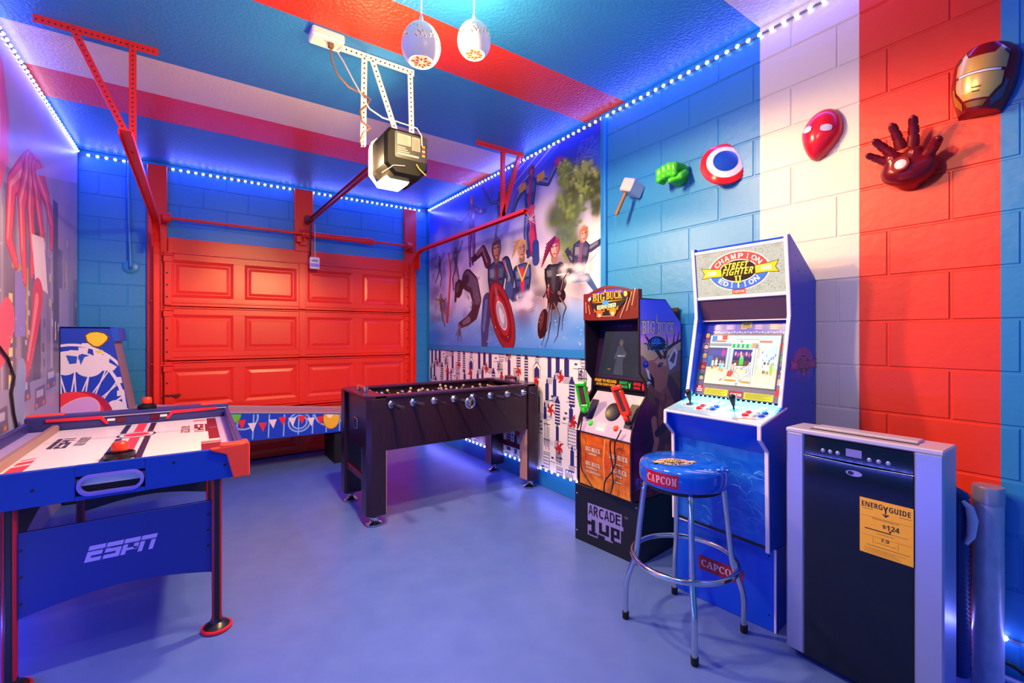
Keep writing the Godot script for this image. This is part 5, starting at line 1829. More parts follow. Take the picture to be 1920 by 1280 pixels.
func foosball() -> void:
	var o := thing("foosball_table", "dark purple brown foosball table with chrome rods and levelling feet", "game table", Vector3(1.715, 0, -3.45))
	var wood := mat("2c1a2a", 0.28)
	var nt := noise(0.02, 512, 4, FastNoiseLite.TYPE_SIMPLEX_SMOOTH, 12)
	var g2 := Gradient.new()
	g2.set_color(0, Color("20121f"))
	g2.set_color(1, Color("321a30"))
	nt.color_ramp = g2
	wood = wood.duplicate()
	wood.albedo_color = Color.WHITE
	wood.albedo_texture = nt
	wood.uv1_triplanar = true
	wood.uv1_scale = Vector3(6, 0.7, 1.5)
	var hx := 0.75
	var hz := 0.35
	var b := MB.new()
	b.box(Vector3(0, 0.70, hz - 0.025), Vector3(2 * hx - 0.10, 0.37, 0.024), 0.002)
	part(b, "front_panel", wood, o)
	b = MB.new().box(Vector3(0, 0.70, -hz + 0.025), Vector3(2 * hx - 0.10, 0.37, 0.024), 0.002)
	part(b, "back_panel", wood, o)
	for s in [-1.0, 1.0]:
		b = MB.new().box(Vector3(s * (hx - 0.03), 0.70, 0), Vector3(0.024, 0.37, 2 * hz - 0.10), 0.002)
		part(b, "end_panel", wood, o)
	b = MB.new()
	b.box(Vector3(0, 0.745, 0), Vector3(2 * hx - 0.1, 0.02, 2 * hz - 0.06))
	part(b, "playfield", mat("3a2420", 0.4), o)
	b = MB.new().box(Vector3(0, 0.525, 0), Vector3(2 * hx - 0.1, 0.012, 2 * hz - 0.06))
	part(b, "bottom_board", wood, o)
	# raised corner ramps seen at the far right end
	b = MB.new()
	for s in [-1.0, 1.0]:
		b.box(Vector3(s * 0.60, 0.76, 0), Vector3(0.05, 0.02, 0.60), 0.004)
		b.box(Vector3(s * 0.635, 0.80, 0), Vector3(0.006, 0.10, 0.60))
	part(b, "end_walls", mat("4a2a24", 0.4), o)
	# legs run up to the rim, outer corners cut
	for sx in [-1.0, 1.0]:
		for sz in [-1.0, 1.0]:
			var q := V2([0.0, 0.0, 0.075, 0.0, 0.14, 0.0, 0.14, -0.10, 0.11, -0.13, 0.0, -0.13])
			var g := V2([-0.065, -0.06, 0.065, -0.06, 0.065, 0.035, 0.035, 0.065, -0.065, 0.065])
			for i in g.size():
				g[i] *= Vector2(sx, sz)
			# stands upright: outline (x, z) pulled along y
			b = MB.new()
			b.t = Transform3D(Basis(Vector3(1, 0, 0), Vector3(0, 0, 1), Vector3(0, -1, 0)), Vector3(sx * (hx - 0.062), 0, sz * (hz - 0.062)))
			b.prism(g, -0.885, -0.075, 0.003)
			var lg := part(b, "leg", wood, o)
			b = MB.new().mv(Vector3(sx * (hx - 0.062), 0, sz * (hz - 0.062)))
			b.lathe(V2([0.0, 0.0, 0.050, 0.0, 0.056, 0.005, 0.056, 0.011, 0.050, 0.015, 0.034, 0.022, 0.024, 0.038, 0.030, 0.046, 0.030, 0.055, 0.014, 0.056, 0.014, 0.08]), 26)
			part(b, "levelling_foot", chrome, lg)
	# light painted pale on inner leg faces, and the low rails between them
	for s in [-1.0, 1.0]:
		b = MB.new()
		b.box(Vector3(s * (hx - 0.03), 0.30, 0), Vector3(0.03, 0.045, 2 * hz - 0.24), 0.004)
		part(b, "end_stretcher", mat("6a1c2c", 0.3), o)
	for s in [-1.0, 1.0]:
		for z in [-1.0, 1.0]:
			b = MB.new().box(Vector3(s * (hx - 0.133), 0.30, z * (hz - 0.062)), Vector3(0.012, 0.44, 0.10), 0.003)
			part(b, "lit_leg_face", mat("b88c8c", 0.45), o)
	# rim: a frame with cut corners
	b = MB.new()
	b.box(Vector3(0, 0.895, hz - 0.035), Vector3(2 * hx - 0.10, 0.02, 0.07), 0.004)
	b.box(Vector3(0, 0.895, -hz + 0.035), Vector3(2 * hx - 0.10, 0.02, 0.07), 0.004)
	for s in [-1.0, 1.0]:
		var g := V2([s * (hx + 0.005), hz - 0.055, s * (hx - 0.05), hz, s * (hx - 0.13), hz, s * (hx - 0.13), -hz, s * (hx - 0.05), -hz, s * (hx + 0.005), -hz + 0.055])
		b.t = Transform3D(Basis(Vector3(1, 0, 0), Vector3(0, 0, 1), Vector3(0, -1, 0)), Vector3.ZERO)
		b.prism(g, -0.906, -0.885, 0.004)
		b.t = Transform3D.IDENTITY
	part(b, "rim", mat("3c1c40", 0.25), o)
	# chrome grab handles on both ends
	for s in [-1.0, 1.0]:
		b = MB.new()
		var x: float = s * (hx - 0.065)
		b.cyl(Vector3(x, 0.934, -0.055), Vector3(x, 0.934, 0.075), 0.015, 14)
		for z in [-0.075, 0.095]:
			b.box(Vector3(x, 0.926, z), Vector3(0.03, 0.045, 0.030), 0.006)
		part(b, "chrome_grip", chrome, o)
	# ball return frame on the left end
	b = MB.new()
	b.t = Transform3D(Basis(Vector3(0, 0, 1), Vector3(0, 1, 0), Vector3(-1, 0, 0)), Vector3(-hx + 0.015, 0.675, 0.02))
	var ro := rrect(-0.05, -0.042, 0.05, 0.042, 0.02)
	b.prism(ro, -0.002, 0.006, 0.002)
	part(b, "return_frame", mat("b8b8c4", 0.3, 0.8), o)
	b = MB.new()
	b.t = Transform3D(Basis(Vector3(0, 0, 1), Vector3(0, 1, 0), Vector3(-1, 0, 0)), Vector3(-hx + 0.015, 0.675, 0.02))
	b.prism(rrect(-0.042, -0.034, 0.042, 0.034, 0.016), 0.0, 0.0068)
	part(b, "return_mouth", black, o)
	# rods, bearings, handles and players
	var man := MB.new()
	man.box(Vector3(0, -0.045, 0), Vector3(0.022, 0.028, 0.014), 0.004)
	man.box(Vector3(0, -0.024, 0), Vector3(0.016, 0.03, 0.014), 0.004)
	man.box(Vector3(0, 0.008, 0), Vector3(0.034, 0.036, 0.020), 0.007)
	man.cyl(Vector3(-0.02, 0, 0), Vector3(0.02, 0, 0), 0.012, 10)
	var manm := man.mesh()
	var hd := MB.new().ball(Vector3(0, 0.042, 0), Vector3(0.0115, 0.013, 0.0115), 10, 6)
	var hdm := hd.mesh()
	var xs := [-0.58, -0.415, -0.248, -0.083, 0.083, 0.248, 0.415, 0.58]
	var cnt := [3, 2, 3, 5, 5, 3, 2, 3]
	var ours := [true, true, false, true, false, true, false, false]
	var tan := mat("b89c88", 0.4)
	var drk := mat("26222a", 0.35)
	for i in 8:
		var x: float = xs[i]
		var y := 0.838
		var near: bool = ours[i]
		var sh := [0.02, -0.03, 0.015, 0.03, -0.02, 0.0, 0.035, -0.01][i] as float
		b = MB.new()
		var z1 := hz + (0.10 if near else 0.16) + sh
		b.cyl(Vector3(x, y, -hz - 0.12 + sh), Vector3(x, y, z1), 0.0075, 10)
		var rod := part(b, "rod", chrome, o)
		b = MB.new()
		b.t = Transform3D(Basis(Vector3(1, 0, 0), PI / 2), Vector3(x, y, hz - 0.014))
		b.lathe(V2([0.0, 0.0, 0.027, 0.0, 0.030, 0.005, 0.026, 0.012, 0.016, 0.018, 0.014, 0.024, 0.0, 0.024]), 20)
		b.t = Transform3D(Basis(Vector3(1, 0, 0), -PI / 2), Vector3(x, y, -hz + 0.014))
		b.lathe(V2([0.0, 0.0, 0.027, 0.0, 0.030, 0.005, 0.016, 0.018, 0.0, 0.024]), 14)
		part(b, "bearing", chrome, rod)
		b = MB.new()
		if near:
			b.t = Transform3D(Basis(Vector3(1, 0, 0), PI / 2), Vector3(x, y, z1 - 0.02))
			b.lathe(V2([0.0, 0.0, 0.013, 0.0, 0.016, 0.02, 0.013, 0.06, 0.017, 0.10, 0.014, 0.112, 0.0, 0.114]), 16)
			part(b, "handle", drk, rod)
		else:
			b.t = Transform3D(Basis(Vector3(1, 0, 0), PI / 2), Vector3(x, y, z1 - 0.006))
			b.lathe(V2([0.0, 0.0, 0.010, 0.0, 0.011, 0.010, 0.0, 0.012]), 12)
			part(b, "end_cap", drk, rod)
		if i == 3:
			b = MB.new()
			b.t = Transform3D(Basis(Vector3(1, 0, 0), PI / 2), Vector3(x + 0.01, y - 0.004, z1 + 0.09))
			b.lathe(V2([0.0, 0.012, 0.024, 0.010, 0.026, 0.002, 0.034, 0.002, 0.040, 0.006, 0.044, 0.0, 0.040, -0.006]), 28)
			part(b, "handle_ring", chrome, rod)
		for k in cnt[i]:
			var z: float = (k - (cnt[i] - 1) / 2.0) * (0.56 / (cnt[i] + 0.4)) + sh
			var tilt := [0.0, 0.5, -0.3, 0.9, 0.2, -0.7, 0.4, 1.2][i] as float
			var tr := Transform3D(Basis(Vector3(0, 0, 1), tilt) * Basis(Vector3.UP, PI / 2), Vector3(x, y, z))
			var m := inst(manm, "player", drk if near else tan, o, tr)
			inst(hdm, "head", tan, m, Transform3D.IDENTITY)
	# chrome score counters on posts between the rods
	for x in [-0.50, -0.33, -0.165, 0.0]:
		b = MB.new()
		b.ball(Vector3(x, 0.862, -0.10), Vector3(0.017, 0.017, 0.02), 12, 8)
		b.cyl(Vector3(x, 0.755, -0.10), Vector3(x, 0.86, -0.10), 0.007, 8)
		part(b, "ball_post", chrome, o)

# prints sit on a panel in the panel's own axes
func hunt_side_art() -> Texture2D:
	var r := RandomNumberGenerator.new()
	r.seed = 77
	# 0.47 m deep (front at left), 1.17 m tall
	var p := Pic.new(470, 1170, "2a1230")
	p.grad([[0.0, "3c40e8"], [0.10, "4c4cea"], [0.18, "8a5cd0"], [0.23, "e88478"], [0.31, "e08a5c"], [0.40, "b87a54"], [0.48, "8a5a44"], [0.56, "4a1c34"], [0.66, "2e0e2c"], [0.8, "2a0c28"], [1.0, "3c2020"]])
	p.poly([Vector2(0, 400), Vector2(90, 330), Vector2(180, 390), Vector2(300, 350), Vector2(470, 300), Vector2(470, 560), Vector2(0, 560)], "6a4a52")
	p.poly([Vector2(0, 470), Vector2(120, 430), Vector2(260, 470), Vector2(470, 430), Vector2(470, 620), Vector2(0, 600)], "5c4630")
	for i in 60:
		p.dab(r.randf_range(0, 470), r.randf_range(430, 640), r.randf_range(20, 70), r.randf_range(14, 40), ["7a5c34", "4c3428", "5e2c3c", "3e2420"][i % 4], 0.45)
	for i in 50:
		p.dab(r.randf_range(0, 300), r.randf_range(620, 1170), r.randf_range(20, 90), r.randf_range(20, 80), ["6a1c50", "4a1640", "84245e", "300c28"][i % 4], 0.4)
	# the deer: neck and body
	p.poly([Vector2(230, 480), Vector2(300, 440), Vector2(380, 470), Vector2(470, 580), Vector2(470, 900), Vector2(380, 1010), Vector2(280, 1000), Vector2(190, 900), Vector2(215, 760), Vector2(230, 640), Vector2(205, 590)], "4a2630")
	p.poly([Vector2(245, 520), Vector2(310, 500), Vector2(400, 640), Vector2(330, 800), Vector2(235, 760), Vector2(245, 640)], "7a4238")
	p.stroke([Vector2(200, 720), Vector2(225, 850), Vector2(180, 960), Vector2(190, 1060)], 26, 14, "8a5648")
	p.stroke([Vector2(330, 900), Vector2(345, 1000), Vector2(320, 1090)], 28, 16, "6a3c34")
	p.stroke([Vector2(260, 950), Vector2(262, 1030), Vector2(300, 1080)], 8, 6, "b8a0b4")
	p.stroke([Vector2(230, 800), Vector2(290, 770), Vector2(420, 740)], 24, 30, "30182a")
	# head, muzzle lifted to the left
	p.poly([Vector2(112, 380), Vector2(150, 365), Vector2(200, 360), Vector2(260, 330), Vector2(330, 350), Vector2(345, 420), Vector2(320, 520), Vector2(250, 560), Vector2(210, 545), Vector2(195, 480), Vector2(160, 440), Vector2(150, 420)], "8a5546")
	p.poly([Vector2(200, 372), Vector2(260, 345), Vector2(318, 362), Vector2(320, 400), Vector2(250, 400)], "a87460")
	p.poly([Vector2(150, 425), Vector2(200, 470), Vector2(205, 545), Vector2(170, 510), Vector2(140, 470)], "2c1420")
	p.poly([Vector2(120, 400), Vector2(155, 425), Vector2(170, 480), Vector2(148, 470)], "cfc4e4")
	p.oval(150, 505, 22, 20, "c6bade")
	p.stroke([Vector2(160, 515), Vector2(205, 555), Vector2(250, 580)], 16, 20, "6a3e36")
	p.oval(125, 385, 26, 20, "1c2474")
	p.oval(125, 380, 12, 8, "4a5ad8")
	p.oval(262, 392, 26, 12, "20181c", -0.3)
	p.oval(268, 390, 13, 8, "3a5a6a", -0.3)
	p.poly([Vector2(330, 360), Vector2(400, 290), Vector2(430, 320), Vector2(410, 400), Vector2(350, 430)], "b8a4b8")
	p.poly([Vector2(345, 370), Vector2(398, 310), Vector2(412, 335), Vector2(390, 390)], "5c3c4c")
	# antlers
	var horn := "33202a"
	p.stroke([Vector2(265, 345), Vector2(230, 310), Vector2(170, 270), Vector2(120, 215)], 15, 7, horn)
	for q in [[Vector2(210, 300), Vector2(205, 240)], [Vector2(165, 268), Vector2(110, 262)], [Vector2(240, 318), Vector2(255, 260)]]:
		p.stroke(q, 8, 3, horn)
	p.stroke([Vector2(300, 345), Vector2(320, 300), Vector2(390, 270), Vector2(462, 245)], 15, 7, horn)
	for q in [[Vector2(330, 295), Vector2(320, 215)], [Vector2(385, 272), Vector2(400, 200)], [Vector2(425, 258), Vector2(445, 190)], [Vector2(305, 330), Vector2(270, 290)]]:
		p.stroke(q, 9, 3, horn)
	for i in 40:
		p.dab(r.randf_range(230, 420), r.randf_range(560, 1000), r.randf_range(10, 30), r.randf_range(16, 50), ["3a1c2c", "5a3030", "2a1420"][i % 3], 0.4)
	p.im.adjust_bcs(1.55, 1.0, 1.1)  # print brightened to make up for missing warm light
	return p.tex()

func rust_art() -> Texture2D:
	var r := RandomNumberGenerator.new()
	r.seed = 8
	var p := Pic.new(460, 340, "d9701c")
	p.grad([[0.0, "c04a14"], [0.15, "d8641a"], [0.5, "c64e18"], [1.0, "e08a20"]])
	for i in 160:
		p.dab(r.randf_range(0, 460), r.randf_range(0, 340), r.randf_range(12, 60), r.randf_range(8, 36), ["e8941e", "a83410", "f0a830", "c8501a", "8a2a10"][i % 5], 0.35)
	p.stroke([Vector2(240, 20), Vector2(226, 140), Vector2(240, 320)], 5, 3, "f0a840")
	return p.tex()

func hunt_cabinet() -> void:
	var dark := mat("1d1226", 0.35)
	var w := 0.455
	var hw := w / 2
	# riser
	var rs := thing("cabinet_riser", "black riser box with pixel lettering under the hunting game cabinet", "riser", Vector3(2.062, 0, -1.955), -PI / 2 + 0.10)
	var b := MB.new()
	b.box(Vector3(0, 0.18, -0.20), Vector3(w + 0.03, 0.36, 0.40), 0.003)
	part(b, "box", mat("14131f", 0.4), rs)
	b = MB.new().mv(Vector3(0, 0, 0.0006))
	# pixel lettering: outline blocks in lilac, letters in black over them
	var lil := "8f86c8"
	b.tint(lil)
	b.flat(V2([-0.135, 0.262, 0.125, 0.262, 0.125, 0.190, 0.135, 0.190, 0.135, 0.165, 0.118, 0.165, 0.118, 0.088, 0.060, 0.088, 0.060, 0.070, 0.000, 0.070, 0.000, 0.088, -0.055, 0.088, -0.055, 0.060, -0.135, 0.060, -0.135, 0.125, -0.115, 0.125, -0.115, 0.150, -0.135, 0.150, -0.135, 0.170]), 0.0)
	b.tint("14131f")
	for i in 6:
		text(b, "ARCADE"[i], -0.128 + i * 0.0415, 0.190, 0.036, 0.062, 0.0003, true)
	b.flat(V2([-0.125, 0.148, -0.105, 0.148, -0.105, 0.165, -0.075, 0.165, -0.075, 0.090, -0.060, 0.090, -0.060, 0.068, -0.125, 0.068, -0.125, 0.090, -0.105, 0.090, -0.105, 0.130, -0.125, 0.130]), 0.0003)
	b.flat(V2([-0.045, 0.165, -0.022, 0.165, -0.022, 0.118, 0.008, 0.118, 0.008, 0.165, 0.032, 0.165, 0.032, 0.096, -0.045, 0.096]), 0.0003)
	b.flat(V2([0.045, 0.165, 0.110, 0.165, 0.110, 0.108, 0.070, 0.108, 0.070, 0.078, 0.045, 0.078]), 0.0003)
	b.tint(lil).rect(0.070, 0.126, 0.088, 0.148, 0.0006)
	text(b, "TM", 0.140, 0.245, 0.026, 0.012, 0.0, false)
	part(b, "riser_lettering", printm, rs)
	var hp := [Vector3(0.225, 0.33, 0), Vector3(0.225, 0.06, 0), Vector3(-0.225, 0.30, 0), Vector3(-0.225, 0.06, 0)]
	holes(rs, hp, Vector3(0, 0, 1), 0.005, mat("b8b4d0", 0.4), "riser_screws")
	# cabinet
	var o := thing("arcade_cabinet", "dark hunting arcade cabinet with arched red marquee and two pump guns", "arcade cabinet", Vector3(2.05, 0, -1.955), -PI / 2)
	var prof := V2([-0.455, 0.365, 0.0, 0.365, 0.010, 0.40, 0.012, 0.69, 0.010, 0.73, -0.004, 0.79, -0.03, 0.85, -0.07, 0.91, -0.118, 0.965, -0.122, 1.035, -0.062, 1.10, -0.055, 1.54, -0.30, 1.545, -0.455, 1.405])
	for s in [-1.0, 1.0]:
		b = MB.new()
		b.t = Transform3D(Basis(Vector3(0, 0, 1), Vector3(0, 1, 0), Vector3(-1, 0, 0)), Vector3(s * (hw - 0.007), 0, 0))
		b.prism(prof, -0.007, 0.007, 0.002)
		var sp := part(b, "side_panel", dark, o)
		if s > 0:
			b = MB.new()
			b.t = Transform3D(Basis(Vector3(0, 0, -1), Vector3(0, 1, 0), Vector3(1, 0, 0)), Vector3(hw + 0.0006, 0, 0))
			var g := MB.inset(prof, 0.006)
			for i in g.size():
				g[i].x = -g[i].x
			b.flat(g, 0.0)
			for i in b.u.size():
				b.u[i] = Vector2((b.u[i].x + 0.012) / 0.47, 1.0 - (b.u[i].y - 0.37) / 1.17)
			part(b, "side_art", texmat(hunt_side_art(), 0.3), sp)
			b = MB.new()
			b.t = Transform3D(Basis(Vector3(0, 0, -1), Vector3(0, 1, 0), Vector3(1, 0, 0)), Vector3(hw + 0.001, 0, 0))
			for q in [["1c1018", 0.004, 0.0], ["c0a088", 0.0, 0.0004], ["f0d8bc", 0.0, 0.0008]]:
				b.tint(q[0])
				var d: float = q[1]
				var k := 0.003 if q[2] > 0.0006 else 0.0
				text(b, "BIG", 0.075 - d, 1.338 - d - k, 0.125 + 2 * d - k, 0.075 + 2 * d, q[2], true, "Droid Serif")
				text(b, "BUCK", 0.215 - d, 1.333 - d - k, 0.170 + 2 * d - k, 0.075 + 2 * d, q[2], true, "Droid Serif")
			b.tint("e0c4a4").flat(V2([0.06, 1.318, 0.20, 1.330, 0.40, 1.312, 0.20, 1.322]), 0.0004)
			b.flat(V2([0.205, 1.40, 0.215, 1.46, 0.222, 1.40]), 0.0004)
			b.tint("16306c").flat(ell(0.215, 1.275, 0.085, 0.045), 0.0002)
			b.tint("3a7ae0").flat(ell(0.205, 1.285, 0.045, 0.025), 0.0004)
			b.tint("e8e8f4")
			text(b, "WORLD", 0.118, 1.235, 0.20, 0.045, 0.0008, true)
			b.tint("10183c")
			text(b, "WORLD", 0.121, 1.238, 0.194, 0.039, 0.0012, true)
			b.tint("7c6cf0")
			text(b, "RE", 0.02, 0.465, 0.06, 0.035, 0.0004, true, "Droid Sans", 0.3)
			text(b, "TURN", 0.02, 0.435, 0.085, 0.025, 0.0004, true, "Droid Sans", 0.3)
			part(b, "side_lettering", printm, sp)
	# back and top
	b = MB.new()
	b.box(Vector3(0, 0.95, -0.449), Vector3(w - 0.028, 1.1, 0.010))
	b.box(Vector3(0, 1.54, -0.18), Vector3(w - 0.028, 0.01, 0.24))
	part(b, "back_board", dark, o)
	# marquee: an arched, slightly bowed board
	var mq := PackedVector2Array()
	var N := 16
	var tops := []
	for i in N + 1:
		var f := float(i) / N
		var x := lerpf(-hw + 0.002, hw - 0.002, f)
		var y := 1.595
		if f > 0.12 and f < 0.86:
			y = 1.595 + 0.036 * sin((f - 0.12) / 0.74 * PI)
		tops.append(Vector2(x, y))
	var front := []
	var back := []
	for k in 5:
		var row := PackedVector3Array()
		var rb := PackedVector3Array()
		for i in N + 1:
			var q: Vector2 = tops[i]
			var bow := 0.016 * (1.0 - pow(q.x / hw, 2))
			var y := lerpf(1.425 - 0.006 * (1.0 - pow(q.x / hw, 2)), q.y, k / 4.0)
			row.append(Vector3(q.x, y, -0.050 + bow))
			rb.append(Vector3(q.x, y, -0.082))
		front.append(row)
		back.append(rb)
	b = MB.new().tint("64180f")
	b.sheet(front, Vector3(0, 0, 1))
	b.sheet(back, Vector3(0, 0, -1))
	for i in N:
		for k in [0, 4]:
			b.quad(front[k][i], front[k][i + 1], back[k][i + 1], back[k][i], Vector3(0, k - 2, 0))
	for i in [0, N]:
		for k in 4:
			b.quad(front[k][i], front[k + 1][i], back[k + 1][i], back[k][i], Vector3(i - N / 2.0, 0, 0))
	var mp := part(b, "marquee", printm, o)
	b = MB.new().mv(Vector3(0, 0, -0.0325))
	b.tint("1c0d18").flat(V2([-0.16, 1.565, -0.10, 1.60, 0.0, 1.615, 0.10, 1.61, 0.16, 1.585, 0.175, 1.56, 0.11, 1.50, 0.06, 1.44, -0.09, 1.44, -0.13, 1.49]), 0.0)
	b.tint("4a2cc8").flat(V2([-0.145, 1.572, -0.095, 1.596, 0.0, 1.610, 0.10, 1.606, 0.15, 1.584, 0.15, 1.575, 0.0, 1.595, -0.14, 1.566]), 0.0003)
	for q in [["7a3408", 0.004, 0.0004], ["f2a81c", 0.0, 0.0008], ["fff0a0", -0.012, 0.0012]]:
		b.tint(q[0])
		var d: float = q[1]
		if d < -0.01:
			continue
		text(b, "BIG", -0.125 - d, 1.541 - d, 0.105 + 2 * d, 0.048 + 2 * d, q[2], true, "Droid Serif")
		text(b, "BUCK", -0.008 - d, 1.547 - d, 0.125 + 2 * d, 0.046 + 2 * d, q[2], true, "Droid Serif")
	b.tint("f2a81c").flat(V2([-0.135, 1.532, -0.02, 1.537, 0.13, 1.538, 0.0, 1.530]), 0.0008)
	b.flat(V2([-0.025, 1.59, -0.018, 1.615, -0.010, 1.59]), 0.0006)
	b.tint("3a8ae0").flat(ell(-0.015, 1.528, 0.028, 0.014), 0.0012)
	b.tint("e8f0d0").flat(V2([-0.085, 1.487, 0.07, 1.497, 0.07, 1.522, -0.085, 1.512]), 0.0006)
	b.tint("3c6c20")
	text(b, "WORLD", -0.080, 1.491, 0.145, 0.026, 0.0010, true)
	b.tint("f8e040").flat(ell(0.145, 1.572, 0.013, 0.016), 0.0008)
	b.tint("f4f4f4").flat(V2([-0.165, 1.558, -0.145, 1.572, -0.138, 1.556, -0.157, 1.542]), 0.0008)
	for q in [[-0.065, 1.462, "d8581c"], [0.045, 1.472, "f08418"]]:
		b.tint(q[2]).flat(ell(q[0], q[1], 0.026, 0.026), 0.0008)
		b.tint("f4dcc8").flat(ell(q[0], q[1] - 0.012, 0.011, 0.010), 0.0010)
		b.tint(q[2]).flat(V2([q[0] - 0.02, q[1] + 0.01, q[0] - 0.05, q[1] + 0.035, q[0] - 0.045, q[1] + 0.008]), 0.0008)
		b.flat(V2([q[0] + 0.02, q[1] + 0.01, q[0] + 0.045, q[1] + 0.035, q[0] + 0.042, q[1] + 0.008]), 0.0008)
	b.tint("f0b090")
	for q in [[0.16, 1.55, 0.10, 1.43], [0.19, 1.58, 0.15, 1.47], [0.215, 1.60, 0.19, 1.50], [-0.19, 1.54, -0.185, 1.47], [-0.165, 1.52, -0.15, 1.46]]:
		b.flat(V2([q[0], q[1], q[0] + 0.004, q[1], q[2] + 0.004, q[3], q[2], q[3]]), 0.0004)
	b.rect(-0.09, 1.442, 0.06, 1.445, 0.0004)
	part(b, "marquee_print", printm, mp)
	# marquee underside and screen surround, leaning back
	b = MB.new()
	b.box(Vector3(0, 1.422, -0.14), Vector3(w - 0.028, 0.008, 0.15))
	part(b, "marquee_shelf", dark, o)
	var top := Vector3(0, 1.42, -0.205)
	var bot := Vector3(0, 1.05, -0.135)
	var up := (top - bot).normalized()
	var nz := Vector3(1, 0, 0).cross(up)
	var fr := Transform3D(Basis(Vector3(1, 0, 0), up, nz), bot)
	b = MB.new()
	b.t = fr
	var H := (top - bot).length()
	b.box(Vector3(0, H / 2, -0.006), Vector3(w - 0.028, H, 0.008))
	part(b, "screen_surround", mat("2a1840", 0.3), o)
	b = MB.new()
	b.t = fr
	b.rect(-0.165, 0.02, 0.165, 0.305, 0.0005)
	var p := Pic.new(320, 276, "4a4c58")
	p.grad([[0.0, "52525e"], [0.5, "484a58"], [1.0, "3c4c58"]])
	p.poly([Vector2(120, 96), Vector2(160, 84), Vector2(178, 130), Vector2(176, 200), Vector2(190, 270), Vector2(110, 270), Vector2(118, 190)], "6a6c80")
	p.oval(146, 70, 15, 20, "9a8a6a")
	p.poly([Vector2(122, 110), Vector2(100, 170), Vector2(112, 176), Vector2(134, 130)], "74768a")
	p.poly([Vector2(170, 110), Vector2(200, 140), Vector2(180, 160)], "74768a")
	p.rect(128, 148, 60, 10, "d8dce4")
	p.rect(60, 236, 24, 6, "e8a860")
	for i in 12:
		p.dab(60 + i * 20, 40 + (i * 53) % 200, 40, 30, "5c5c68", 0.3)
	part(b, "screen", texmat(p.tex(), 0.12, 0.55), o, "dim lit screen")
	b = MB.new()
	b.t = fr
	b.tint("5a48e0")
	text(b, "ARCADE1UP", -0.065, 0.335, 0.12, 0.012, 0.0005, true)
	part(b, "surround_lettering", printm, o)
	# instruction strip
	b = MB.new()
	b.box(Vector3(0, 1.022, -0.132), Vector3(w - 0.028, 0.062, 0.012), 0.002)
	b.box(Vector3(0, 0.978, -0.150), Vector3(w - 0.028, 0.03, 0.012))
	part(b, "instruction_strip", mat("15101c", 0.3), o)
	b = MB.new().mv(Vector3(0, 0, -0.1254))
	b.tint("f0b820")
	text(b, "PUMP TO RELOAD", -0.195, 1.022, 0.185, 0.020)
	text(b, "AFTER EVERY SHOT", -0.185, 1.000, 0.165, 0.015)
	b.tint("28d050")
	text(b, "SHOOT", 0.015, 1.022, 0.065, 0.018)
	text(b, "BUCKS", 0.035, 1.000, 0.045, 0.015)
	b.flat(V2([0.092, 1.00, 0.100, 1.00, 0.106, 1.04, 0.096, 1.025, 0.086, 1.038]))
	b.tint("f02830")
	text(b, "AVOID", 0.125, 1.022, 0.055, 0.018)
	text(b, "DOES", 0.128, 1.000, 0.048, 0.015)
	b.flat(V2([0.192, 0.998, 0.204, 0.998, 0.206, 1.02, 0.198, 1.042, 0.190, 1.03]))
	part(b, "strip_lettering", printm, o)
	# sloping silver gun panel
	var pt := Vector3(0, 0.962, -0.128)
	var pb := Vector3(0, 0.712, 0.014)
	up = (pt - pb).normalized()
	nz = Vector3(1, 0, 0).cross(up)
	var fp := Transform3D(Basis(Vector3(1, 0, 0), up, nz), pb)
	var PH := (pt - pb).length()
	b = MB.new()
	b.t = fp
	var pg := V2([-hw + 0.008, 0.0, hw - 0.008, 0.0, hw - 0.008, PH, -hw + 0.05, PH, -hw + 0.024, PH * 0.6])
	b.prism(pg, -0.012, 0.0, 0.002)
	var gp := part(b, "gun_panel", mat("b9a8c6", 0.3), o)
	b = MB.new()
	b.t = fp * Transform3D(Basis(Vector3(1, 0, 0), PI / 2), Vector3(0.02, PH * 0.56, 0))
	b.lathe(V2([0.0, 0.002, 0.030, 0.0025, 0.045, 0.006, 0.056, 0.010, 0.060, 0.004, 0.060, 0.0]), 30)
	part(b, "speaker", mat("17161c", 0.4), gp)
	b = MB.new()
	b.t = fp
	b.tint("161018").flat(rrect(-0.190, PH * 0.30, -0.125, PH * 0.78, 0.01), 0.0006)
	part(b, "holster_slot", printm, gp)
	b = MB.new()
	b.t = fp
	b.tint("161018").flat(rrect(0.135, PH * 0.26, 0.20, PH * 0.80, 0.008), 0.0006)
	b.tint("d8c8a0").flat(V2([0.196, PH * 0.80, 0.204, PH * 0.80, 0.204, PH * 0.42, 0.196, PH * 0.42]), 0.0010)
	part(b, "holster_slot", printm, gp)
	b = MB.new()
	b.t = fp
	b.tint("201824").flat(ell(0.02, PH * 0.86, 0.011, 0.011), 0.0006)
	part(b, "peep_hole", printm, gp)
	b = MB.new()
	b.t = fp
	b.tint("cbb8cf").rect(-0.075, PH * 0.07, 0.01, PH * 0.30, 0.0003)
	b.tint("f0d8d8").rect(-0.07, PH * 0.10, 0.0, PH * 0.17, 0.0006)
	text(b, "BIG BUCK", -0.07, PH * 0.19, 0.07, 0.016, 0.0006)
	part(b, "panel_print", printm, gp)
	for q in [[-0.125, "48e03c"], [0.085, "ff5a24"]]:
		b = MB.new()
		b.t = fp * Transform3D(Basis(Vector3(1, 0, 0), PI / 2), Vector3(q[0], PH * 0.22, 0))
		b.lathe(V2([0.0, 0.012, 0.012, 0.011, 0.014, 0.006, 0.018, 0.004, 0.020, 0.0]), 20)
		part(b, "start_button", mat(q[1], 0.2), gp)
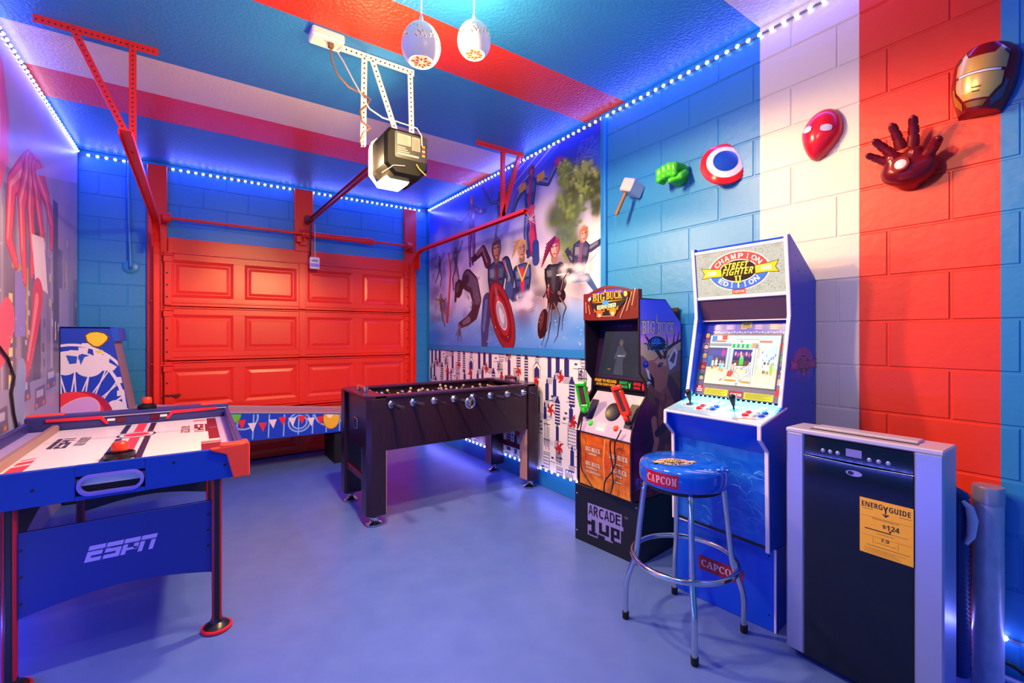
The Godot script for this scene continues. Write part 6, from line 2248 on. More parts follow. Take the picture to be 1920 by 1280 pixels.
	# pump guns leaning in their holsters, each with its cord
	for q in [[Vector3(-0.157, 0, 0), "2ee028", "green plastic pump gun standing in the left holster of the hunting cabinet", Vector3(-0.155, 1.02, 0.045)], [Vector3(0.188, 0, 0), "ff3a1c", "orange red plastic pump gun standing in the right holster of the hunting cabinet", Vector3(0.135, 1.02, 0.035)]]:
		var basep: Vector3 = fp * Vector3(q[0].x, PH * 0.45, 0.054)
		var tip: Vector3 = q[3]
		var gx := (tip - basep)
		var y := gx.normalized()
		var x := y.cross(Vector3(0.35 if q[0].x < 0 else -0.1, 0, 1)).normalized()
		var wt := Transform3D(Basis(Vector3.UP, -PI / 2), Vector3(2.05, 0, -1.955))
		var gun := thing("pump_gun", q[2], "toy gun", wt * basep)
		var L := gx.length()
		var bs := Transform3D(wt.basis * Basis(x, y, x.cross(y)), Vector3.ZERO)
		b = MB.new()
		b.t = bs
		b.box(Vector3(-0.026, L * 0.55, 0), Vector3(0.022, L * 0.95, 0.032), 0.007)
		b.box(Vector3(0.026, L * 0.50, 0), Vector3(0.016, L * 0.80, 0.032), 0.006)
		b.box(Vector3(0.0, L * 0.99, 0.0), Vector3(0.074, 0.030, 0.034), 0.008)
		b.box(Vector3(0.0, L * 0.13, 0.0), Vector3(0.064, 0.034, 0.032), 0.008)
		b.ball(Vector3(-0.01, -0.004, 0.004), Vector3(0.020, 0.026, 0.018), 12, 8)
		part(b, "frame", mat(q[1], 0.3), gun)
		b = MB.new()
		b.t = bs
		b.box(Vector3(0.0, L * 0.56, 0), Vector3(0.040, L * 0.82, 0.024), 0.005)
		part(b, "pump_grip", mat("5c3230", 0.45), gun)
		b = MB.new()
		b.t = bs
		b.ball(Vector3(-0.012, -0.030, 0.004), Vector3(0.022, 0.020, 0.015), 12, 8)
		part(b, "cable_boot", mat("0e0c10", 0.4), gun)
	var wt2 := Transform3D(Basis(Vector3.UP, -PI / 2), Vector3(2.05, 0, -1.955))
	for q in [[[Vector3(-0.172, 0.79, 0.01), Vector3(-0.17, 0.70, 0.035), Vector3(-0.168, 0.58, 0.03), Vector3(-0.165, 0.48, 0.028), Vector3(-0.11, 0.42, 0.028), Vector3(-0.05, 0.37, 0.026)], "thin black gun cord hanging down the left of the orange panel"], [[Vector3(0.155, 0.775, 0.015), Vector3(0.13, 0.71, 0.036), Vector3(0.09, 0.70, 0.036), Vector3(0.085, 0.62, 0.03), Vector3(0.10, 0.53, 0.028), Vector3(0.04, 0.45, 0.028), Vector3(0.03, 0.38, 0.026)], "thin black gun cord looping down the right of the orange panel"]]:
		b = MB.new()
		var pts := []
		for v in q[0]:
			pts.append(wt2 * (v as Vector3))
		b.tube(smooth_path(pts, 5), 0.0042, 6)
		var off := []
		if q[0].size() == 7:
			for v in [Vector3(0.128, 0.705, 0.036), Vector3(0.118, 0.66, 0.032), Vector3(0.122, 0.58, 0.03), Vector3(0.10, 0.52, 0.03), Vector3(0.105, 0.45, 0.03), Vector3(0.08, 0.38, 0.026)]:
				off.append(wt2 * v)
			b.tube(smooth_path(off, 5), 0.0042, 6)
		solo(b, "gun_cord", black, q[1], "cord")
	# rusty front panel with its logos
	b = MB.new()
	b.mv(Vector3(0, 0, 0.002)).rect(-hw + 0.022, 0.372, hw - 0.016, 0.704, 0.0)
	var lf := MB.new().box(Vector3(0, 0.537, -0.006), Vector3(w - 0.028, 0.345, 0.012))
	var lp := part(lf, "front_board", dark, o)
	part(b, "front_art", texmat(rust_art(), 0.35), lp)
	b = MB.new().mv(Vector3(0, 0, 0.0028))
	for q in [["30140c", 0.003, 0.0], ["f0dcc0", 0.0, 0.0005]]:
		b.tint(q[0])
		var d: float = q[1]
		text(b, "BIG BUCK", -0.158 - d, 0.590 - d, 0.135 + 2 * d, 0.030 + 2 * d, q[2], true, "Droid Serif")
		text(b, "BIG BUCK", -0.155 - d, 0.500 - d, 0.130 + 2 * d, 0.028 + 2 * d, q[2], true, "Droid Serif")
		text(b, "BIG BUCK", 0.050 - d, 0.585 - d, 0.145 + 2 * d, 0.032 + 2 * d, q[2], true, "Droid Serif")
		text(b, "BIG BUCK", 0.062 - d, 0.505 - d, 0.125 + 2 * d, 0.030 + 2 * d, q[2], true, "Droid Serif")
		text(b, "HUNTER", -0.125 - d, 0.570 - d, 0.07 + 2 * d, 0.014 + 2 * d, q[2])
		text(b, "HUNTER II", -0.150 - d, 0.482 - d, 0.10 + 2 * d, 0.013 + 2 * d, q[2])
		text(b, "THE SHOOTOUT", -0.158 - d, 0.455 - d, 0.135 + 2 * d, 0.015 + 2 * d, q[2])
		text(b, "PRO", 0.10 - d, 0.485 - d, 0.05 + 2 * d, 0.013 + 2 * d, q[2])
	for s in [0.56, 0.455]:
		b.tint("30140c").flat(V2([0.05, s, 0.09, s + 0.008, 0.19, s + 0.002, 0.12, s - 0.006]), 0.0004)
		b.tint("f0dcc0").flat(V2([0.06, s + 0.001, 0.09, s + 0.004, 0.18, s + 0.001, 0.12, s - 0.003]), 0.0007)
	part(b, "front_lettering", printm, lp)

func smooth_path(p: Array, k: int) -> Array:
	var o := []
	for i in p.size() - 1:
		var a: Vector3 = p[maxi(i - 1, 0)]
		var d: Vector3 = p[mini(i + 2, p.size() - 1)]
		for j in k:
			o.append((p[i] as Vector3).cubic_interpolate(p[i + 1], a, d, float(j) / k))
	o.append(p[p.size() - 1])
	return o

func blue_swirl(sd: int) -> Texture2D:
	var r := RandomNumberGenerator.new()
	r.seed = sd
	var p := Pic.new(420, 420, "0f5fe0")
	for i in 140:
		p.dab(r.randf_range(0, 420), r.randf_range(0, 420), r.randf_range(14, 70), r.randf_range(10, 44), ["1552d8", "2a74ec", "0c48c4", "3a86f0", "1a66e4"][i % 5], 0.4)
	for i in 46:
		var c := Vector2(r.randf_range(120, 420), r.randf_range(60, 400))
		var a := r.randf_range(-1.2, 0.2)
		var q := []
		for k in 6:
			q.append(c + Vector2.from_angle(a + k * 0.18) * k * r.randf_range(9, 17))
		p.stroke(q, r.randf_range(1.2, 4.0), 0.8, ["4a94f4", "5aa0f6", "2f7cee"][i % 3])
	for i in 40:
		p.dab(r.randf_range(0, 420), r.randf_range(0, 420), r.randf_range(20, 60), r.randf_range(14, 40), ["1a60e0", "2a78ee"][i % 2], 0.35)
	return p.tex()

func game_screen() -> Texture2D:
	var p := Pic.new(768, 560, "f8e4bc")
	p.grad([[0.0, "cfe6f4"], [0.25, "b8dcf0"], [0.55, "e8d8b8"], [0.62, "f0cf94"], [0.75, "f8e4bc"], [1.0, "fbeccb"]])
	# market stalls
	p.rect(0, 0, 270, 60, "e8f0f8")
	p.rect(20, 4, 60, 70, "4a80e0")
	p.rect(80, 6, 60, 40, "f0f4f8")
	p.rect(140, 0, 60, 50, "e85a3c")
	p.rect(0, 92, 260, 34, "c8ccc4")
	for i in 26:
		p.poly([Vector2(i * 10, 92), Vector2(i * 10 + 5, 92), Vector2(i * 10 + 14, 126), Vector2(i * 10 + 9, 126)], "4a4c50")
	p.rect(0, 126, 260, 16, "eef2ee")
	p.rect(0, 142, 232, 220, "4a4450")
	p.rect(0, 240, 60, 130, "3c6ca8")
	p.rect(160, 160, 44, 80, "b83428")
	p.rect(216, 142, 44, 250, "a8b4b0")
	p.rect(228, 142, 10, 250, "dfe8e4")
	p.rect(258, 142, 34, 260, "c2ccc8")
	p.rect(262, 84, 238, 70, "eef4ea")
	p.rect(270, 94, 210, 50, "58c858")
	for i in 8:
		p.rect(280 + i * 25, 100, 16, 36, "e8f8e4" if i % 2 else "3aa040")
	p.rect(484, 84, 66, 60, "e8a070")
	p.rect(292, 156, 216, 170, "3a2c30")
	for i in 7:
		p.oval(320 + i * 30, 205 + (i % 2) * 12, 11, 26, ["e89838", "c84820", "f0b050", "a83018"][i % 4])
	p.rect(292, 280, 216, 60, "6a4c38")
	p.rect(500, 142, 26, 300, "e8ece8")
	p.rect(526, 100, 30, 340, "8c9490")
	p.rect(534, 142, 18, 300, "dfe6e2")
	p.rect(556, 130, 24, 120, "f0c070")
	p.poly([Vector2(580, 70), Vector2(768, 60), Vector2(768, 350), Vector2(580, 380)], "dce8ec")
	p.poly([Vector2(620, 200), Vector2(700, 120), Vector2(768, 100), Vector2(768, 330), Vector2(620, 360)], "c8d4cc")
	for i in 14:
		p.rect(600 + (i * 47) % 150, 170 + (i * 31) % 160, 12, 30, ["7a8878", "a8b4a4", "8c7c68", "e8f0ec"][i % 4])
	# passers-by, a pixel or two each
	for q in [[70, 300, "e8d0b8", "8a5a3c"], [110, 290, "f0e8e0", "c8884c"], [160, 320, "8cc0e4", "c8946c"], [190, 326, "a8d4c8", "b88860"], [300, 330, "d8b090", "6a4030"], [640, 320, "e8e0cc", "5a4a3c"], [676, 324, "f0f4f0", "a87850"], [712, 330, "98d838", "d8a070"]]:
		p.rect(q[0] - 14, q[1] - 6, 28, 66, q[2])
		p.rect(q[0] - 12, q[1] + 56, 10, 36, q[3])
		p.rect(q[0] + 2, q[1] + 56, 10, 36, q[3])
		p.oval(q[0], q[1] - 20, 11, 14, q[3])
	p.rect(90, 330, 130, 8, "e0c8a0")
	p.rect(370, 250, 46, 80, "5cc82c")
	p.oval(392, 240, 15, 17, "8ce048")
	# two sparring players in plain kit
	p.oval(300, 508, 80, 12, "c89848")
	p.oval(470, 516, 60, 12, "c89848")
	paint_person(p, Vector2(330, 330), 24, "f0c8a0", "f8f0e8", "f2e8e4", "e05030", [[[Vector2(340, 360), Vector2(390, 350), Vector2(430, 356)], 0.6, 0.4, 0], [[Vector2(318, 424), Vector2(260, 440), Vector2(190, 506)], 0.75, 0.45, 0], [[Vector2(336, 424), Vector2(380, 460), Vector2(372, 540)], 0.75, 0.4, 0]], Vector2(322, 370), Vector2(324, 420))
	p.poly([Vector2(260, 400), Vector2(330, 406), Vector2(300, 470), Vector2(250, 462)], "e8583c")
	paint_person(p, Vector2(490, 318), 24, "f0c8a0", "e4e8f0", "eef0f6", "98a8d8", [[[Vector2(484, 350), Vector2(440, 366), Vector2(410, 372)], 0.6, 0.4, 0], [[Vector2(490, 420), Vector2(500, 460), Vector2(510, 516)], 0.75, 0.4, 0], [[Vector2(474, 420), Vector2(440, 450), Vector2(410, 500)], 0.75, 0.4, 0]], Vector2(484, 360), Vector2(484, 416))
	# energy bars and scores
	p.rect(60, 56, 280, 22, "fff4c0")
	p.rect(60, 56, 130, 22, "f07a50")
	p.rect(400, 56, 290, 22, "fff4c0")
	p.rect(560, 56, 130, 22, "f07a50")
	p.rect(346, 50, 46, 36, "f4f0f8")
	p.rect(356, 58, 26, 20, "e86a80")
	p.rect(310, 40, 250, 8, "f0a040")
	return p.tex()

func bezel_art() -> Texture2D:
	var r := RandomNumberGenerator.new()
	r.seed = 15
	var p := Pic.new(640, 560, "7d6c88")
	p.grad([[0.0, "2438b0"], [0.14, "2c3cc0"], [0.24, "6c5c9c"], [0.7, "806c84"], [1.0, "6c6470"]])
	for i in 900:
		p.rect(r.randf_range(0, 640), r.randf_range(110, 560), 2, 2, ["5c4c64", "a894a8", "685870"][i % 3])
	# small framed portraits of nobody in particular
	for s in 2:
		for i in 5:
			var x := 8 if s == 0 else 580
			var y := 84 + i * 78
			p.rect(x, y, 54, 50, ["2a3c9c", "c8a8c0", "3c78b8", "c0282c", "3c9860"][(i + s * 2) % 5])
			p.rect(x, y, 54, 3, "1c1830")
			p.rect(x, y + 47, 54, 3, "1c1830")
			p.oval(x + 28, y + 30, 15, 18, ["e8b088", "f0c8b0", "d89870", "c07858"][(i + s) % 4])
			p.poly([Vector2(x + 12, y + 26), Vector2(x + 16, y + 8), Vector2(x + 40, y + 8), Vector2(x + 44, y + 26), Vector2(x + 28, y + 16)], ["f0d040", "3c2418", "f0d040", "802818", "28203c"][(i + s) % 5])
			p.poly([Vector2(x + 8, y + 47), Vector2(x + 18, y + 40), Vector2(x + 40, y + 40), Vector2(x + 50, y + 47)], ["c82830", "e0e0e8", "4888c8"][i % 3])
	for i in 5:
		p.rect(70 + i * 104, 22, 66, 42, ["5a48b8", "7a58c0", "3a3060", "6a50b0", "a86870"][i])
		for k in 4:
			p.rect(76 + i * 104, 28 + k * 9, 40 + (k * 7) % 14, 3, ["b8a8f0", "e0d0f8"][k % 2])
	p.rect(286, 8, 76, 44, "8c8c34")
	p.rect(300, 22, 46, 12, "2c2c14")
	for i in 3:
		p.rect(296, 38 + i * 4, 56, 2, "3c3c18")
	for i in 26:
		p.rect(76 + i * 20, 76 + (i * 13) % 8, 13, 7, ["e8ecf8", "98b0f0"][i % 2])
	p.rect(6, 486, 60, 56, "d42430")
	p.rect(22, 494, 24, 10, "f8e0e0")
	p.rect(12, 510, 48, 8, "f8e0e0")
	p.rect(12, 524, 48, 8, "f8e0e0")
	p.rect(578, 470, 56, 44, "d82c30")
	p.rect(80, 504, 178, 46, "c0b428")
	p.rect(376, 508, 196, 46, "c0b428")
	for i in 5:
		p.rect(88, 512 + i * 7, 150 - (i * 17) % 50, 2, "4c4414")
		p.rect(386, 516 + i * 7, 170 - (i * 23) % 60, 2, "4c4414")
	p.rect(268, 508, 98, 40, "9c2028")
	return p.tex()

# the round event emblem: red over blue oval, yellow ribbon, dark middle
func emblem(b: MB, cx: float, cy: float, rx: float, ry: float, z: float, K: Dictionary) -> void:
	b.tint(K.white).flat(ell(cx, cy, rx * 1.05, ry * 1.06), z)
	b.tint(K.line).flat(ell(cx, cy, rx * 1.01, ry * 1.02), z + 0.0002)
	b.tint(K.red).flat(ell(cx, cy, rx * 0.99, ry * 0.99, 0.0, PI, 24), z + 0.0004)
	b.tint(K.blue).flat(ell(cx, cy, rx * 0.99, ry * 0.99, PI, TAU, 24), z + 0.0004)
	b.tint(K.white).flat(ell(cx, cy, rx * 0.66, ry * 0.62), z + 0.0006)
	b.tint(K.dark).flat(ell(cx, cy, rx * 0.62, ry * 0.57), z + 0.0008)
	for s in [-1.0, 1.0]:
		var g := V2([cx + s * rx * 0.58, cy + ry * 0.16, cx + s * rx * 1.0, cy + ry * 0.22, cx + s * rx * 1.30, cy + ry * 0.30, cx + s * rx * 1.20, cy, cx + s * rx * 1.30, cy - ry * 0.26, cx + s * rx * 1.0, cy - ry * 0.22, cx + s * rx * 0.58, cy - ry * 0.24])
		b.tint(K.line).flat(MB.inset(g, -rx * 0.02), z + 0.0008)
		b.tint(K.gold).flat(g, z + 0.0010)
		b.tint(K.white)
		for i in 5:
			b.rect(cx + s * rx * 0.93 - rx * 0.16 + i * rx * 0.068, cy - ry * 0.12, cx + s * rx * 0.93 - rx * 0.16 + i * rx * 0.068 + rx * 0.045, cy + ry * 0.12, z + 0.0012)
	b.tint(K.white)
	arc_text(b, "CHAMPION", cx, cy, rx * 0.83, ry * 0.80, PI * 0.88, PI * 0.12, ry * 0.27, rx * 0.17, z + 0.0012, true)
	arc_text(b, "EDITION", cx, cy, rx * 0.80, ry * 0.79, PI * 1.18, PI * 1.82, ry * 0.27, rx * 0.17, z + 0.0012, false)
	for q in [[K.line, 0.012, 0.0014], [K.gold2, 0.0, 0.0018]]:
		b.tint(q[0])
		var d: float = q[1] * rx * 2.0
		text(b, "STREET", cx - rx * 0.50 - d, cy + ry * 0.10 - d, rx * 0.82 + 2 * d, ry * 0.36 + 2 * d, z + q[2], true, "Droid Sans", 0.35)
		text(b, "FIGHTER", cx - rx * 0.56 - d, cy - ry * 0.22 - d, rx * 1.05 + 2 * d, ry * 0.36 + 2 * d, z + q[2], true, "Droid Sans", 0.35)
		text(b, "II", cx - rx * 0.12 - d, cy - ry * 0.66 - d, rx * 0.24 + 2 * d, ry * 0.38 + 2 * d, z + q[2], true, "Droid Serif")

func fight_cabinet() -> void:
	var blue := mat("0f48d4", 0.32)
	var white := mat("efe2f2", 0.35)
	var w := 0.49
	var hw := w / 2
	var rs := thing("cabinet_riser", "blue riser box with red name plate under the white edged arcade cabinet", "riser", Vector3(2.095, 0, -1.2225), -PI / 2 + 0.09)
	var b := MB.new()
	b.box(Vector3(0, 0.185, -0.19), Vector3(w, 0.37, 0.38), 0.003)
	part(b, "box", mat("0a52e6", 0.35), rs)
	b = MB.new()
	b.box(Vector3(0, 0.3715, 0.002), Vector3(w, 0.005, 0.010), 0.001)
	b.box(Vector3(hw - 0.004, 0.185, 0.0005), Vector3(0.010, 0.37, 0.004), 0.001)
	part(b, "edge_trim", white, rs)
	b = MB.new().mv(Vector3(0, 0, 0.0008))
	b.tint("a8162c").rect(-0.115, 0.152, 0.105, 0.222)
	b.tint("f4c8d8")
	text(b, "CAPCOM", -0.10, 0.170, 0.19, 0.034, 0.0005, true, "Droid Serif")
	part(b, "name_plate", printm, rs, "red name plate")
	holes(rs, [Vector3(hw - 0.03, 0.335, 0), Vector3(hw - 0.03, 0.07, 0)], Vector3(0, 0, 1), 0.004, black, "riser_screws")
	# cabinet
	var o := thing("arcade_cabinet", "white edged blue fighting arcade cabinet with lit marquee and bright screen", "arcade cabinet", Vector3(2.08, 0, -1.2225), -PI / 2)
	var prof := V2([-0.43, 0.378, 0.022, 0.378, 0.030, 0.82, 0.094, 0.88, 0.094, 0.940, -0.096, 0.995, -0.178, 1.42, -0.172, 1.53, -0.146, 1.785, -0.165, 1.795, -0.43, 1.61])
	var edge := [Vector2(0.026, 0.375), Vector2(0.034, 0.818), Vector2(0.098, 0.878), Vector2(0.098, 0.938)]
	var edge2 := [Vector2(-0.086, 1.0), Vector2(-0.174, 1.42), Vector2(-0.167, 1.53), Vector2(-0.141, 1.785)]
	for s in [-1.0, 1.0]:
		b = MB.new()
		b.t = Transform3D(Basis(Vector3(0, 0, 1), Vector3(0, 1, 0), Vector3(-1, 0, 0)), Vector3(s * (hw - 0.008), 0, 0))
		b.prism(prof, -0.008, 0.008, 0.002)
		var sp := part(b, "side_panel", blue, o)
		b = MB.new()
		for e in [edge, edge2]:
			for i in e.size() - 1:
				var a := Vector3(s * (hw - 0.008), e[i].y, e[i].x)
				var c := Vector3(s * (hw - 0.008), e[i + 1].y, e[i + 1].x)
				var y := (c - a).normalized()
				b.t = Transform3D(Basis(Vector3(1, 0, 0), y, Vector3(1, 0, 0).cross(y)), (a + c) / 2)
				b.box(Vector3.ZERO, Vector3(0.0175, (c - a).length() + 0.004, 0.008), 0.002)
		part(b, "edge_moulding", white, sp)
		if s > 0:
			b = MB.new()
			b.t = Transform3D(Basis(Vector3(0, 0, -1), Vector3(0, 1, 0), Vector3(1, 0, 0)), Vector3(hw + 0.0004, 0, 0))
			emblem(b, 0.30, 1.188, 0.105, 0.078, 0.0, {"white": "8c74e0", "line": "3a2a98", "red": "c83c80", "blue": "4a44d0", "dark": "6a2870", "gold": "c84478", "gold2": "d090b8"})
			part(b, "side_emblem", printm, sp)
			var hp := []
			for q in [[-0.225, 1.70], [-0.245, 1.63], [-0.375, 1.61], [-0.195, 1.47], [-0.41, 1.48], [-0.40, 1.0]]:
				hp.append(Vector3(hw, q[1], q[0]))
			holes(sp, hp, Vector3(1, 0, 0), 0.004, black, "side_screws")
	b = MB.new()
	b.box(Vector3(0, 1.0, -0.424), Vector3(w - 0.034, 1.2, 0.010))
	var tq := Vector2(-0.165, 1.79) - Vector2(-0.43, 1.605)
	b.t = Transform3D(Basis(Vector3(1, 0, 0), -atan2(tq.y, tq.x) * 1.0), Vector3(0, 1.692, -0.297))
	b.box(Vector3.ZERO, Vector3(w - 0.034, 0.010, tq.length()))
	part(b, "back_board", blue, o)
	# marquee
	var mb := Vector3(0, 1.515, -0.180)
	var mt := Vector3(0, 1.775, -0.153)
	var up := (mt - mb).normalized()
	var nz := Vector3(1, 0, 0).cross(up)
	var fr := Transform3D(Basis(Vector3(1, 0, 0), up, nz), mb)
	var MH := (mt - mb).length()
	var iw := w - 0.034
	for y in [0.008, MH - 0.008]:
		b = MB.new()
		b.t = fr
		b.box(Vector3(0, y, 0.004), Vector3(iw, 0.016, 0.014), 0.003)
		part(b, "marquee_rail", white, o)
	var r := RandomNumberGenerator.new()
	r.seed = 3
	var p := Pic.new(512, 280, "cfcabc")
	for i in 5200:
		var k := r.randi_range(0, 5)
		p.rect(r.randf_range(0, 512), r.randf_range(0, 280), r.randi_range(1, 4), r.randi_range(1, 3), ["b0a898", "8c8678", "e8e4d4", "dcd8ca", "6c685c", "c4bfae"][k])
	for i in 40:
		p.dab(r.randf_range(0, 512), r.randf_range(0, 280), 30, 24, ["e4dfd0", "a8a294"][i % 2], 0.3)
	b = MB.new()
	b.t = fr
	b.rect(-iw / 2, 0.014, iw / 2, MH - 0.014, 0.001)
	part(b, "marquee_screen", texmat(p.tex(), 0.25, 1.3), o, "softly lit granite pattern marquee")
	var lit := StandardMaterial3D.new()
	lit.vertex_color_use_as_albedo = true
	lit.roughness = 0.3
	lit.albedo_color = Color(1, 1, 1)
	b = MB.new()
	b.t = fr
	emblem(b, 0.0, MH * 0.53, 0.150, 0.092, 0.0014, {"white": "f8f8ee", "line": "3c3a34", "red": "f0484a", "blue": "3c78ec", "dark": "241c10", "gold": "f6d02c", "gold2": "f4f04c"})
	b.tint("f03c34").rect(-0.034, 0.022, 0.034, 0.046, 0.0016)
	b.tint("ffffff")
	text(b, "CAPCOM", -0.029, 0.028, 0.058, 0.012, 0.0022, true, "Droid Serif")
	part(b, "marquee_emblem", lit, o)
	light_area("marquee_light", Transform3D(Basis(Vector3.UP, -PI / 2), Vector3(2.08, 0, -1.2225)) * (fr * Vector3(0, MH / 2, 0.03)), Transform3D(Basis(Vector3.UP, -PI / 2), Vector3(2.08, 0, -1.2225)) * (fr * Vector3(0, MH / 2, 1.0)), Color(1.0, 0.96, 0.86), 0.10, iw, MH)
	# plum speaker panel under the marquee
	b = MB.new()
	var sb := Vector3(0, 1.405, -0.225)
	var su := (mb - sb).normalized()
	b.t = Transform3D(Basis(Vector3(1, 0, 0), su, Vector3(1, 0, 0).cross(su)), (mb + sb) / 2)
	b.box(Vector3(0, 0, -0.004), Vector3(iw, (mb - sb).length(), 0.008))
	part(b, "speaker_panel", mat("4c2f4c", 0.4), o)
	b = MB.new().box(sb + Vector3(0, -0.002, 0.0), Vector3(iw, 0.005, 0.012))
	part(b, "panel_lip", white, o)
	# screen and bezel
	var bb := Vector3(0, 1.008, -0.140)
	var bt := Vector3(0, 1.40, -0.250)
	up = (bt - bb).normalized()
	nz = Vector3(1, 0, 0).cross(up)
	var bz := Transform3D(Basis(Vector3(1, 0, 0), up, nz), bb)
	var BH := (bt - bb).length()
	b = MB.new()
	b.t = bz
	b.rect(-iw / 2, 0.0, iw / 2, BH, 0.0)
	var bm := texmat(bezel_art(), 0.25)
	part(b, "bezel", bm, o)
	b = MB.new()
	b.t = bz
	b.tint("f4e8ec")
	text(b, "CAPCOM", -0.028, 0.014, 0.056, 0.014, 0.0006, true, "Droid Serif")
	part(b, "bezel_lettering", printm, o)
	b = MB.new()
	b.t = bz
	b.box(Vector3(0, 0.1975, 0.001), Vector3(0.372, 0.276, 0.004), 0.001)
	part(b, "screen_frame", mat("5a5458", 0.4), o)
	b = MB.new()
	b.t = bz
	b.rect(-0.180, 0.066, 0.180, 0.328, 0.0035)
	part(b, "screen", texmat(game_screen(), 0.1, 1.6), o, "bright market street game screen")
	var wt := Transform3D(Basis(Vector3.UP, -PI / 2), Vector3(2.08, 0, -1.2225))
	light_area("screen_light", wt * (bz * Vector3(0, 0.2, 0.02)), wt * (bz * Vector3(0, 0.2, 1.0)), Color(1.0, 0.95, 0.85), 0.10, 0.36, 0.26)
	# control deck
	var db := Vector3(0, 0.945, 0.100)
	var dt := Vector3(0, 1.002, -0.135)
	up = (dt - db).normalized()
	nz = Vector3(1, 0, 0).cross(up)
	var dk := Transform3D(Basis(Vector3(1, 0, 0), up, nz), db)
	var DH := (dt - db).length()
	b = MB.new()
	b.t = dk
	b.box(Vector3(0, DH / 2, -0.008), Vector3(w + 0.006, DH, 0.014), 0.004)
	var deck := part(b, "control_deck", mat("d9d2ea", 0.3), o)
	var p2 := Pic.new(512, 256, "6fc4dc")
	p2.grad([[0.0, "8ff0f4"], [0.3, "8adcf0"], [0.7, "8cb8d8"], [1.0, "9aa8c4"]])
	for i in 90:
		p2.dab(r.randf_range(0, 512), r.randf_range(0, 256), r.randf_range(14, 60), r.randf_range(10, 34), ["a8e8f0", "6ca8d0", "b4c4d8", "88d0e4", "c8b8a8"][i % 5], 0.35)
	b = MB.new()
	b.t = dk
	b.rect(-w / 2 + 0.004, 0.006, w / 2 - 0.004, DH - 0.004, 0.0)
	part(b, "deck_art", texmat(p2.tex(), 0.2), deck)
	b = MB.new()
	b.t = dk
	for x in [-0.165, 0.065]:
		b.tint("f2f6fc").flat(ell(x, 0.115, 0.044, 0.044), 0.0006)
		b.tint("5c94d8").flat(ell(x, 0.115, 0.038, 0.038), 0.0010)
		b.tint("eaf2fc").flat(ell(x, 0.115, 0.030, 0.030), 0.0014)
		b.tint("1c1814").flat(ell(x, 0.115, 0.023, 0.023), 0.0018)
		b.tint("f2f6fc").flat(rrect(x + 0.048, 0.055, x + 0.165, 0.135, 0.02), 0.0006)
		b.tint("a8bcd8").flat(rrect(x + 0.052, 0.059, x + 0.161, 0.131, 0.018), 0.0010)
	b.tint("2c5c84").flat(V2([0.02, 0.175, 0.04, 0.172, 0.045, 0.185, 0.03, 0.192]), 0.0008)
	b.flat(V2([-0.06, 0.180, -0.045, 0.178, -0.04, 0.19]), 0.0008)
	b.tint("c87868").flat(V2([0.10, 0.02, 0.21, 0.045, 0.20, 0.052, 0.10, 0.030]), 0.0008)
	part(b, "deck_print", printm, deck)
	for x in [-0.165, 0.065]:
		b = MB.new()
		b.t = dk * Transform3D(Basis(Vector3(1, 0, 0), PI / 2), Vector3(x, 0.115, 0.0))
		b.lathe(V2([0.0, 0.004, 0.0045, 0.004, 0.0045, 0.022]), 10)
		b.lathe(V2([0.0045, 0.020, 0.008, 0.024, 0.0165, 0.062, 0.0165, 0.070, 0.011, 0.078, 0.0, 0.080]), 20)
		part(b, "joystick", mat("16181c", 0.25), deck)
		for k in 6:
			b = MB.new()
			var bx: float = x + 0.074 + (k % 3) * 0.033
			var by := 0.073 + (k / 3) * 0.036 + (k % 3) * 0.006
			b.t = dk * Transform3D(Basis(Vector3(1, 0, 0), PI / 2), Vector3(bx, by, 0.0))
			b.lathe(V2([0.0, 0.013, 0.008, 0.0125, 0.010, 0.009, 0.0135, 0.008, 0.0145, 0.0]), 18)
			part(b, "button", mat(["e8202c", "f0ecf4", "1a5ce0"][k % 3], 0.2), deck)
	for q in [[0.175, 0.165], [-0.02, 0.165], [-0.07, 0.19]]:
		b = MB.new()
		b.t = dk * Transform3D(Basis(Vector3(1, 0, 0), PI / 2), Vector3(q[0], q[1], 0.0))
		b.lathe(V2([0.0, 0.010, 0.009, 0.009, 0.011, 0.006, 0.016, 0.005, 0.017, 0.0]), 18)
		part(b, "button", mat("e4eef4", 0.2), deck)
	var lm := MB.new().ball(Vector3.ZERO, Vector3.ONE * 0.0042, 8, 4)
	var lms := lm.mesh()
	var hot := glow(Color(0.40, 1.0, 0.97), 9.0)
	for i in 18:
		inst(lms, "deck_led", hot, deck, Transform3D(Basis.IDENTITY, dk * Vector3(-0.215 + i * 0.0253, DH - 0.012, 0.006)))
	light_area("deck_light", wt * (dk * Vector3(0, DH - 0.02, 0.03)), wt * (dk * Vector3(0, 0.03, -0.05)), Color(0.22, 0.90, 1.0), 0.14, 0.44, 0.01)
	# body front
	b = MB.new()
	var l0 := Vector3(0, 0.935, 0.075)
	var l1 := Vector3(0, 0.80, 0.008)
	up = (l0 - l1).normalized()
	b.t = Transform3D(Basis(Vector3(1, 0, 0), up, Vector3(1, 0, 0).cross(up)), (l0 + l1) / 2)
	b.box(Vector3(0, 0, -0.006), Vector3(iw, (l0 - l1).length(), 0.012))
	part(b, "deck_underside", mat("0a4ede", 0.32), o)
	b = MB.new().box(Vector3(0, 0.59, 0.0), Vector3(iw, 0.43, 0.012))
	var fb := part(b, "front_board", blue, o)
	b = MB.new().rect(-iw / 2, 0.376, iw / 2, 0.80, 0.0066)
	part(b, "front_art", texmat(blue_swirl(4), 0.3), fb)
	b = MB.new().box(Vector3(0, 0.385, -0.02), Vector3(w - 0.04, 0.012, 0.06))
	part(b, "bottom_lip", black, o)

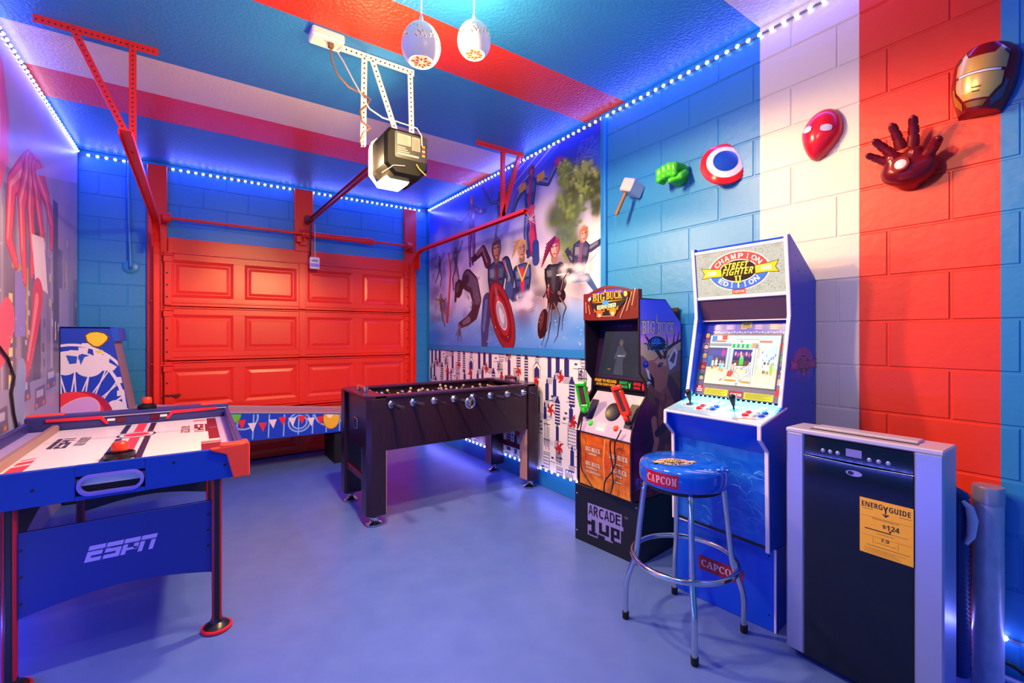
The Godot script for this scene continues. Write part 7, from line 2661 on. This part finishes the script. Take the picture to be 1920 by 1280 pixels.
func stool() -> void:
	var o := thing("bar_stool", "round blue padded bar stool with chrome legs and foot ring", "stool", Vector3(1.834, 0, -1.253))
	var b := MB.new()
	var pr := V2([0.0, 0.655, 0.155, 0.655, 0.184, 0.660, 0.192, 0.668, 0.195, 0.685, 0.195, 0.725, 0.191, 0.742, 0.180, 0.752, 0.150, 0.757, 0.08, 0.760, 0.0, 0.761])
	b.lathe(pr, 48)
	for i in b.u.size():
		b.u[i] = Vector2(b.v[i].x, b.v[i].z) / 0.42 + Vector2(0.5, 0.5)
	var sm := texmat(blue_swirl(9), 0.12)
	sm.clearcoat_enabled = true
	sm.clearcoat = 0.6
	sm.clearcoat_roughness = 0.08
	var seat := part(b, "seat", sm, o)
	# red name patch wrapped on the side, facing left of the viewer
	b = MB.new()
	var a0 := 3.04
	b.tint("b01430")
	var rows := []
	for k in 2:
		var row := PackedVector3Array()
		for i in 13:
			var a := a0 + (6.5 - i - 0.5) / 12.0 * 0.80
			row.append(Vector3(cos(a) * 0.1958, 0.678 + k * 0.058, sin(a) * 0.1958))
		rows.append(row)
	b.sheet(rows, Vector3(cos(a0), 0, sin(a0)))
	b.tint("f6b8d0")
	for i in 6:
		var a := a0 + (2.5 - i) / 6.0 * 0.74
		var d := Vector3(cos(a), 0, sin(a))
		b.t = Transform3D(Basis(Vector3(sin(a), 0, -cos(a)), Vector3.UP, d), d * 0.1964)
		text(b, "CAPCOM"[i], -0.0098, 0.690, 0.0196, 0.032, 0.0, true, "Droid Serif")
	b.t = Transform3D.IDENTITY
	part(b, "name_patch", printm, seat)
	b = MB.new()
	b.t = Transform3D(Basis(Vector3(0.82, 0, 0.57), Vector3(0.57, 0, -0.82), Vector3(0, 1, 0)), Vector3(0, 0.7605, 0))
	emblem(b, -0.06, -0.05, 0.075, 0.055, 0.0, {"white": "f8f8ee", "line": "1c1a18", "red": "f0483a", "blue": "2c3c9c", "dark": "241c10", "gold": "f6b02c", "gold2": "f4d44c"})
	b.tint("dfe4c8")
	for i in 6:
		b.rect(0.03 + i * 0.018, -0.155 - (i % 2) * 0.006, 0.04 + i * 0.018, -0.147 - (i % 3) * 0.004, -0.004)
	part(b, "seat_emblem", printm, seat)
	b = MB.new().mv(Vector3(0, 0, 0)).lathe(V2([0.0, 0.640, 0.165, 0.640, 0.17, 0.648, 0.17, 0.656, 0.0, 0.656]), 32)
	part(b, "seat_plate", black, o)
	for k in 4:
		var a := PI / 4 + PI / 2 * k + 0.02
		var d := Vector3(cos(a), 0, sin(a))
		var pts := []
		for q in [[0.125, 0.652], [0.158, 0.648], [0.172, 0.630], [0.178, 0.59], [0.192, 0.46], [0.206, 0.325], [0.216, 0.285], [0.244, 0.205], [0.253, 0.165], [0.256, 0.12], [0.257, 0.03]]:
			pts.append(d * q[0] + Vector3(0, q[1], 0))
		b = MB.new()
		b.tube(smooth_path(pts, 4), 0.0125, 14)
		var lg := part(b, "leg", chrome, o)
		b = MB.new().mv(d * 0.257)
		b.lathe(V2([0.0, 0.0, 0.014, 0.0, 0.0155, 0.004, 0.0155, 0.034, 0.0125, 0.036]), 16)
		part(b, "rubber_tip", mat("101014", 0.6), lg)
		b = MB.new().ball(d * 0.218 + Vector3(0, 0.312, 0), Vector3(0.006, 0.006, 0.006), 8, 6)
		part(b, "rivet", chrome, lg)
	b = MB.new()
	var ring := []
	for i in 49:
		var a := TAU * i / 48
		ring.append(Vector3(cos(a) * 0.226, 0.312, sin(a) * 0.226))
	b.tube(ring, 0.0125, 12, false)
	part(b, "foot_ring", chrome, o)

func aircon() -> void:
	var o := thing("portable_air_conditioner", "tall silver and black portable air conditioner with yellow energy sticker", "air conditioner", Vector3(2.03, 0, -0.655), -PI / 2)
	var silver := mat("c4c2dc", 0.34, 0.75)
	var W := 0.245
	var b := MB.new()
	b.box(Vector3(-W + 0.034, 0.478, -0.08), Vector3(0.068, 0.900, 0.16), 0.006)
	b.box(Vector3(W - 0.0395, 0.478, -0.08), Vector3(0.079, 0.900, 0.16), 0.006)
	part(b, "side_column", silver, o)
	b = MB.new()
	b.box(Vector3(0, 0.934, -0.08), Vector3(2 * W + 0.002, 0.020, 0.162), 0.005)
	b.box(Vector3(0, 0.947, -0.10), Vector3(0.33, 0.010, 0.07), 0.003)
	var tp := part(b, "top_cap", mat("cfc6d8", 0.3, 0.3), o)
	b = MB.new().box(Vector3(0.0, 0.9448, -0.045), Vector3(0.34, 0.003, 0.010))
	part(b, "vent_slot", black, tp)
	b = MB.new()
	b.box(Vector3(-0.004, 0.435, -0.075), Vector3(0.344, 0.81, 0.15), 0.003)
	b.box(Vector3(-0.004, 0.882, -0.075), Vector3(0.344, 0.076, 0.146), 0.003)
	var gm := mat("0b0e22", 0.06)
	part(b, "front_panel", gm, o, "glossy black front")
	b = MB.new()
	b.t = Transform3D(Basis(Vector3(0, 0, 1), -PI / 2), Vector3(-0.004, 0.842, 0.001))
	b.tube([Vector3(0, -0.171, 0), Vector3(0.003, 0, 0.003), Vector3(0, 0.171, 0)], 0.0024, 8)
	part(b, "chrome_line", chrome, o)
	b = MB.new().mv(Vector3(0, 0, -0.0015))
	b.tint("7a78d0").rect(-0.032, 0.868, 0.018, 0.897, 0.0002)
	part(b, "display", printm, o)
	for x in [-0.108, -0.083, -0.058, 0.042, 0.070, 0.098]:
		b = MB.new()
		b.t = Transform3D(Basis(Vector3(1, 0, 0), PI / 2), Vector3(x, 0.873 if x < 0 else 0.869, -0.003))
		b.lathe(V2([0.0, 0.006, 0.005, 0.006, 0.0075, 0.004, 0.0075, 0.0]), 16)
		part(b, "button", mat("a8a4e0", 0.25, 0.5), o)
	b = MB.new().mv(Vector3(-0.006, 0.808, 0.0006))
	b.tint("8a88e8").flat(ell(0, 0, 0.026, 0.011))
	b.tint("14183c").flat(ell(-0.010, 0, 0.010, 0.007), 0.0004)
	part(b, "maker_badge", printm, o)
	# energy sticker
	b = MB.new().mv(Vector3(0, 0, 0.0006))
	var x0 := 0.013
	var x1 := 0.167
	b.tint("2c1018").rect(x0 - 0.002, 0.525, x1 + 0.001, 0.730)
	b.tint("f8b424").rect(x0, 0.527, x1, 0.728, 0.0003)
	b.tint("16120c")
	text(b, "ENERG", x0 + 0.006, 0.697, 0.062, 0.019, 0.0006)
	text(b, "Y", x0 + 0.069, 0.691, 0.016, 0.022, 0.0006)
	text(b, "GUIDE", x0 + 0.087, 0.695, 0.060, 0.019, 0.0006)
	b.rect(x0 + 0.0755, 0.680, x0 + 0.0785, 0.694, 0.0006)
	b.flat(V2([x0 + 0.067, 0.683, x0 + 0.077, 0.673, x0 + 0.087, 0.683, x0 + 0.084, 0.685, x0 + 0.077, 0.679, x0 + 0.070, 0.685]), 0.0006)
	text(b, "$", x0 + 0.068, 0.632, 0.010, 0.014, 0.0006)
	text(b, "124", x0 + 0.080, 0.630, 0.036, 0.018, 0.0006)
	b.flat(V2([x0 + 0.085, 0.628, x0 + 0.095, 0.628, x0 + 0.090, 0.620]), 0.0006)
	b.rect(x0 + 0.015, 0.6165, x0 + 0.092, 0.6200, 0.0006)
	b.rect(x0 + 0.092, 0.6175, x0 + 0.140, 0.6185, 0.0006)
	text(b, "7.9", x0 + 0.063, 0.582, 0.024, 0.013, 0.0006)
	b.tint("4c3410")
	text(b, "Estimated Yearly Energy Cost", x0 + 0.038, 0.656, 0.076, 0.007, 0.0006, false)
	text(b, "Combined Energy Efficiency Ratio", x0 + 0.045, 0.572, 0.062, 0.004, 0.0006, false)
	text(b, "Energy Efficiency Ratio", x0 + 0.052, 0.605, 0.05, 0.005, 0.0006, false)
	for i in 4:
		b.rect(x0 + 0.014, 0.549 - i * 0.005, x0 + 0.135 - (i * 31 % 40) * 0.001, 0.5498 - i * 0.005, 0.0006)
	for q in [[0.005, 0.664, 0.149, 0.6646], [0.005, 0.594, 0.149, 0.5946], [0.04, 0.590, 0.04, 0.568], [0.112, 0.590, 0.112, 0.568], [0.02, 0.559, 0.145, 0.5605], [0.008, 0.690, 0.04, 0.6915], [0.115, 0.686, 0.148, 0.6875]]:
		b.rect(x0 + q[0], minf(q[1], q[3]), x0 + maxf(q[2], q[0] + 0.0008), maxf(q[1], q[3]), 0.0006)
	part(b, "energy_sticker", printm, o, "yellow energy sticker")
	# rear body, foot and castors
	b = MB.new()
	b.box(Vector3(-0.04, 0.46, -0.24), Vector3(0.36, 0.82, 0.18), 0.02)
	b.box(Vector3(0, 0.022, -0.15), Vector3(0.44, 0.024, 0.26), 0.006)
	part(b, "rear_body", mat("1c2236", 0.4), o)
	for x in [-0.17, 0.17]:
		for z in [-0.05, -0.27]:
			b = MB.new()
			b.cyl(Vector3(x - 0.01, 0.012, z), Vector3(x + 0.01, 0.012, z), 0.012, 12)
			part(b, "castor", black, o)
	# corrugated hose behind
	b = MB.new()
	var pts := []
	var rad := []
	for i in 90:
		var f := i / 89.0
		var a: Vector3
		if f < 0.12:
			a = Vector3(2.35, 0.70, -0.47).lerp(Vector3(2.36, 0.735, -0.438), f / 0.12)
		else:
			a = Vector3(2.36, 0.735, -0.438).lerp(Vector3(2.365, 0.05, -0.436), (f - 0.12) / 0.88)
		pts.append(a)
		rad.append(0.034 if i % 2 == 0 else 0.027)
	b.tube(pts, rad, 16)
	solo(b, "exhaust_hose", mat("16307c", 0.35), "dark blue corrugated hose standing behind the air conditioner", "hose")
	b = MB.new()
	b.tube([Vector3(2.325, 0.715, -0.419), Vector3(2.330, 0.695, -0.402), Vector3(2.333, 0.65, -0.394), Vector3(2.330, 0.59, -0.398), Vector3(2.325, 0.56, -0.410)], [0.006, 0.012, 0.016, 0.012, 0.006], 12)
	solo(b, "white_rag", mat("d9d4f0", 0.6), "small white cloth strip hooked on the blue corrugated hose", "cloth")

func bollard() -> void:
	var o := thing("steel_post", "short galvanised steel post with flat cap beside the air conditioner", "post", Vector3(2.445, 0, -0.372))
	var b := MB.new()
	b.lathe(V2([0.0, 0.0, 0.043, 0.0, 0.043, 0.71]), 36)
	var nt := noise(0.03, 256, 4, FastNoiseLite.TYPE_SIMPLEX_SMOOTH, 6)
	var g := Gradient.new()
	g.set_color(0, Color("b8b4c8"))
	g.set_color(1, Color("dad6ea"))
	nt.color_ramp = g
	var m := texmat(nt, 0.35)
	m.metallic = 0.25
	m.uv1_triplanar = true
	m.uv1_scale = Vector3(3, 1.2, 3)
	part(b, "tube", m, o)
	b = MB.new()
	b.lathe(V2([0.043, 0.700, 0.0455, 0.700, 0.0455, 0.756, 0.043, 0.762, 0.0, 0.764]), 36)
	part(b, "cap", mat("b4b0cc", 0.3, 0.6), o)
	holes(o, [Vector3(0.006, 0.725, 0.0455), Vector3(0.008, 0.55, 0.043), Vector3(0.012, 0.55, 0.043), Vector3(0.012, 0.45, 0.043)], Vector3(0, 0, 1), 0.0025, black, "pin_holes")
	b = MB.new()
	b.tube(smooth_path([Vector3(2.46, 0.10, -0.60), Vector3(2.49, 0.085, -0.42), Vector3(2.495, 0.10, -0.33), Vector3(2.49, 0.075, -0.26), Vector3(2.48, 0.03, -0.12), Vector3(2.47, 0.012, 0.1)], 6), 0.008, 8)
	solo(b, "floor_cable", black, "black cable drooping along the wall foot behind the steel post", "cable")
	b = MB.new()
	b.cyl(Vector3(2.485, 0.045, -0.86), Vector3(2.485, 0.045, 0.5), 0.012, 12)
	solo(b, "floor_pipe", mat("c8c0ea", 0.35), "pale thin pipe running along the foot of the block wall", "pipe")

# signed distance helper: tapered limbs melted together, meshed as surface nets
func blob(b: MB, bones: Array, cell: float, k: float, cut := -1e9) -> void:
	var lo := Vector3.ONE * 1e9
	var hi := -lo
	for s in bones:
		var r: float = maxf(s[2], s[3])
		for q in [s[0], s[1]]:
			lo = lo.min(q - Vector3.ONE * (r + 2 * cell))
			hi = hi.max(q + Vector3.ONE * (r + 2 * cell))
	lo.z = maxf(lo.z, cut - 2 * cell)
	var n := Vector3i(((hi - lo) / cell).ceil()) + Vector3i.ONE
	var f := PackedFloat32Array()
	f.resize(n.x * n.y * n.z)
	var at := 0
	for z in n.z:
		for y in n.y:
			for x in n.x:
				var p := lo + Vector3(x, y, z) * cell
				var d := 1e9
				for s in bones:
					var a: Vector3 = s[0]
					var ab: Vector3 = s[1] - a
					var t := clampf((p - a).dot(ab) / maxf(ab.length_squared(), 1e-9), 0.0, 1.0)
					var e := (p - a - ab * t).length() - lerpf(s[2], s[3], t)
					var h := maxf(k - absf(d - e), 0.0) / k
					d = minf(d, e) - h * h * k * 0.25
				d = maxf(d, cut - p.z)
				f[at] = d
				at += 1
	var vid := {}
	var vs := PackedVector3Array()
	var ns := PackedVector3Array()
	var sx := 1
	var sy := n.x
	var sz := n.x * n.y
	for z in n.z - 1:
		for y in n.y - 1:
			for x in n.x - 1:
				var i := x + y * sy + z * sz
				var sum := Vector3.ZERO
				var c := 0
				for e in [[0, 0, 0, 0], [0, 1, 0, 0], [0, 0, 1, 0], [0, 1, 1, 0], [1, 0, 0, 0], [1, 1, 0, 0], [1, 0, 0, 1], [1, 1, 0, 1], [2, 0, 0, 0], [2, 1, 0, 0], [2, 0, 1, 0], [2, 1, 1, 0]]:
					var ox := 0
					var oy := 0
					var oz := 0
					if e[0] == 0:
						oy = e[1]; oz = e[2]
					elif e[0] == 1:
						ox = e[1]; oz = e[3]
					else:
						ox = e[1]; oy = e[2]
					var i0 := i + ox * sx + oy * sy + oz * sz
					var st: int = [sx, sy, sz][e[0]]
					var a := f[i0]
					var d := f[i0 + st]
					if (a < 0.0) != (d < 0.0):
						var q := Vector3(x + ox, y + oy, z + oz)
						q[e[0]] += a / (a - d)
						sum += q
						c += 1
				if c > 0:
					vid[i] = vs.size()
					vs.append(lo + sum / c * cell)
					var g := Vector3(f[i + sx] - f[i], f[i + sy] - f[i], f[i + sz] - f[i])
					g += Vector3(f[i + sx + sy + sz] - f[i + sy + sz], f[i + sx + sy + sz] - f[i + sx + sz], f[i + sx + sy + sz] - f[i + sx + sy])
					ns.append(g.normalized())
	for z in range(1, n.z - 1):
		for y in range(1, n.y - 1):
			for x in range(1, n.x - 1):
				var i := x + y * sy + z * sz
				for ax in 3:
					var st: int = [sx, sy, sz][ax]
					if (f[i] < 0.0) == (f[i + st] < 0.0):
						continue
					var u: int = [sy, sz, sx][ax]
					var w: int = [sz, sx, sy][ax]
					if not (vid.has(i) and vid.has(i - u) and vid.has(i - u - w) and vid.has(i - w)):
						continue
					var q := [vid[i], vid[i - u], vid[i - u - w], vid[i - w]]
					b.tri(vs[q[0]], vs[q[1]], vs[q[2]], ns[q[0]], ns[q[1]], ns[q[2]])
					b.tri(vs[q[0]], vs[q[2]], vs[q[3]], ns[q[0]], ns[q[2]], ns[q[3]])

# wall pieces: local X along the wall towards the viewer's right, Y up, Z out of the wall
func wall_thing(called: String, label: String, cat: String, y: float, z: float) -> Node3D:
	return thing(called, label, cat, Vector3(XR, y, z), -PI / 2)

func wall_props() -> void:
	# mallet
	var o := wall_thing("wall_mallet", "grey block headed mallet with brown handle fixed to the blue wall", "wall decoration", 2.30, -2.075)
	var b := MB.new()
	var hb := Basis(Vector3(0, 0, 1), -0.36) * Basis(Vector3(1, 0, 0), -0.22)
	b.t = Transform3D(hb, Vector3(0, 0.035, 0.065))
	b.box(Vector3(0, 0, 0), Vector3(0.100, 0.092, 0.130), 0.008)
	part(b, "head", mat("cfc8d6", 0.35, 0.2), o)
	b = MB.new()
	b.t = Transform3D(hb, Vector3(0, 0.035, 0.105))
	b.tube([Vector3(0, -0.045, 0), Vector3(0, -0.06, 0), Vector3(0, -0.062, 0), Vector3(0, -0.17, 0), Vector3(0, -0.172, 0), Vector3(0, -0.192, 0), Vector3(0, -0.2, 0)], [0.016, 0.016, 0.0125, 0.0125, 0.015, 0.015, 0.010], 14)
	part(b, "handle", mat("8a5a34", 0.5), o, "brown handle")
	# green fist breaking out of the wall
	o = wall_thing("wall_fist", "bright green plastic fist punching out of the blue wall", "wall decoration", 2.335, -1.745)
	b = MB.new()
	var bones := [[Vector3(0, 0, -0.01), Vector3(0, 0.004, 0.06), 0.070, 0.062]]
	for i in 4:
		var x := -0.058 + i * 0.036
		var y := [0.018, 0.030, 0.034, 0.026][i] as float
		bones.append([Vector3(x, y, 0.055), Vector3(x - 0.006, y, 0.122), 0.026, 0.023])
		bones.append([Vector3(x - 0.006, y, 0.122), Vector3(x - 0.004, y - 0.052, 0.128), 0.022, 0.019])
		bones.append([Vector3(x - 0.004, y - 0.052, 0.128), Vector3(x, y - 0.062, 0.092), 0.018, 0.016])
	blob(b, bones, 0.006, 0.010, 0.0)
	part(b, "fist", mat("3fc21e", 0.3), o)
	b = MB.new()
	blob(b, [[Vector3(0.058, -0.01, 0.05), Vector3(0.066, -0.04, 0.095), 0.026, 0.022], [Vector3(0.066, -0.04, 0.095), Vector3(0.022, -0.060, 0.130), 0.021, 0.017]], 0.005, 0.01, 0.0)
	part(b, "thumb", mat("4cd024", 0.3), o)
	# round target dish, half sunk in the wall
	o = wall_thing("wall_dish", "domed red and white rimmed dish with plain blue middle stuck aslant in the wall", "wall decoration", 2.318, -1.425)
	b = MB.new()
	var em := Vector3(cos(0.40), sin(0.40), 0)
	var dn := em * sin(0.72) + Vector3(0, 0, cos(0.72))
	var du := (em * cos(0.72) - Vector3(0, 0, sin(0.72)))
	var bs := Basis(du, dn, du.cross(dn))
	var ctr := Vector3(0.015, 0, 0.058)
	var ringc := [[0.0, 0.030, "1c4cc0"], [0.030, 0.066, "1c4cc0"], [0.066, 0.070, "d8d0da"], [0.070, 0.100, "f4ecf0"], [0.100, 0.130, "e8242c"]]
	var R := 0.27
	for q in ringc:
		b.tint(q[2])
		var steps := 3
		for i in steps:
			var r0 := lerpf(q[0], q[1], float(i) / steps)
			var r1 := lerpf(q[0], q[1], float(i + 1) / steps)
			for s in 48:
				var P := func(r: float, a: float, below := 0.0) -> Vector3: return ctr + bs * Vector3(cos(a) * r, sqrt(R * R - r * r) - R - below, sin(a) * r)
				var N := func(r: float, a: float) -> Vector3: return bs * Vector3(cos(a) * r / R, sqrt(1.0 - r * r / R / R), sin(a) * r / R)
				var a0 := TAU * s / 48
				var a1 := TAU * (s + 1) / 48
				var pts := [P.call(r0, a0), P.call(r0, a1), P.call(r1, a1), P.call(r1, a0)]
				if pts[0].z < 0.001 and pts[1].z < 0.001 and pts[2].z < 0.001 and pts[3].z < 0.001:
					continue
				for k in 4:
					pts[k].z = maxf(pts[k].z, 0.001)
				b.tri(pts[0], pts[1], pts[2], N.call(r0, a0), N.call(r0, a1), N.call(r1, a1))
				b.tri(pts[0], pts[2], pts[3], N.call(r0, a0), N.call(r1, a1), N.call(r1, a0))
				if i == steps - 1 and q[1] > 0.129:
					var e0: Vector3 = P.call(r1, a0, 0.016)
					var e1: Vector3 = P.call(r1, a1, 0.016)
					e0.z = maxf(e0.z, 0.001)
					e1.z = maxf(e1.z, 0.001)
					b.quad(pts[3], pts[2], e1, e0, (pts[2] - ctr))
					b.quad(e0, e1, ctr - bs * Vector3(0, 0.03, 0), ctr - bs * Vector3(0, 0.031, 0), -(bs * Vector3.UP))
	part(b, "dish", mat("vc", 0.18), o)
	# plain red mask with pale lenses
	o = wall_thing("red_mask", "smooth red plastic mask with two pale oval lenses on the white stripe", "wall decoration", 2.305, -0.95)
	var mt := Basis(Vector3(0, 0, 1), -0.22)
	var mask := func(rx: float, ry: float, rz: float, chin: float) -> Array:
		var rows := []
		for i in 17:
			var la := lerpf(-PI / 2, PI / 2, i / 16.0)
			var row := PackedVector3Array()
			for j in 25:
				var lo := lerpf(0.0, PI, j / 24.0)
				var y := sin(la)
				var nar := 1.0 - chin * clampf(-y, 0.0, 1.0)
				row.append(mt * Vector3(-cos(la) * cos(lo) * rx * nar, y * ry, cos(la) * sin(lo) * rz * (1.0 - 0.12 * y)))
			rows.append(row)
		return rows
	b = MB.new()
	b.sheet(mask.call(0.088, 0.122, 0.085, 0.34), Vector3.ZERO, true)
	part(b, "shell", mat("d81c34", 0.2), o)
	for s in [-1.0, 1.0]:
		b = MB.new()
		var rows := []
		for i in 9:
			var row := PackedVector3Array()
			for j in 9:
				var t := i / 8.0 * 2.0 - 1.0
				var w := sqrt(maxf(0.0, 1.0 - t * t))
				var ux: float = 0.041 + t * 0.025
				var uy: float = 0.014 + (j / 8.0 * 2.0 - 1.0) * 0.016 * w
				var nx := ux / 0.088
				var ny := uy / 0.122
				var zz: float = sqrt(maxf(0.02, 1.0 - nx * nx - ny * ny)) * 0.085 * (1.0 - 0.12 * ny) + 0.003
				row.append(mt * Vector3(s * ux, uy, zz))
			rows.append(row)
		b.sheet(rows, Vector3(0, 0, 1))
		part(b, "lens", mat("d9d4ea", 0.15), o)
	# armoured open hand
	o = wall_thing("gauntlet", "dark red jointed gauntlet with spread fingers and pale palm disc on the red stripe", "wall decoration", 2.06, -0.615)
	var dr := mat("7a1018", 0.22, 0.25)
	b = MB.new()
	blob(b, [[Vector3(0.0, -0.055, 0.0), Vector3(0.0, -0.045, 0.04), 0.058, 0.056], [Vector3(-0.045, -0.035, 0.045), Vector3(0.048, -0.04, 0.045), 0.046, 0.046], [Vector3(-0.02, -0.03, 0.055), Vector3(-0.042, 0.022, 0.072), 0.045, 0.030], [Vector3(0.01, -0.03, 0.055), Vector3(0.030, 0.026, 0.072), 0.045, 0.030], [Vector3(0.03, -0.04, 0.055), Vector3(0.07, -0.02, 0.066), 0.04, 0.028]], 0.006, 0.03, 0.0)
	part(b, "palm", dr, o)
	var fing := [[Vector3(-0.060, 0.012, 0.075), Vector3(-0.80, 0.55, 0.25), 0.085, 0.015], [Vector3(-0.040, 0.036, 0.080), Vector3(-0.62, 0.80, 0.25), 0.100, 0.0165], [Vector3(-0.010, 0.050, 0.082), Vector3(-0.22, 1.0, 0.22), 0.115, 0.0175], [Vector3(0.026, 0.050, 0.080), Vector3(0.10, 1.0, 0.22), 0.120, 0.0175], [Vector3(0.062, -0.005, 0.068), Vector3(0.62, 0.62, 0.40), 0.090, 0.019]]
	for q in fing:
		var d: Vector3 = q[1].normalized()
		var L: float = q[2]
		var r: float = q[3] * 1.18
		var bend := Vector3(0, 0, 1) - d * d.z
		var fm := MB.new()
		var p0: Vector3 = q[0]
		for k in 3:
			var l: float = L * [0.40, 0.32, 0.28][k]
			var dd: Vector3 = (d + bend * 0.22 * k).normalized()
			var p1: Vector3 = p0 + dd * l
			var r0 := r * (1.0 - 0.10 * k)
			fm.tube([p0, p0 + dd * l * 0.06, p0 + dd * l * 0.14, p0 + dd * l * 0.84, p0 + dd * l * 0.94, p1], [r0 * 0.70, r0 * 0.9, r0 * 1.05, r0 * 0.98, r0 * 0.84, r0 * 0.55], 14)
			p0 = p1 - dd * l * 0.04
		fm.ball(p0, Vector3.ONE * r * 0.52, 10, 6)
		part(fm, "thumb" if q[3] > 0.0185 else "finger", dr, o)
	b = MB.new()
	b.t = Transform3D(Basis(Vector3(1, 0, 0), PI / 2 - 0.15), Vector3(-0.006, -0.022, 0.106))
	b.lathe(V2([0.020, 0.0, 0.022, 0.012, 0.030, 0.012, 0.034, 0.0]), 24)
	part(b, "disc_ring", mat("94141c", 0.25), o)
	b = MB.new()
	b.t = Transform3D(Basis(Vector3(1, 0, 0), PI / 2 - 0.15), Vector3(-0.006, -0.022, 0.110))
	b.lathe(V2([0.0, 0.009, 0.016, 0.008, 0.021, 0.004]), 24)
	part(b, "palm_disc", mat("efe6ea", 0.3), o)
	# gold visor helmet front
	o = wall_thing("visor_helmet", "gold faced visor helmet front with dark red rim at the top right", "wall decoration", 2.305, -0.392)
	var hm := Basis(Vector3(0, 0, 1), -0.12) * Basis.from_scale(Vector3(0.86, 0.90, 0.86))
	var G := func(u: float, v: float, off := 0.0) -> Vector3:
		# u -1..1 across, v -1..1 up: a faceted bowed shell
		var wv := 0.100 if v > 0.0 else 0.100 - 0.034 * pow(-v, 1.6)
		if v > 0.6:
			wv -= 0.030 * pow((v - 0.6) / 0.4, 2)
		var zz := 0.135 * (1.0 - 0.55 * pow(absf(u), 2.4)) * (1.0 - 0.22 * v * v) - 0.02 * maxf(0.0, -v - 0.5)
		return hm * Vector3(u * wv, v * 0.132, zz + off)
	var grid := func(u0: float, u1: float, v0: float, v1: float, off: float, nu := 12, nv := 12) -> Array:
		var rows := []
		for i in nv + 1:
			var row := PackedVector3Array()
			for j in nu + 1:
				row.append(G.call(lerpf(u0, u1, float(j) / nu), lerpf(v0, v1, float(i) / nv), off))
			rows.append(row)
		return rows
	b = MB.new()
	b.sheet(grid.call(-1.0, 1.0, -1.0, 1.0, 0.0), Vector3(0, 0, 1))
	# sides down to the wall
	var loop := []
	for i in 13:
		loop.append(G.call(lerpf(-1, 1, i / 12.0), -1.0))
	for i in range(1, 13):
		loop.append(G.call(1.0, lerpf(-1, 1, i / 12.0)))
	for i in range(1, 13):
		loop.append(G.call(lerpf(1, -1, i / 12.0), 1.0))
	for i in range(1, 12):
		loop.append(G.call(-1.0, lerpf(1, -1, i / 12.0)))
	for i in loop.size():
		var a: Vector3 = loop[i]
		var c: Vector3 = loop[(i + 1) % loop.size()]
		b.quad(a, c, Vector3(c.x * 1.06, c.y * 1.04, 0.0), Vector3(a.x * 1.06, a.y * 1.04, 0.0), Vector3(a.x, a.y, 0.01))
	part(b, "shell", mat("8c1420", 0.2, 0.3), o)
	var gold := mat("e8bc68", 0.26, 0.45)
	# plates: outline in (u, v) laid over the shell
	var plate := func(called: String, og: Array, off: float, m: Material) -> void:
		var g := V2(og)
		var bb := MB.new()
		var ix := Geometry2D.triangulate_polygon(g)
		var fine := []
		for k in range(0, ix.size(), 3):
			fine.append([g[ix[k]], g[ix[k + 1]], g[ix[k + 2]]])
		for it in 3:
			var nx := []
			for t in fine:
				var m0: Vector2 = (t[0] + t[1]) / 2
				var m1: Vector2 = (t[1] + t[2]) / 2
				var m2: Vector2 = (t[2] + t[0]) / 2
				nx.append_array([[t[0], m0, m2], [m0, t[1], m1], [m2, m1, t[2]], [m0, m1, m2]])
			fine = nx
		var NN := func(q: Vector2) -> Vector3:
			var e := 0.02
			return ((G.call(q.x + e, q.y) - G.call(q.x - e, q.y)) as Vector3).cross(G.call(q.x, q.y + e) - G.call(q.x, q.y - e)).normalized()
		for t in fine:
			bb.tri(G.call(t[0].x, t[0].y, off), G.call(t[1].x, t[1].y, off), G.call(t[2].x, t[2].y, off), NN.call(t[0]), NN.call(t[1]), NN.call(t[2]))
		for i in g.size():
			var a := g[i]
			var c := g[(i + 1) % g.size()]
			for s in 6:
				var p := a.lerp(c, s / 6.0)
				var q := a.lerp(c, (s + 1) / 6.0)
				bb.quad(G.call(p.x, p.y, off), G.call(q.x, q.y, off), G.call(q.x, q.y, -0.001), G.call(p.x, p.y, -0.001), Vector3(p.x + q.x, p.y + q.y, 0.2))
		part(bb, called, m, o)
	plate.call("brow_plate", [-0.78, 0.12, 0.78, 0.12, 0.80, 0.62, 0.62, 0.84, 0.40, 0.60, -0.40, 0.60, -0.62, 0.84, -0.80, 0.62], 0.006, gold)
	plate.call("cheek_plate", [-0.74, 0.02, 0.74, 0.02, 0.76, -0.35, 0.50, -0.70, -0.50, -0.70, -0.76, -0.35], 0.006, gold)
	plate.call("chin_plate", [-0.46, -0.76, 0.46, -0.76, 0.34, -0.92, -0.34, -0.92], 0.006, mat("c08a40", 0.25, 0.7))
	plate.call("jaw_plate", [-0.92, -0.2, -0.82, -0.2, -0.82, -0.42, -0.58, -0.76, -0.62, -0.96, -0.92, -0.7], 0.004, mat("b8842c", 0.3, 0.6))
	plate.call("jaw_plate", [0.92, -0.2, 0.82, -0.2, 0.82, -0.42, 0.58, -0.76, 0.62, -0.96, 0.92, -0.7], 0.004, mat("5c5c78", 0.3, 0.6))
	plate.call("visor_slit", [-0.66, 0.035, 0.66, 0.035, 0.66, 0.095, -0.66, 0.095], 0.0075, mat("ece8f4", 0.2))
	for s in [-1.0, 1.0]:
		plate.call("brow_slot", [s * 0.66, 0.64, s * 0.80, 0.50, s * 0.82, 0.58, s * 0.70, 0.72], 0.0074, mat("3c2418", 0.4))
	plate.call("breath_slot", [-0.16, -0.40, 0.16, -0.40, 0.16, -0.36, -0.16, -0.36], 0.0074, mat("5c3c18", 0.4))
	plate.call("breath_slot", [-0.13, -0.52, 0.13, -0.52, 0.13, -0.48, -0.13, -0.48], 0.0074, mat("5c3c18", 0.4))
